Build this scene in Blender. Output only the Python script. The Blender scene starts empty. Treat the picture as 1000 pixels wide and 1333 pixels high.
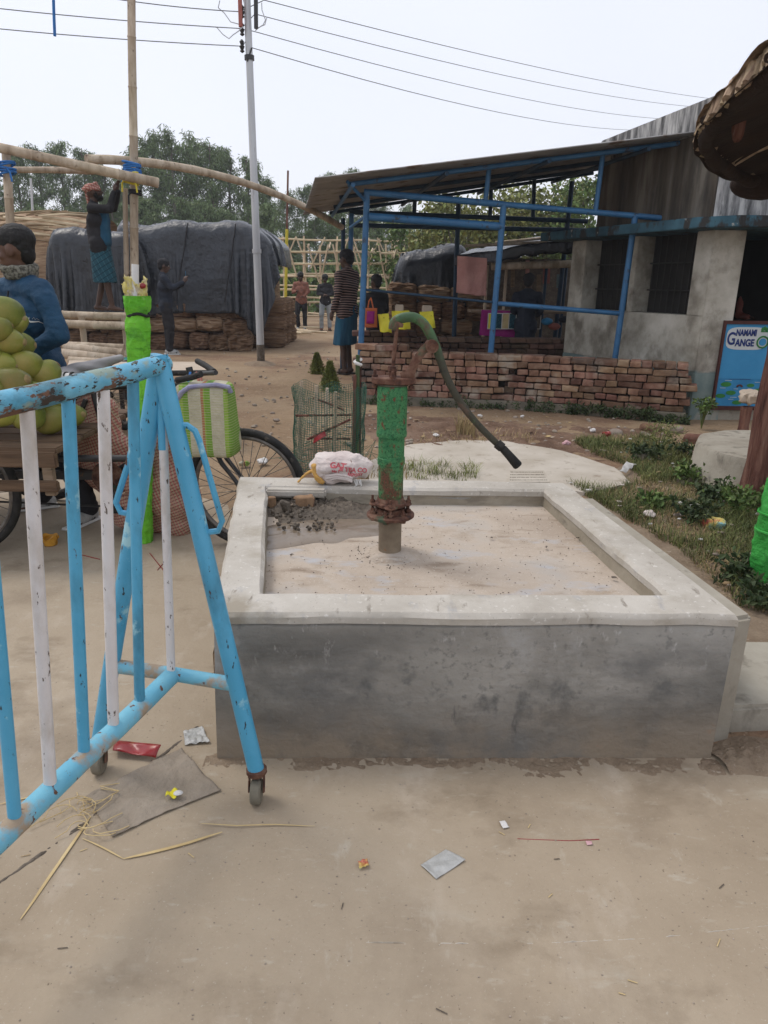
import bpy, bmesh, math, random
from mathutils import Vector as V, Matrix, noise, Euler, Quaternion
R = math.radians
S = bpy.context.scene
COL = S.collection
random.seed(7)
# ---------------------------------------------------------------- camera
FPX, CAMZ, PITCH, ROLL = 920.0, 1.3, R(17.95), R(0.8)
cc, ss = math.cos(ROLL), math.sin(ROLL)
sp, cp = math.sin(PITCH), math.cos(PITCH)
right = V((cc, ss*sp, ss*cp)); fwd = V((0, cp, -sp)); up = right.cross(fwd)
cam_d = bpy.data.cameras.new('camera'); cam = bpy.data.objects.new('camera', cam_d); COL.objects.link(cam)
cam.matrix_world = Matrix(((right.x, up.x, -fwd.x, 0), (right.y, up.y, -fwd.y, 0), (right.z, up.z, -fwd.z, CAMZ), (0, 0, 0, 1)))
cam_d.sensor_fit = 'HORIZONTAL'; cam_d.sensor_width = 36; cam_d.lens = FPX/1000*36
cam_d.clip_start = .05; cam_d.clip_end = 3000
S.camera = cam
# ---------------------------------------------------------------- world, sun, exposure
W = bpy.data.worlds.new('World'); S.world = W; W.use_nodes = True
nt = W.node_tree; nt.nodes.clear()
wo = nt.nodes.new('ShaderNodeOutputWorld'); bg = nt.nodes.new('ShaderNodeBackground'); bg2 = nt.nodes.new('ShaderNodeBackground')
sky = nt.nodes.new('ShaderNodeTexSky'); sky.sky_type = 'NISHITA'; sky.sun_disc = False
SUN_EL, SUN_AZ = R(60), R(-65)
sky.sun_elevation = SUN_EL; sky.sun_rotation = SUN_AZ; sky.dust_density = 4; sky.air_density = 1
bg.inputs[1].default_value = 0.035
nt.links.new(sky.outputs[0], bg.inputs[0])
tc = nt.nodes.new('ShaderNodeTexCoord'); nz = nt.nodes.new('ShaderNodeTexNoise'); rp = nt.nodes.new('ShaderNodeValToRGB')
nz.inputs['Scale'].default_value = 1.6; nz.inputs['Detail'].default_value = 3
rp.color_ramp.elements[0].color = (.76, .785, .87, 1); rp.color_ramp.elements[1].color = (.92, .93, .99, 1)
nt.links.new(tc.outputs['Generated'], nz.inputs['Vector']); nt.links.new(nz.outputs[0], rp.inputs[0]); nt.links.new(rp.outputs[0], bg2.inputs[0])
bg2.inputs[1].default_value = 1.0      # the bright layer of overcast cloud
ad = nt.nodes.new('ShaderNodeAddShader'); nt.links.new(bg.outputs[0], ad.inputs[0]); nt.links.new(bg2.outputs[0], ad.inputs[1]); nt.links.new(ad.outputs[0], wo.inputs[0])
sd = bpy.data.lights.new('sun', 'SUN'); sd.energy = 1.25; sd.angle = R(18); sd.color = (1, .95, .88)
sun = bpy.data.objects.new('sun', sd); COL.objects.link(sun)
sdir = V((math.sin(SUN_AZ)*math.cos(SUN_EL), math.cos(SUN_AZ)*math.cos(SUN_EL), math.sin(SUN_EL)))
sun.rotation_euler = sdir.to_track_quat('Z', 'Y').to_euler()
S.view_settings.view_transform = 'Standard'; S.view_settings.look = 'None'; S.view_settings.exposure = -0.04; S.view_settings.gamma = 1
S.render.engine = 'CYCLES'
# ---------------------------------------------------------------- placing helpers
def ray(x, y):
    a, b = x-500, y-666.5
    a, b = a*cc+b*ss, -a*ss+b*cc
    return V((a/FPX, cp-b/FPX*sp, -sp-b/FPX*cp))
def G(x, y, z=0.0):
    r = ray(x, y); return r*((z-CAMZ)/r.z)+V((0, 0, CAMZ))
def P(x, y, Y):
    r = ray(x, y); return r*(Y/r.y)+V((0, 0, CAMZ))
def rnd(a, b): return random.uniform(a, b)
def n3(p, f=1.0, o=0.0): return noise.noise(V((p[0]*f+o, p[1]*f+o*1.7, p[2]*f-o)))
# ---------------------------------------------------------------- materials
MATS = {}
def mat(name, cols, scale=4, rough=.85, bump=.25, bscale=30, metal=0, stretch=(1, 1, 1), lo=.35, hi=.65, layers=(), island=0, spec=.3, detail=6, bstretch=None, bdist=.01, trans=0, crease=0, objrand=0):
    """cols: ramp of a noise; layers: (colour, scale, lo, hi, stretch, (z0,z1)|None, rough|None) worn or stained patches over it."""
    m = bpy.data.materials.new(name); m.use_nodes = True; n = m.node_tree; N = n.nodes; L = n.links
    b = N['Principled BSDF']; tc = N.new('ShaderNodeTexCoord')
    b.inputs['Metallic'].default_value = metal; b.inputs['Specular IOR Level'].default_value = spec
    def nz(sc, st, det=detail, off=0):
        mp = N.new('ShaderNodeMapping'); mp.inputs['Scale'].default_value = st; mp.inputs['Location'].default_value = (off, off*.7, -off)
        L.new(tc.outputs['Object'], mp.inputs[0]); t = N.new('ShaderNodeTexNoise'); t.inputs['Scale'].default_value = sc; t.inputs['Detail'].default_value = det
        t.inputs['Roughness'].default_value = .62; L.new(mp.outputs[0], t.inputs['Vector']); return t.outputs[0]
    r = N.new('ShaderNodeValToRGB'); e = r.color_ramp.elements
    k = len(cols)
    while len(e) < k: e.new(.5)
    for i, c in enumerate(cols):
        e[i].position = lo+(hi-lo)*i/max(1, k-1); e[i].color = (*c, 1)
    L.new(nz(scale, stretch), r.inputs[0]); out = r.outputs[0]
    if island:
        g = N.new('ShaderNodeNewGeometry'); mr = N.new('ShaderNodeMapRange'); mr.inputs[3].default_value = 1-island; mr.inputs[4].default_value = 1+island
        L.new(g.outputs['Random Per Island'], mr.inputs[0]); hs = N.new('ShaderNodeHueSaturation'); L.new(mr.outputs[0], hs.inputs['Value'])
        mh = N.new('ShaderNodeMapRange'); mh.inputs[3].default_value = .5-island*.05; mh.inputs[4].default_value = .5+island*.05
        mm = N.new('ShaderNodeMath'); mm.operation = 'FRACT'; m7 = N.new('ShaderNodeMath'); m7.operation = 'MULTIPLY'; m7.inputs[1].default_value = 7.3
        L.new(g.outputs['Random Per Island'], m7.inputs[0]); L.new(m7.outputs[0], mm.inputs[0]); L.new(mm.outputs[0], mh.inputs[0]); L.new(mh.outputs[0], hs.inputs['Hue'])
        L.new(out, hs.inputs['Color']); out = hs.outputs[0]
    if objrand:
        oi = N.new('ShaderNodeObjectInfo'); hs = N.new('ShaderNodeHueSaturation'); L.new(out, hs.inputs['Color'])
        for k_, (inp, a_, b_) in enumerate((('Value', 1-objrand, 1+objrand), ('Hue', .5-objrand*.07, .5+objrand*.05))):
            m7 = N.new('ShaderNodeMath'); m7.operation = 'MULTIPLY'; m7.inputs[1].default_value = 1+k_*8.7; mm = N.new('ShaderNodeMath'); mm.operation = 'FRACT'; mr = N.new('ShaderNodeMapRange'); mr.inputs[3].default_value = a_; mr.inputs[4].default_value = b_
            L.new(oi.outputs['Random'], m7.inputs[0]); L.new(m7.outputs[0], mm.inputs[0]); L.new(mm.outputs[0], mr.inputs[0]); L.new(mr.outputs[0], hs.inputs[inp])
        out = hs.outputs[0]
    rg = None
    for q, ly in enumerate(layers):
        c, sc, l0, l1, st, zr, rr = ly
        mk = N.new('ShaderNodeMapRange'); mk.inputs[1].default_value = l0; mk.inputs[2].default_value = l1; L.new(nz(sc, st, 8, 3.1*(q+1)), mk.inputs[0]); mo = mk.outputs[0]
        if zr:
            sx = N.new('ShaderNodeSeparateXYZ'); L.new(tc.outputs['Object'], sx.inputs[0]); mz = N.new('ShaderNodeMapRange')
            mz.inputs[1].default_value = zr[0]; mz.inputs[2].default_value = zr[1]; L.new(sx.outputs[2], mz.inputs[0])
            if len(zr) > 2:   # added to the noise before the threshold
                a1 = N.new('ShaderNodeMath'); a1.operation = 'MULTIPLY_ADD'; a1.inputs[1].default_value = zr[2]
                L.new(mz.outputs[0], a1.inputs[0]); src = mk.inputs[0].links[0].from_socket; L.new(src, a1.inputs[2]); L.new(a1.outputs[0], mk.inputs[0])
            else:
                mu = N.new('ShaderNodeMath'); mu.operation = 'MULTIPLY'; L.new(mo, mu.inputs[0]); L.new(mz.outputs[0], mu.inputs[1]); mo = mu.outputs[0]
        mx = N.new('ShaderNodeMix'); mx.data_type = 'RGBA'; L.new(mo, mx.inputs[0]); L.new(out, mx.inputs[6]); mx.inputs[7].default_value = (*c, 1); out = mx.outputs[2]
        if rr is not None:
            mf = N.new('ShaderNodeMix'); L.new(mo, mf.inputs[0])
            if rg is None: mf.inputs[2].default_value = rough
            else: L.new(rg, mf.inputs[2])
            mf.inputs[3].default_value = rr; rg = mf.outputs[0]
    L.new(out, b.inputs['Base Color'])
    if rg is not None: L.new(rg, b.inputs['Roughness'])
    else: b.inputs['Roughness'].default_value = rough
    if bump:
        bp = N.new('ShaderNodeBump'); bp.inputs['Strength'].default_value = bump; bp.inputs['Distance'].default_value = bdist
        L.new(nz(bscale, bstretch or stretch), bp.inputs['Height']); L.new(bp.outputs[0], b.inputs['Normal'])
        if crease:
            mp = N.new('ShaderNodeMapping'); mp.inputs['Scale'].default_value = (1, 1, .38); L.new(tc.outputs['Object'], mp.inputs[0]); wn = N.new('ShaderNodeTexNoise'); wn.inputs['Scale'].default_value = 1.2; L.new(mp.outputs[0], wn.inputs['Vector'])
            va = N.new('ShaderNodeVectorMath'); va.operation = 'MULTIPLY_ADD'; va.inputs[1].default_value = (.9, .9, .9); L.new(wn.outputs['Color'], va.inputs[0]); L.new(mp.outputs[0], va.inputs[2])
            vo = N.new('ShaderNodeTexVoronoi'); vo.feature = 'DISTANCE_TO_EDGE'; vo.inputs['Scale'].default_value = crease; L.new(va.outputs[0], vo.inputs['Vector']); cl = N.new('ShaderNodeMapRange'); cl.inputs[2].default_value = .35; L.new(vo.outputs['Distance'], cl.inputs[0])
            b2 = N.new('ShaderNodeBump'); b2.inputs['Strength'].default_value = .25; b2.inputs['Distance'].default_value = .10; L.new(cl.outputs[0], b2.inputs['Height']); L.new(bp.outputs[0], b2.inputs['Normal']); L.new(b2.outputs[0], b.inputs['Normal'])
    if trans: b.inputs['Subsurface Weight'].default_value = 0; b.inputs['Transmission Weight'].default_value = trans
    MATS[name] = m; return m
def pattern(m, axis_lines, hard=True):
    """woven stripes over a material: list of (direction vector, period, duty, colour)."""
    n = m.node_tree; N = n.nodes; L = n.links; b = N['Principled BSDF']
    out = b.inputs['Base Color'].links[0].from_socket; tc = N.new('ShaderNodeTexCoord')
    for d, per, duty, c in axis_lines:
        vm = N.new('ShaderNodeVectorMath'); vm.operation = 'DOT_PRODUCT'; vm.inputs[1].default_value = d; L.new(tc.outputs['Object'], vm.inputs[0])
        dv = N.new('ShaderNodeMath'); dv.operation = 'DIVIDE'; dv.inputs[1].default_value = per; L.new(vm.outputs['Value'], dv.inputs[0])
        fr = N.new('ShaderNodeMath'); fr.operation = 'FRACT'; L.new(dv.outputs[0], fr.inputs[0])
        lt = N.new('ShaderNodeMath'); lt.operation = 'LESS_THAN'; lt.inputs[1].default_value = duty; L.new(fr.outputs[0], lt.inputs[0])
        mx = N.new('ShaderNodeMix'); mx.data_type = 'RGBA'; L.new(lt.outputs[0], mx.inputs[0]); L.new(out, mx.inputs[6]); mx.inputs[7].default_value = (*c, 1); out = mx.outputs[2]
    L.new(out, b.inputs['Base Color']); return m
Z3 = (1, 1, 1)
RUST = (.16, .06, .03)
M_ground = mat('ground_soil', [(.185, .118, .068), (.285, .20, .122), (.355, .265, .17)], .5, .95, .9, 9, lo=.3, hi=.7, bdist=.05,
    layers=[((.20, .12, .075), 1.1, .5, .66, Z3, None, None), ((.40, .32, .23), 22, .60, .70, Z3, None, None), ((.11, .075, .05), 30, .60, .70, Z3, None, None)])
M_soil = mat('loose_soil', [(.215, .155, .105), (.30, .23, .16)], 6, .95, .9, 45, layers=[((.40, .33, .26), 60, .62, .68, Z3, None, None)], bdist=.02)
M_pave = mat('dusty_concrete', [(.298, .236, .166), (.36, .292, .212), (.40, .332, .248)], 1.2, .9, .35, 25, lo=.32, hi=.68,
    layers=[((.44, .37, .29), 3.5, .56, .70, (1, .55, 1), None, .8), ((.25, .197, .14), 1.6, .56, .74, Z3, None, None), ((.17, .13, .09), 100, .65, .71, Z3, None, None), ((.44, .385, .31), 170, .62, .72, Z3, None, None), ((.40, .35, .275), 7, .62, .80, (.5, 1.3, 1), None, None), ((.225, .175, .12), 2.6, .54, .70, (1, 1.4, 1), None, None), ((.42, .37, .295), 30, .60, .76, (.4, 1, 1), None, None), ((.43, .38, .305), 18, .64, .78, (1, .4, 1), None, None)], bdist=.012)
M_slab = mat('pale_concrete', [(.42, .37, .30), (.54, .49, .42)], 2.5, .9, .4, 30, layers=[((.30, .25, .19), 9, .58, .70, Z3, None, None), ((.16, .13, .10), 50, .68, .72, Z3, None, None)])
M_soil2 = mat('red_brown_soil', [(.125, .073, .047), (.20, .125, .085), (.25, .17, .12)], 2.5, .95, 1.0, 22, bdist=.04, layers=[((.30, .22, .16), 30, .60, .68, Z3, None, None), ((.07, .045, .03), 24, .60, .68, Z3, None, None)])
M_rim = mat('cement_rim', [(.38, .345, .295), (.465, .43, .375), (.53, .495, .44)], 3, .85, .3, 40, layers=[((.33, .33, .34), 7, .58, .72, (2.2, .8, 1), None, None), ((.20, .175, .15), 110, .64, .70, Z3, None, None), ((.60, .57, .52), 60, .60, .68, Z3, None, None), ((.33, .29, .23), 2.6, .53, .66, Z3, None, None), ((.26, .23, .19), 14, .62, .70, (2, .6, 1), None, None)])
M_bwall = mat('stained_cement', [(.235, .22, .195), (.29, .275, .245), (.35, .33, .295)], 2.0, .8, .6, 34, stretch=(1, 1, 1.2),
    layers=[((.088, .084, .076), 1.5, .38, .58, (.6, 1, 1.7), (.44, .34), .7), ((.15, .145, .135), 3.5, .50, .64, (.8, 1, 1.2), (.40, .30), .7), ((.19, .182, .165), 38, .56, .66, Z3, None, None), ((.13, .128, .12), 9, .54, .64, (1, 1, .8), (.34, .24), None), ((.36, .35, .33), 4.5, .55, .66, (1, 1, .7), (.22, .30), None), ((.40, .385, .36), 26, .60, .68, (1, 1, .5), (.27, .36), None), 
            ((.255, .205, .15), 4, .34, .56, Z3, (.20, .02), None), ((.30, .16, .08), 6, .66, .76, Z3, (.2, .1), None), ((.10, .095, .09), 18, .66, .74, (1, 1, .25), None, None)])
M_floor = mat('basin_floor', [(.37, .30, .235), (.46, .385, .31), (.43, .39, .345)], 2.2, .8, .35, 22, layers=[((.34, .27, .20), 5, .56, .70, Z3, None, .6), ((.41, .41, .42), 3.0, .60, .70, (1, 2, 1), None, .45), ((.16, .12, .09), 70, .64, .69, Z3, None, None), ((.26, .20, .145), 8, .58, .70, (.5, 1.6, 1), None, None), ((.55, .49, .42), 130, .60, .68, Z3, None, None)])
M_inner = mat('basin_inner', [(.25, .215, .16), (.34, .30, .235)], 5, .85, .4, 30, layers=[((.20, .17, .13), 6, .55, .68, (1, 1, 3), None, None)])
M_mud = mat('wet_mud', [(.075, .06, .045), (.16, .13, .10)], 12, .6, .9, 40, layers=[((.26, .21, .16), 30, .6, .68, Z3, None, .9)], bdist=.015)
M_wet = mat('wet_cement', [(.165, .125, .088), (.225, .178, .13)], 6, .25, .05, 20, spec=.5)
BL = (.09, .42, .66)
M_blue = mat('sky_blue_paint', [(.065, .335, .53), (.095, .39, .60)], 6, .38, .25, 60, layers=[((.045, .20, .30), 5, .52, .66, (1, 1, .4), None, None), ((.09, .045, .03), 22, .67, .69, (1, 1, .4), None, .9), ((.035, .035, .03), 85, .64, .66, (1, 1, .28), None, .9), ((.35, .60, .66), 9, .60, .66, Z3, None, .6)], spec=.5, bdist=.003)
M_blue_rail = mat('flaking_blue_paint', [(.085, .35, .52), (.20, .50, .64)], 9, .42, .5, 60, layers=[((.05, .17, .22), 6, .52, .62, (1, .5, 1), None, None), ((.15, .075, .045), 11, .56, .575, (1, .45, 1.3), None, .95), ((.035, .03, .025), 60, .565, .585, (1, .35, 1), None, .9), ((.26, .33, .28), 14, .58, .64, (1, .5, 1), None, .8), ((.05, .035, .025), 24, .60, .62, (1, .3, 1.4), None, .9)], spec=.5, bdist=.004)
M_dusty = mat('dusty_blue_rail', [(.13, .40, .55), (.20, .48, .60)], 9, .6, .35, 60, layers=[((.36, .28, .20), 9, .50, .60, (1, 1, 1), None, .95), ((.14, .07, .045), 34, .62, .64, Z3, None, .9)], bdist=.004)
M_white = mat('white_paint', [(.62, .58, .56), (.70, .67, .66)], 6, .5, .2, 60, layers=[((.48, .43, .38), 6, .50, .62, (1, 1, .5), None, None), ((.20, .095, .045), 19, .655, .68, (1, 1, .3), None, .9), ((.12, .09, .07), 80, .62, .65, (1, 1, .4), None, .9)], bdist=.003)
M_green_pump = mat('green_pump_paint', [(.028, .14, .055), (.055, .20, .075), (.03, .165, .065)], 30, .6, .7, 110,
    layers=[((.12, .17, .04), 9, .56, .70, (1, 1, .4), None, None), ((.13, .055, .035), 12, .62, .72, (1, 1, .7), (.40, .22, .26), .9), ((.010, .06, .025), 130, .50, .66, Z3, None, .9), ((.14, .055, .03), 45, .60, .66, (1, 1, .6), None, .9), ((.16, .30, .14), 170, .60, .70, Z3, None, None)], bdist=.004)
M_lever = mat('worn_green_lever', [(.035, .085, .03), (.055, .14, .045), (.085, .085, .045)], 9, .5, .8, 80, layers=[((.042, .038, .022), 9, .36, .48, Z3, (.77, .67), .7), ((.09, .055, .035), 14, .56, .64, Z3, None, .7), ((.02, .02, .015), 60, .6, .66, Z3, None, None)], spec=.5, bdist=.003)
M_rust = mat('rusty_iron', [(.05, .024, .018), (.12, .055, .036), (.19, .11, .075)], 26, .85, .8, 90, layers=[((.055, .085, .05), 12, .60, .68, Z3, None, None), ((.30, .22, .16), 35, .64, .7, Z3, None, None)], bdist=.004)
M_pipe = mat('muddy_pipe', [(.15, .115, .08), (.27, .215, .15)], 9, .8, .3, 50, layers=[((.10, .08, .055), 5, .54, .58, Z3, None, .6), ((.25, .12, .05), 18, .64, .7, Z3, None, None)])
M_black = mat('black_rubber', [(.012, .012, .012), (.03, .028, .025)], 20, .7, .3, 60, layers=[((.09, .075, .06), 20, .62, .72, Z3, None, None)])
M_blackmetal = mat('black_bike_metal', [(.012, .012, .013), (.03, .027, .025)], 15, .45, .1, 60, layers=[((.10, .05, .03), 25, .62, .68, Z3, None, .9)], spec=.5)
M_steel = mat('spoke_steel', [(.11, .10, .09), (.20, .18, .16)], 30, .5, 0, metal=.6)
M_galv = mat('galvanised_pole', [(.42, .43, .44), (.56, .57, .58)], 5, .5, .1, 40, stretch=(1, 1, .15), metal=.3, layers=[((.24, .23, .22), 8, .6, .7, (1, 1, .2), None, None)])
M_bamboo = mat('weathered_bamboo', [(.26, .20, .14), (.40, .32, .23), (.50, .42, .32)], 3, .7, .3, 60, stretch=(3, 3, .8), layers=[((.13, .09, .06), 14, .60, .70, (1, 1, .7), None, None)], island=.12)
M_bamboo_pale = mat('fresh_split_bamboo', [(.50, .39, .25), (.66, .54, .37)], 3, .7, .15, 60, island=.25)
M_thatch = mat('thatch_bundle', [(.06, .034, .02), (.21, .13, .075), (.38, .255, .155)], 5, .95, 1.0, 10, stretch=(.6, .6, 10), lo=.3, hi=.7, bdist=.06, island=.2)
M_thatch2 = mat('pale_thatch', [(.15, .09, .05), (.36, .25, .15), (.52, .40, .27)], 5, .95, 1.0, 10, stretch=(.6, .6, 9), lo=.3, hi=.7, bdist=.05, island=.2)
M_tarp = mat('grey_tarpaulin', [(.018, .022, .029), (.038, .045, .057)], 1.2, .27, .6, 5, crease=.9, layers=[((.04, .045, .055), 1.0, .58, .62, (1, 1, .5), None, None)], bdist=.08, spec=.5)
M_tarp_dark = mat('black_tarpaulin', [(.010, .012, .016), (.024, .028, .036)], 1.6, .26, .6, 4, crease=1.3, bdist=.06, spec=.5, layers=[((.09, .10, .125), .9, .56, .60, (1, 1, .6), None, None)])
M_leaf_far = mat('casuarina_needles', [(.10, .15, .06), (.165, .22, .095)], .6, .8, 0, island=.4)
M_leaf_green = mat('green_leaves', [(.075, .125, .030), (.13, .19, .05)], 1, .6, 0, island=.45)
M_leaf_yel = mat('yellow_green_leaves', [(.13, .155, .04), (.24, .25, .08)], 1, .6, 0, island=.45)
M_leaf_dark = mat('weed_leaves', [(.03, .052, .020), (.065, .09, .032)], 6, .6, 0, island=.4)
M_grass = mat('grass_blades', [(.07, .10, .028), (.17, .18, .06)], 3, .7, 0, island=.5)
M_drygrass = mat('dry_grass', [(.26, .19, .09), (.42, .32, .17)], 3, .8, 0, island=.4)
M_bark = mat('grey_bark', [(.09, .08, .065), (.17, .15, .12)], 8, .9, .5, 20, stretch=(2, 2, .4))
M_redbark = mat('red_brown_trunk', [(.06, .024, .018), (.17, .072, .052), (.27, .14, .10)], 6, .9, 1.0, 22, stretch=(4, 4, .5), layers=[((.33, .26, .21), 7, .62, .74, (3, 3, .5), None, None)], bdist=.03)
M_brick = mat('old_red_brick', [(.135, .070, .045), (.215, .120, .078), (.285, .185, .128)], 8, .92, .6, 40, layers=[((.34, .28, .22), 4, .55, .68, Z3, None, None), ((.09, .07, .06), 1.1, .56, .64, Z3, None, None)], island=.38, bdist=.01)
M_brick_dark = mat('dark_brick', [(.05, .032, .025), (.12, .07, .05)], 6, .95, .6, 40, island=.4)  # dark brown brick, tone varied brick by brick
M_plinth = mat('damp_plinth', [(.14, .13, .10), (.24, .21, .16)], 6, .9, .6, 25)
M_plaster = mat('dirty_plaster', [(.25, .23, .185), (.42, .395, .335), (.54, .515, .45)], 2.2, .9, .3, 25, layers=[((.20, .18, .145), 3.2, .50, .66, (1, 1, .8), (1.15, .25, .08), None), ((.10, .09, .08), 15, .66, .72, (1, 1, .3), None, None), ((.16, .22, .22), 3, .78, .9, Z3, (.56, .46, .35), None)])
M_teal = mat('teal_dado', [(.13, .19, .19), (.22, .27, .25)], 5, .85, .3, 25, layers=[((.34, .33, .28), 5, .55, .65, (1, 1, .6), None, None)])
M_upper = mat('mildewed_wall', [(.045, .036, .028), (.10, .085, .066), (.19, .17, .14)], 1.6, .95, .3, 20, stretch=(3, 3, .35), layers=[((.035, .032, .03), 1.4, .52, .66, (2, 2, .5), None, None)])
M_fascia = mat('mouldy_parapet', [(.10, .10, .10), (.26, .255, .25), (.48, .47, .45)], 5, .9, .3, 30, stretch=(2.5, 2.5, .4), lo=.38, hi=.62, layers=[((.03, .03, .03), 3, .56, .66, (2, 2, .5), None, None)])
M_slabblue = mat('faded_blue_slab', [(.025, .065, .09), (.045, .115, .155)], 5, .8, .3, 30, layers=[((.03, .03, .03), 7, .52, .6, (1, 1, .5), None, None), ((.30, .30, .28), 12, .64, .7, Z3, None, None)])
M_frameblue = mat('shelter_blue_paint', [(.022, .105, .23), (.035, .15, .31)], 6, .5, .15, 50, layers=[((.03, .04, .05), 12, .60, .68, Z3, None, None)], spec=.5)
M_framedark = mat('dark_shaded_blue', [(.012, .03, .055), (.02, .055, .10)], 6, .6, .1, 50)  # for dark pipes, and for shade under the roof painted into the blue
M_tin = mat('corrugated_tin', [(.20, .20, .20), (.30, .30, .295)], 3, .55, .1, 30, metal=.2, layers=[((.14, .10, .075), 4, .56, .68, Z3, None, .9)])
M_dark = mat('painted_interior_shade', [(.018, .017, .015), (.03, .028, .025)], 3, .95, 0)  # near-black colour painted in for the shade of rooms, gaps and holes
M_grille = mat('dark_grille', [(.02, .02, .02), (.04, .035, .03)], 8, .7, 0)
M_cartwood = mat('dark_cart_plank', [(.075, .045, .026), (.16, .10, .06)], 4, .8, .5, 30, stretch=(.5, 6, 6))
M_wood = mat('grey_plank', [(.17, .12, .075), (.30, .22, .15)], 4, .8, .4, 30, stretch=(.5, 6, 6), layers=[((.08, .06, .045), 8, .6, .68, (.5, 6, 6), None, None)])
M_board = mat('pale_plywood', [(.42, .34, .26), (.52, .44, .35)], 3, .8, .1, 20)
M_mud_olive = mat('moss_green', [(.11, .13, .03), (.20, .22, .055)], 3, .7, 0, island=.5)
M_coco = mat('green_coconut', [(.075, .10, .014), (.17, .185, .028), (.27, .23, .05)], 4, .42, .4, 9, objrand=.30, layers=[((.42, .37, .15), 4, .58, .72, Z3, None, None), ((.15, .10, .045), 11, .66, .73, Z3, None, .8)], spec=.4, bdist=.02)
M_husk = mat('coconut_cap', [(.18, .12, .06), (.30, .22, .10)], 20, .9, .5, 40)
M_lime = mat('lime_green_cloth', [(.11, .43, .02), (.19, .58, .04)], 5, .6, .7, 14, layers=[((.07, .28, .02), 7, .54, .66, (1, 1, 2), None, None), ((.30, .50, .14), 20, .60, .70, Z3, None, None)], stretch=(1, 1, 2.2), bdist=.03, spec=.35)
M_lime2 = mat('bright_green_cloth', [(.03, .30, .04), (.055, .40, .07)], 5, .6, .7, 12, layers=[((.02, .18, .03), 8, .54, .66, (1, 1, 2), None, None)], stretch=(1, 1, 2.2), bdist=.03)
M_print = mat('printed_bag', [(.52, .46, .36), (.60, .52, .14), (.50, .43, .38)], 9, .5, .5, 30, layers=[((.40, .05, .08), 30, .62, .64, (1, 1, .3), None, None), ((.10, .06, .05), 40, .60, .63, (.3, 1, 1), None, None)])
M_pvc = mat('white_pvc', [(.60, .60, .58), (.68, .68, .66)], 6, .4, 0)
M_net = mat('green_net', [(.02, .09, .06), (.05, .15, .10)], 5, .6, 0)
M_cloth_navy = mat('navy_cloth', [(.012, .016, .026), (.022, .028, .042)], 6, .85, .5, 14, bdist=.03)
M_cloth_black = mat('black_cloth', [(.012, .012, .014), (.028, .027, .03)], 6, .85, .5, 14, bdist=.03)
M_jacket = mat('blue_tracksuit_top', [(.008, .040, .085), (.015, .064, .128)], 5, .7, .6, 11, bdist=.04)
M_scarf = mat('speckled_scarf', [(.06, .055, .045), (.22, .21, .17)], 60, .9, .8, 60, lo=.42, hi=.58)
M_skin = mat('brown_skin', [(.095, .045, .027), (.135, .066, .040)], 6, .55, .1, 60, spec=.4)
M_skin_dark = mat('dark_brown_skin', [(.05, .026, .017), (.085, .045, .03)], 6, .55, .1, 60, spec=.4)
M_hair = mat('black_hair', [(.006, .006, .006), (.016, .014, .013)], 30, .6, .8, 90, stretch=(1, 1, .4), bdist=.01)
M_eye = mat('eye_white', [(.55, .50, .45), (.6, .55, .5)], 5, .3, 0)
M_shoe = mat('grey_sneaker', [(.30, .30, .29), (.48, .48, .46)], 25, .7, .4, 50, layers=[((.06, .06, .06), 14, .56, .60, Z3, None, None)])
M_sole = mat('sandal_sole', [(.03, .025, .022), (.06, .05, .045)], 10, .8, 0)
M_turban = pattern(mat('checked_turban', [(.33, .13, .10), (.42, .18, .14)], 8, .9, .5, 30), [((.3, .2, 1), .03, .3, (.50, .36, .30)), ((1, 1, 0), .035, .25, (.22, .08, .07))])
M_lungi = pattern(mat('teal_checked_lungi', [(.012, .055, .08), (.02, .085, .115)], 6, .85, .5, 14, bdist=.03), [((1, .3, .5), .06, .12, (.05, .13, .16)), ((.6, .2, -1), .06, .12, (.006, .02, .035))])
M_lungi2 = mat('blue_lungi', [(.010, .055, .105), (.022, .10, .165)], 3, .85, .6, 9, stretch=(4, 4, .5), bdist=.04)
M_stripe = pattern(mat('striped_shirt', [(.018, .014, .016), (.03, .022, .024)], 6, .85, .3, 14), [((0, .15, 1), .034, .30, (.30, .20, .17))])
M_jeans = mat('faded_jeans', [(.20, .235, .26), (.40, .41, .40)], 3, .85, .4, 14, stretch=(1, 1, .6))
M_brownjkt = mat('brown_check_shirt', [(.16, .07, .05), (.30, .13, .09)], 14, .85, .4, 14)
M_plaid = pattern(mat('woven_check_sack', [(.42, .15, .12), (.50, .23, .18)], 8, .8, .7, 10, bdist=.05), [((1, 0, .35), .017, .45, (.42, .33, .22)), ((-.35, 0, 1), .017, .38, (.27, .10, .08)), ((1, 0, .35), .015, .12, (.42, .36, .26))])
M_weave = pattern(mat('striped_woven_bag', [(.38, .35, .25), (.50, .46, .34)], 14, .6, .6, 40, bdist=.02), [((1, 0, 0), .105, .42, (.15, .29, .03)), ((1, 0, 0), .105, .03, (.03, .07, .01)), ((1, 0, 0), .105, .17, (.24, .37, .05)), ((1, 0, 0), .21, .06, (.35, .15, .07)), ((0, 0, 1), .012, .18, (.40, .38, .22))])
M_lav = mat('lavender_trim', [(.22, .22, .36), (.36, .36, .48)], 20, .6, .3, 40)
M_purple = mat('magenta_cloth', [(.24, .010, .14), (.34, .02, .20)], 4, .7, .3, 20)
M_yellow = mat('yellow_plastic', [(.68, .60, .03), (.78, .70, .06)], 9, .5, .4, 20, layers=[((.10, .08, .02), 22, .62, .66, Z3, None, None)])
M_orange = mat('orange_bag', [(.42, .10, .03), (.52, .14, .05)], 6, .7, .3, 20)
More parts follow.
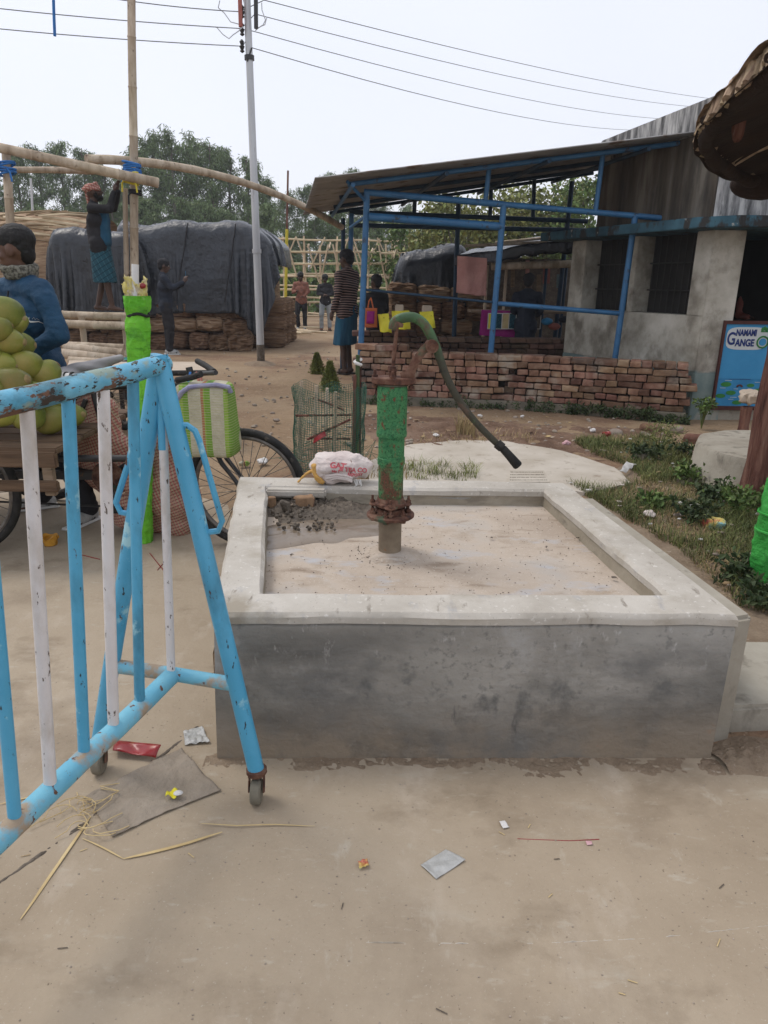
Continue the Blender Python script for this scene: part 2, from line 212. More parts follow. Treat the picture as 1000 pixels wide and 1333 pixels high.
M_pink = mat('salmon_sheet', [(.55, .27, .24), (.66, .36, .32)], 5, .85, .7, 9, bdist=.04)
M_red = mat('glossy_red_foil', [(.20, .010, .012), (.30, .014, .016)], 8, .3, .3, 20, layers=[((.30, .14, .04), 9, .60, .66, Z3, None, None)], spec=.6)
M_rag = mat('grey_rag', [(.24, .20, .155), (.32, .27, .215)], 7, .95, .8, 22, bdist=.02, layers=[((.19, .15, .115), 4, .55, .68, Z3, None, None)])
M_straw = mat('straw', [(.44, .32, .15), (.60, .47, .25)], 8, .7, .2, 50)
M_clear = mat('cloudy_polythene', [(.42, .42, .40), (.55, .55, .53)], 22, .3, .7, 25, spec=.6, trans=.2)
M_paper = mat('white_litter', [(.56, .54, .52), (.70, .69, .67)], 9, .7, .4, 30)
M_foil = mat('coloured_wrapper', [(.50, .06, .07), (.60, .50, .12), (.20, .42, .45)], 7, .35, .5, 30, lo=.42, hi=.58, spec=.6)
M_pinklit = mat('pink_litter', [(.52, .26, .30), (.60, .45, .44)], 9, .6, .4, 30)
M_amber = mat('amber_plastic', [(.50, .22, .02), (.62, .32, .05)], 8, .4, .4, 30)
M_saddle = mat('grey_saddle', [(.22, .215, .22), (.32, .31, .32)], 6, .55, .2, 30)
M_sack = mat('white_tea_sack', [(.58, .49, .46), (.68, .61, .57)], 10, .8, .7, 30, bdist=.015)
M_ink = mat('red_ink', [(.52, .10, .12), (.58, .16, .17)], 10, .8, 0)
M_strap = mat('ochre_strap', [(.48, .27, .07), (.60, .36, .12)], 10, .8, .5, 40)
M_sign = mat('poster_blue', [(.03, .22, .44), (.05, .28, .52)], 2, .5, 0)
M_sign2 = mat('poster_water', [(.02, .17, .36), (.04, .26, .48)], 6, .5, 0)
M_signw = mat('poster_white', [(.50, .53, .53), (.56, .58, .57)], 6, .5, 0)
M_signink = mat('poster_navy', [(.012, .03, .14), (.015, .035, .16)], 6, .5, 0)
M_signgreen = mat('poster_green', [(.02, .15, .03), (.04, .22, .05)], 6, .5, 0)
M_signframe = mat('maroon_frame', [(.05, .015, .012), (.08, .025, .02)], 10, .6, .2, 30)
M_rope = mat('blue_rope', [(.02, .12, .36), (.04, .18, .46)], 20, .7, .5, 60)
M_ropey = mat('yellow_cloth_tie', [(.50, .42, .03), (.60, .50, .06)], 20, .7, .5, 60)
M_wire = mat('power_wire', [(.12, .12, .125), (.16, .16, .165)], 20, .6, 0)
M_redpipe = mat('red_tube', [(.30, .09, .07), (.36, .12, .09)], 10, .6, 0)
M_stone = mat('rubble_stone', [(.22, .18, .14), (.40, .34, .28)], 5, .9, .7, 20, island=.3)
M_umb_under = mat('dark_underside', [(.016, .009, .006), (.034, .019, .012)], 3, .9, .8, 14, stretch=(1, 3, 1), bdist=.04)  # near-black brown for the underside, ribs and inner lip
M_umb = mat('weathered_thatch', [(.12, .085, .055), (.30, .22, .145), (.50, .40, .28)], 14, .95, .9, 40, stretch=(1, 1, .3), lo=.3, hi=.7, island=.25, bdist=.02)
M_white2 = mat('white_cloth', [(.62, .60, .56), (.7, .69, .66)], 9, .8, .4, 30)
M_concrete = mat('ledge_cement', [(.28, .25, .20), (.38, .35, .29)], 4, .9, .4, 30, layers=[((.17, .15, .12), 7, .56, .68, (1, 1, .6), None, None)])
M_teal_pl = mat('teal_plastic', [(.02, .22, .20), (.03, .26, .24)], 6, .5, 0)
# ---------------------------------------------------------------- mesh builder
class MB:
    def __init__(s): s.v = []; s.f = []
    def add(s, vs, fs):
        o = len(s.v); s.v.extend([tuple(p) for p in vs]); s.f.extend([tuple(i+o for i in f) for f in fs]); return s
    def box(s, c, d, rz=0, rot=None, jit=0):
        M = rot.to_matrix() if rot else Matrix.Rotation(rz, 3, 'Z')
        vs = [V(c)+M @ V((x*d[0]/2+rnd(-jit, jit), y*d[1]/2+rnd(-jit, jit), z*d[2]/2+rnd(-jit, jit))) for z in (-1, 1) for x, y in ((-1, -1), (1, -1), (1, 1), (-1, 1))]
        return s.add(vs, [(3, 2, 1, 0), (4, 5, 6, 7), (0, 1, 5, 4), (1, 2, 6, 5), (2, 3, 7, 6), (3, 0, 4, 7)])
    def rbox(s, c, d, b=.006, rz=0, rot=None):
        M = rot.to_matrix() if rot else Matrix.Rotation(rz, 3, 'Z')
        bm = bmesh.new(); bmesh.ops.create_cube(bm, size=1); bmesh.ops.scale(bm, vec=d, verts=bm.verts); bmesh.ops.bevel(bm, geom=bm.edges[:], offset=b, segments=2, affect='EDGES')
        bm.verts.index_update(); s.add([V(c)+M @ v.co for v in bm.verts], [[v.index for v in f.verts] for f in bm.faces]); bm.free(); return s
    def tube(s, pts, r, seg=10, cap=True, flat=1.0, upv=None):
        pts = [V(p) for p in pts]; n = len(pts)
        rs = r if isinstance(r, (list, tuple)) else [r]*n
        vs = []; fs = []; pu = None
        for i, p in enumerate(pts):
            t = (pts[min(i+1, n-1)]-pts[max(i-1, 0)]).normalized()
            if pu is None:
                a = V(upv) if upv else (V((0, 0, 1)) if abs(t.z) < .9 else V((0, 1, 0)))
                pu = (a-t*a.dot(t)).normalized()
            else: pu = (pu-t*pu.dot(t)).normalized()
            w = t.cross(pu)
            for k in range(seg):
                a = 2*math.pi*k/seg; vs.append(p+pu*math.cos(a)*rs[i]*flat+w*math.sin(a)*rs[i])
        for i in range(n-1):
            for k in range(seg):
                k2 = (k+1) % seg; fs.append((i*seg+k, i*seg+k2, (i+1)*seg+k2, (i+1)*seg+k))
        if cap: fs.append(tuple(range(seg))[::-1]); fs.append(tuple((n-1)*seg+k for k in range(seg)))
        return s.add(vs, fs)
    def cyl(s, a, b, r, r2=None, seg=14): return s.tube([a, b], [r, r if r2 is None else r2], seg)
    def lathe(s, prof, c=(0, 0, 0), seg=24, jit=0, rot=None):
        vs = []; fs = []; n = len(prof)
        for r, z in prof:
            for k in range(seg):
                a = 2*math.pi*k/seg; q = V((r*math.cos(a), r*math.sin(a), z))
                if jit: q = V((q.x*(1+jit*n3(q, 6)), q.y*(1+jit*n3(q, 6, 2)), q.z))
                if rot: q = rot @ q
                vs.append(V(c)+q)
        for i in range(n-1):
            for k in range(seg):
                k2 = (k+1) % seg; fs.append((i*seg+k, i*seg+k2, (i+1)*seg+k2, (i+1)*seg+k))
        fs.append(tuple(range(seg))[::-1]); fs.append(tuple((n-1)*seg+k for k in range(seg)))
        return s.add(vs, fs)
    def ball(s, c, r, seg=14, rings=9, rot=None, jit=0, jf=3, sup=1.0):
        r = (r, r, r) if isinstance(r, (int, float)) else r; vs = []; fs = []
        sg = lambda x: math.copysign(abs(x)**sup, x)
        for i in range(1, rings):
            t = math.pi*i/rings
            for k in range(seg):
                a = 2*math.pi*k/seg; q = V((sg(math.sin(t))*sg(math.cos(a))*r[0], sg(math.sin(t))*sg(math.sin(a))*r[1], sg(math.cos(t))*r[2]))
                if jit: q *= 1+jit*n3(q+V(c), jf)
                if rot: q = rot @ q
                vs.append(V(c)+q)
        tz, bz = V((0, 0, r[2])), V((0, 0, -r[2]))
        if rot: tz, bz = rot @ tz, rot @ bz
        vs += [V(c)+tz, V(c)+bz]; T = len(vs)-2; B = T+1
        for k in range(seg):
            k2 = (k+1) % seg; fs.append((T, k, k2)); fs.append((B, (rings-2)*seg+k2, (rings-2)*seg+k))
            for i in range(rings-2): fs.append((i*seg+k, (i+1)*seg+k, (i+1)*seg+k2, i*seg+k2))
        return s.add(vs, fs)
    def grid(s, fn, nu, nv, wrap=False):
        vs = [fn(i/nu, j/nv) for j in range(nv+1) for i in range(nu+1)]
        fs = [(j*(nu+1)+i, j*(nu+1)+i+1, (j+1)*(nu+1)+i+1, (j+1)*(nu+1)+i) for j in range(nv) for i in range(nu)]
        return s.add(vs, fs)
    def poly(s, pts, z0, z1):
        n = len(pts); vs = [(p[0], p[1], z0) for p in pts]+[(p[0], p[1], z1) for p in pts]
        return s.add(vs, [tuple(range(n))[::-1], tuple(range(n, 2*n))]+[(i, (i+1) % n, (i+1) % n+n, i+n) for i in range(n)])
    def build(s, name, m, parent=None, smooth=True, solid=0, bevel=0, loc=None):
        me = bpy.data.meshes.new(name); off = V(loc) if loc is not None else (wloc(parent) if parent else V((0, 0, 0)))
        me.from_pydata([V(p)-off for p in s.v], [], s.f); me.validate(); me.materials.append(m)
        bm = bmesh.new(); bm.from_mesh(me)
        if bevel: bmesh.ops.bevel(bm, geom=bm.edges[:], offset=bevel, segments=2, affect='EDGES')
        bmesh.ops.recalc_face_normals(bm, faces=bm.faces); bm.to_mesh(me); bm.free()
        o = bpy.data.objects.new(name, me); COL.objects.link(o)
        if parent: o.parent = parent
        elif loc is not None: o.location = off
        if smooth:
            me.polygons.foreach_set('use_smooth', [True]*len(me.polygons)); me.set_sharp_from_angle(angle=R(38))
        if solid: md = o.modifiers.new('thickness', 'SOLIDIFY'); md.thickness = solid; md.offset = 0
        return o
def wloc(o):
    l = V((0, 0, 0))
    while o: l += o.location; o = o.parent
    return l
def tag(o, label=None, cat=None, group=None, kind=None):
    if label: o['label'] = label
    if cat: o['category'] = cat
    if group: o['group'] = group
    if kind: o['kind'] = kind
    return o
def thing(name, label, cat, loc, group=None):
    o = bpy.data.objects.new(name, None); o.empty_display_size = .1; COL.objects.link(o); o.location = V(loc); return tag(o, label, cat, group)
def copy_tree(o, parent=None):
    c = o.copy(); COL.objects.link(c); c.parent = parent
    for ch in o.children: copy_tree(ch, c)
    return c
def solo(mb, name, m, label, cat, loc, group=None, kind=None, **k): return tag(mb.build(name, m, None, loc=loc, **k), label, cat, group, kind)
def remesh(o, vox, smooth=2, disp=0, df=8):
    md = o.modifiers.new('r', 'REMESH'); md.mode = 'VOXEL'; md.voxel_size = vox; md.use_smooth_shade = True
    if smooth: sm = o.modifiers.new('s', 'SMOOTH'); sm.iterations = smooth; sm.factor = .5
    dg = bpy.context.evaluated_depsgraph_get(); me = bpy.data.meshes.new_from_object(o.evaluated_get(dg)); o.modifiers.clear(); old = o.data
    if not len(me.materials): me.materials.append(old.materials[0])
    if disp:
        ns = [v.normal.copy() for v in me.vertices]
        for v, n in zip(me.vertices, ns):
            q = v.co; v.co = q+n*disp*(n3((q.x, q.y, q.z*1.6), df)+.5*abs(n3((q.x, q.y, q.z*2.5), df*2.1, 4)))
    me.polygons.foreach_set('use_smooth', [True]*len(me.polygons)); o.data = me; bpy.data.meshes.remove(old); me.name = o.name; return o
def sag(a, b, s, n=12):
    a, b = V(a), V(b); return [a.lerp(b, i/n)-V((0, 0, s*4*(i/n)*(1-i/n))) for i in range(n+1)]
def wob(pts, amp, f=1.5, o=0):
    return [V(p)+V((n3(p, f, o), n3(p, f, o+5), n3(p, f, o+9)))*amp for p in pts]
def lin(a, b, n): return [V(a).lerp(V(b), i/n) for i in range(n+1)]
def bamboo(mb, a, b, r, r2=None, nodes=.35, seg=10, amp=.01):
    a, b = V(a), V(b); r2 = r if r2 is None else r2; L = (b-a).length; n = max(2, int(L/nodes)); pts = []; rs = []
    for i in range(n+1):
        t = i/n; q = a.lerp(b, t)+V((n3(a+b, 1, i*.37), n3(a+b, 1, 7+i*.37), n3(a+b, 1, 3+i*.31)))*amp*(0 if i in (0, n) else 1); rr = r+(r2-r)*t
        if 0 < i < n:
            d = (b-a).normalized()*min(.012, L/n/4)
            pts += [q-d, q, q+d]; rs += [rr, rr*1.13, rr]
        else: pts.append(q); rs.append(rr)
    mb.tube(pts, rs, seg)
def text_mesh(txt, size, name, m, parent, mtx, ext=.0015, shear=0, bold=0):
    cu = bpy.data.curves.new(name, 'FONT'); cu.body = txt; cu.size = size; cu.extrude = ext; cu.align_x = 'CENTER'; cu.align_y = 'CENTER'; cu.shear = shear; cu.offset = bold
    t = bpy.data.objects.new(name, cu); COL.objects.link(t); dg = bpy.context.evaluated_depsgraph_get(); dg.update()
    me = bpy.data.meshes.new_from_object(t.evaluated_get(dg)); bpy.data.objects.remove(t); bpy.data.curves.remove(cu)
    me.transform(mtx); me.materials.clear(); me.materials.append(m); o = bpy.data.objects.new(name, me); COL.objects.link(o); o.parent = parent; return o
# ================================================================= THE SETTING
g = MB()
def gh(x, y):
    if y < 4.2 or (x > -1 and y < 5): return -.004
    return -.004+.03*n3((x, y, 0), .5)*min(1, (y-4.2)/3)
def gfn(u, v):
    x = (u*2-1); x = math.copysign(abs(x)**2.2, x)*300; y = -8+(v**2.6)*500; return (x, y, gh(x, y) if y < 60 else -.01)
g.grid(gfn, 160, 160)
tag(g.build('ground', M_ground), kind='structure')
# concrete pavement: near side full width, left side runs further back
pv = [(-9, -3), (9, -3), (9, 1.60), (1.35, 1.78), (-.46, 1.70), (-.62, 2.3), (-.72, 3.3), (-.95, 4.1), (-1.6, 4.6), (-3, 4.9), (-9, 5.1)]
tag(MB().poly(pv, -.05, .002).build('pavement', M_pave, smooth=False), kind='structure')
# pale slab behind the basin
sl = [G(x, y) for x, y in [(478, 606), (530, 582), (600, 576), (660, 577), (735, 590), (800, 612), (822, 632), (760, 645), (735, 640), (700, 690), (560, 690), (490, 660)]]
slp = []
for i in range(len(sl)):
    a, b = sl[i], sl[(i+1) % len(sl)]
    for k in range(6):
        q = a.lerp(b, k/6); slp.append((q.x+.03*n3(q, 4), q.y+.03*n3(q, 4, 3)))
tag(MB().poly(slp, -.03, .02).build('path', M_slab, smooth=False), kind='structure')
# loose soil against the basin and along the pavement joint
def soil_strip(name, pts, w, h, m=M_soil):
    mb = MB()
    def fn(u, v):
        t = u*(len(pts)-1); i = min(int(t), len(pts)-2); q = V((*pts[i], 0)).lerp(V((*pts[i+1], 0)), t-i); d = V((*pts[i+1], 0))-V((*pts[i], 0)); nn = V((d.y, -d.x, 0)).normalized()
        ww = w*(.7+.6*n3(q, 5)); s = (v-.5)*2; pr = (1-s*s)
        p = q+nn*s*ww; return (p.x, p.y, -.0035+pr*h*(.85+.6*n3(p, 14)+.4*n3(p, 40)+.3*n3(p, 90)))
    mb.grid(fn, 90*(len(pts)-1), 24); return tag(mb.build(name, m), kind='structure')
soil_strip('soil', [(-.50, 1.70), (.2, 1.70), (.97, 1.70)], .10, .0085)
soil_strip('soil_right', [(.97, 1.72), (1.4, 1.80), (2.2, 1.86)], .13, .022)
jp = [G(-60, 1195), G(0, 1150), G(60, 1108), G(112, 1072), G(180, 1010), G(277, 930)]; soil_strip('soil_joint', [(p.x, p.y) for p in jp], .014, .0075, M_mud)
jp = [G(470, 1228), G(560, 1229), G(700, 1229), (G(850, 1222)), G(1030, 1202)]; soil_strip('pavement_crack', [(p.x, p.y+.003*n3(p, 9)) for p in jp], .0028, .0068, M_slab)
# pebbles
def scatter_mb(n, fn, size, squash=.6):
    mb = MB()
    for i in range(n):
        p = fn(); r = rnd(*size); mb.ball((p[0], p[1], p[2]+r*.3), (r, r*rnd(.6, 1), r*squash), 6, 4, jit=.4, jf=1/r)
    return mb
def dens():
    while True:
        x, y = rnd(-1.2, 1.8), rnd(.9, 2.1)
        if not (-.47 < x < .96 and y > 1.68): return (x, y, .002)
tag(scatter_mb(900, dens, (.0007, .0026)).build('gravel_bits', M_stone), 'tiny stones and grit scattered over the dusty concrete in front', 'gravel', kind='stuff')
def dens2():
    while True:
        p = G(rnd(290, 880), rnd(455, 590)); 
        if p.y > 4.9: return (p.x, p.y, .0)
tag(scatter_mb(500, dens2, (.008, .03)).build('rubble_bits', M_stone), 'small stones strewn over the bare earth behind the basin', 'gravel', kind='stuff')
# ================================================================= BASIN
BZ = .455
ofl, ofr, obr, obl = V((-.455, 1.712)), V((.968, 1.745)), V((.813, 3.078)), V((-.659, 3.106))
ifl, ifr, ibr, ibl = V((-.344, 1.849)), V((.822, 1.877)), V((.692, 2.948)), V((-.508, 2.947))
bs = thing('water_basin', 'square raised cement basin with pale rim and dark stained side around the hand pump', 'basin', (.16, 2.4, 0))
def ring(outer, inner, z0, z1, mb, n=24, amp=.003, bot=None):
    secs = []
    O = [*outer]; I = [*inner]; Bo = bot or outer
    for e in range(4):
        for k in range(n):
            t = k/n; o = O[e].lerp(O[(e+1) % 4], t); i = I[e].lerp(I[(e+1) % 4], t); b = Bo[e].lerp(Bo[(e+1) % 4], t)
            j = lambda p, z, s=1: V((p.x+amp*s*n3((p.x, p.y, z), 9), p.y+amp*s*n3((p.x, p.y, z), 9, 4), z+amp*s*.8*n3((p.x, p.y, z), 6, 8)))
            c = (o+i)/2; bv = .012
            oi = o.lerp(c, bv/max(.01, (o-c).length)); ii = i.lerp(c, bv/max(.01, (i-c).length))
            secs.append([j(b, z0), j(b.lerp(o, .5), (z0+z1)/2), j(o, z1-bv*.9, 1.6), j(oi, z1, .8), j(c, z1, 1), j(ii, z1, .8), j(i, z1-bv*.9, 1.6), j(i, z0)])
    N = len(secs); m = 8
    mb.add([p for s in secs for p in s], [(a*m+b, ((a+1) % N)*m+b, ((a+1) % N)*m+(b+1) % m, a*m+(b+1) % m) for a in range(N) for b in range(m)])
    return mb
bot = [V((-.468, 1.700)), V((.955, 1.732)), V((.81, 3.1)), V((-.66, 3.12))]
sh = lambda L, d: [V((p.x+(p.x-.15)*d, p.y+(p.y-2.4)*d)) for p in L]
ring([ofl, ofr, obr, obl], sh([ifl, ifr, ibr, ibl], .008), -.03, .425, MB(), bot=bot).build('wall', M_bwall, bs)
ring(sh([ofl, ofr, obr, obl], .004), [ifl, ifr, ibr, ibl], .424, BZ, MB(), n=40, amp=.005).build('rim', M_rim, bs)
# plastered inner faces and the floor
inn = [ifl, ifr, ibr, ibl]
mb = MB()
for e in range(4):
    a, b = inn[e], inn[(e+1) % 4]
    def fn(u, v, a=a, b=b):
        p = a.lerp(b, u); c = V((.15, 2.4)); p = p.lerp(c, -.004+.02*(1-v)**2); return (p.x+.004*n3((p.x, p.y, v), 8), p.y+.004*n3((p.x, p.y, v), 8, 2), .36+(.427-.36)*v)
    mb.grid(fn, 30, 5)
mb.build('inner_face', M_inner, bs)
FZ = .388
def flo(u, v):
    a = ifl.lerp(ifr, u); b = ibl.lerp(ibr, u); p = a.lerp(b, v); c = V((.15, 2.4)); p = p+(p-c)*.03
    d = (p-V((.022, 2.335))).length
    return (p.x, p.y, FZ-.006+.004*n3((p.x, p.y, 0), 3)+.008*max(0, 1-d/.25)+.002*n3((p.x, p.y, 0), 12))
MB().grid(flo, 70, 70).build('floor', M_floor, bs)
# wet stain and mud in the far left corner
def blob_sheet(name, cpx, z, rx, ry, m, label, cat, amp=.25, h=.012, bump=.006, seed=0, kind=None, rot=0):
    c = G(cpx[0], cpx[1], z); mb = MB()
    def fn(u, v):
        a = 2*math.pi*u; rr = (1+amp*n3((math.cos(a)*1.3, math.sin(a)*1.3, seed), 1.6)); r = v*rr
        x = math.cos(a)*rx*r; y = math.sin(a)*ry*r; x, y = x*math.cos(rot)-y*math.sin(rot), x*math.sin(rot)+y*math.cos(rot)
        p = c+V((x, y, 0)); return (p.x, p.y, z-.006*v**3+h*(1-v*v)+bump*(n3(p, 25)+.7*n3(p, 60)+.5*n3(p, 120))*(1-v*v))
    mb.grid(fn, 160, 40); return solo(mb, name, m, label, cat, c, kind=kind)
blob_sheet('wet_patch', (425, 690), FZ+.001, .30, .14, M_wet, 'brown wet patch of water on the basin floor left of the pump', 'puddle', h=.0045, bump=.0015, kind='stuff', seed=3, rot=.35, amp=.5)
blob_sheet('mud', (410, 660), FZ-.001, .31, .21, M_mud, 'dark wet mud silted up in the far left corner of the basin', 'mud', h=.014, bump=.022, seed=8, kind='stuff', amp=.4)
cnt = 0
rb = MB()
for i in range(90):
    p = G(rnd(350, 440), rnd(652, 694), FZ); 
    if p.x > -.49+.02 and p.y < 2.93: rb.ball((p.x, p.y, FZ+.014), (rnd(.003, .010),)*3, 6, 4, jit=.5, jf=80)
tag(rb.build('mud_clods', M_mud), 'crumbs of dark earth lying on the mud in the basin corner', 'soil crumbs', kind='stuff')
for k, (x, y, L, w, a) in enumerate([(352, 653, .05, .03, .3), (372, 659, .035, .03, -.4), (398, 652, .075, .03, .1), (385, 647, .03, .02, .8)]):
    c = G(x, y, FZ+.03); b = MB().ball((c.x, c.y, FZ+.028), (L/2, w/2, .022), 12, 7, rot=Matrix.Rotation(a, 3, 'Z'), jit=.6, jf=40, sup=.5)
    solo(b, 'brick_chunk', M_mud if k % 2 else M_brick, ['brick lump in the basin corner nearest the left rim', 'second broken lump from the left in the basin mud', 'flat broken brick lying before the dark drain gap', 'small broken lump against the back rim of the basin'][k], 'rubble', (c.x, c.y, FZ))
# broken lip over the drain gap
c = G(400, 634, .44); mb = MB(); mb.rbox((c.x-.04, 2.925, .435), (.26, .05, .035), .008, rz=.0); mb.build('broken_lip', M_rim, bs)
mb = MB(); mb.rbox((c.x+.01, 2.935, .402), (.10, .03, .028), .006); mb.build('drain_shade_block', M_dark, bs)  # solid near-black block, paints the shade of a drain hole
# small leaves and specks on the floor
for k, (x, y) in enumerate([(745, 665), (711, 712), (752, 700), (800, 752), (380, 722), (575, 668), (640, 700)]):
    c = G(x, y, FZ+.006); b = MB(); s = rnd(.006, .012); a = rnd(0, 3)
    b.grid(lambda u, v: (c.x+(u-.5)*s*2.2*math.cos(a)-(v-.5)*s*math.sin(a)*math.sin(math.pi*u), c.y+(u-.5)*s*2.2*math.sin(a)+(v-.5)*s*math.cos(a)*math.sin(math.pi*u), c.z+.003*math.sin(3*u+2*v)), 6, 4)
    solo(b, 'dry_leaf', M_mud, 'shrivelled dark leaf scrap on the basin floor', 'leaf', c, group='leaf scraps on the basin floor', solid=.0006)
random.seed(55)
def dfl():
    while True:
        x, y = rnd(-.44, .75), rnd(1.95, 2.9)
        if random.random() < .25: a = rnd(0, 6.28); r = rnd(.05, .14); x, y = .022+r*math.cos(a), 2.335+r*math.sin(a)
        return (x, y, FZ-.001)
tag(scatter_mb(650, dfl, (.0008, .0028)).build('floor_grit', M_mud), 'fine dark grit scattered over the basin floor', 'grit', kind='stuff')
mb = MB()
for i in range(120):
    a = rnd(0, 6.28); r = rnd(.035, .085); q_ = (.022+r*math.cos(a), 2.335+r*math.sin(a), FZ+.004); s_ = rnd(.003, .009); mb.ball(q_, (s_, s_, s_*.5), 7, 5, jit=.5, jf=90)
tag(mb.build('mortar_crumbs', M_floor), 'crumbled mortar round the foot of the pump pipe', 'mortar crumbs', kind='stuff')
# ---- ledge right of the basin
lg = thing('cement_ledge', 'low cement ledge stepping down beside the right end of the basin', 'ledge', (1.2, 2.4, 0))
MB().poly([(.955, 1.80), (1.065, 1.84), (.93, 3.0), (.835, 3.0)], -.02, .408).build('upper_step', M_concrete, lg, bevel=.012)
MB().poly([(.99, 1.86), (1.9, 1.95), (1.85, 2.3), (1.05, 2.3)], -.02, .085).build('lower_step', M_concrete, lg, bevel=.012)
# ================================================================= HAND PUMP
px, py = .022, 2.335
pz = FZ
hp = thing('hand_pump', 'green iron hand pump with rusty flanges and long curved lever', 'hand pump', (px, py, pz))
def zpx(ypix, xpix=510, Y=py): return P(xpix, ypix, Y).z
zf = zpx(672); zb1 = zpx(650); zb2 = zpx(566); zt = zpx(500); zh = zpx(490)
MB().lathe([(0.0398, -.03), (0.0398, .0), (0.0403, zf-pz-.02), (0.0392, zf-pz)], (px, py, pz), 24, jit=.02).build('riser_pipe', M_pipe, hp)
MB().lathe([(0.0218, .0), (0.1090, -.002), (0.0927, .006), (0.0600, .016), (0.0436, .020), (0.0327, .02)], (px, py, pz-.004), 24, jit=.25).build('mortar_collar', M_floor, hp)
fl = MB(); fl.lathe([(0.0327, 0), (0.0785, 0), (0.0828, .003), (0.0828, .011), (0.0763, .014), (0.0491, .014), (0.0491, .03), (0.0523, .034), (0.0327, .034)], (px, py, zf), 28, jit=.015)
flo_ = fl.build('base_flange', M_rust, hp)
for k in range(6):
    a = 2*math.pi*(k+.25)/6; q = V((px+.061*math.cos(a), py+.061*math.sin(a), zf)); b = MB()
    b.lathe([(.010, .014), (.010, .023)], q, 6); b.lathe([(.010, -.01), (.010, 0)], q, 6); b.lathe([(.005, .02), (.005, .034)], q, 8); b.build('bolt', M_rust, flo_)
z1 = zf+.040
# square foot casting with four lugs
mb = MB()
for k in range(4):
    a = math.pi/2*k+math.pi/2; d = V((math.cos(a), math.sin(a), 0)); n_ = V((-d.y, d.x, 0)); c = V((px, py, z1+.006))
    mb.tube([c+d*.02, c+d*.05, c+d*.066, c+d*.073], [.045, .026, .019, .010], 10, flat=.28)
mb.lathe([(0.0327, z1-pz), (0.0545, z1-pz+.002), (0.0567, z1-pz+.012), (0.0491, z1-pz+.016), (0.0447, z1-pz+.03)], (px, py, pz), 24)
ft = mb.build('foot_casting', M_rust, hp)
for k in range(4):
    a = math.pi/2*k+math.pi/2; q = V((px+.062*math.cos(a), py+.062*math.sin(a), z1)); b = MB()
    b.lathe([(.009, .012), (.009, .020)], q, 6); b.lathe([(.0045, -.03), (.0045, .036)], q, 8); b.lathe([(.009, -.022), (.009, -.013)], q, 6); b.build('bolt', M_rust, ft)
zz = lambda y: zpx(y)-pz
MB().lathe([(.036, z1-pz+.012), (.0415, z1-pz+.02), (.0425, zz(640)), (.0425, zz(622)), (.0432, zz(606)), (.0432, zz(604)), (.0465, zz(603.5)), (.0465, zz(595)), (.0438, zz(594.5)), (.0438, zz(593)), (.0438, zz(570)), (.0438, zz(568)), (.0500, zz(567.5)), (.0512, zz(564)), (.0512, zz(562)), (.0495, zz(560)), (.0495, zz(545)), (.0500, zz(520)), (.0500, zz(506)), (.048, zz(502)), (.03, zz(500))], (px, py, pz), 36, jit=.012).build('barrel', M_green_pump, hp)
# head plate : oval flange with lever bracket
zt = zpx(499)
mb = MB()
N = 40; vs = []
for zq, s in ((0, .95), (.003, 1), (.018, 1), (.021, .95)):
    for k in range(N):
        a = 2*math.pi*k/N; e = abs(math.cos(a))
        vs.append((px+.004+math.cos(a)*(.073)*s, py+math.sin(a)*(.050)*s*(1 if e < .5 else 1.0), zt+zq+.002*n3((a, zq*50, 1), 2)))
mb.add(vs, [tuple(range(N))[::-1], tuple(range(3*N, 4*N))]+[(r*N+k, r*N+(k+1) % N, (r+1)*N+(k+1) % N, (r+1)*N+k) for r in range(3) for k in range(N)])
hd = mb.build('head_plate', M_rust, hp)
MB().lathe([(.046, -.007), (.052, -.006), (.052, -.001), (.03, -.001)], (px, py, zt), 24).build('gasket', M_lever, hp)
for (dx, dy) in ((-.058, 0), (.0, -.04), (.062, -.01), (0, .042)):
    q = V((px+dx, py+dy, zt+.02)); b = MB(); b.lathe([(.010, 0), (.010, .008)], q, 6); b.lathe([(.005, -.03), (.005, .024)], q, 8); b.lathe([(.010, -.036), (.010, -.026)], q, 6); b.build('bolt', M_rust, hd)
YP = py-.0
def pp(x, y, dy=0): return P(x, y, YP+dy)
piv = pp(562, 450)
# bracket : two cheeks rising from the plate to the pivot
for s in (-.020, .020):
    pts = [pp(522, 490, s), pp(534, 487, s), pp(541, 470, s), pp(551, 456, s*.9), pp(561, 449, s*.8)]
    MB().tube(pts, [.013, .017, .014, .014, .019], 10, flat=.45, upv=(0, 1, 0)).build('lever_bracket', M_rust if s < 0 else M_lever, hp)
b = MB(); b.cyl(piv-V((0, .032, 0)), piv+V((0, .030, 0)), .021, seg=20); b.cyl(piv-V((0, .040, 0)), piv-V((0, .032, 0)), .011, seg=6); b.cyl(piv+V((0, .030, 0)), piv+V((0, .038, 0)), .010, seg=6)
b.build('pivot_pin', M_rust, hp)
rod_t = pp(517, 424)
b = MB(); b.cyl((px-.006+.004, py, zt+.02), rod_t, .0065, seg=10); b.build('plunger_rod', M_rust, hp)
b = MB(); b.lathe([(.012, 0), (.012, .018), (.016, .02), (.016, .036), (.008, .038)], (px, py, zt+.02), 6); b.build('rod_gland', M_rust, hp)
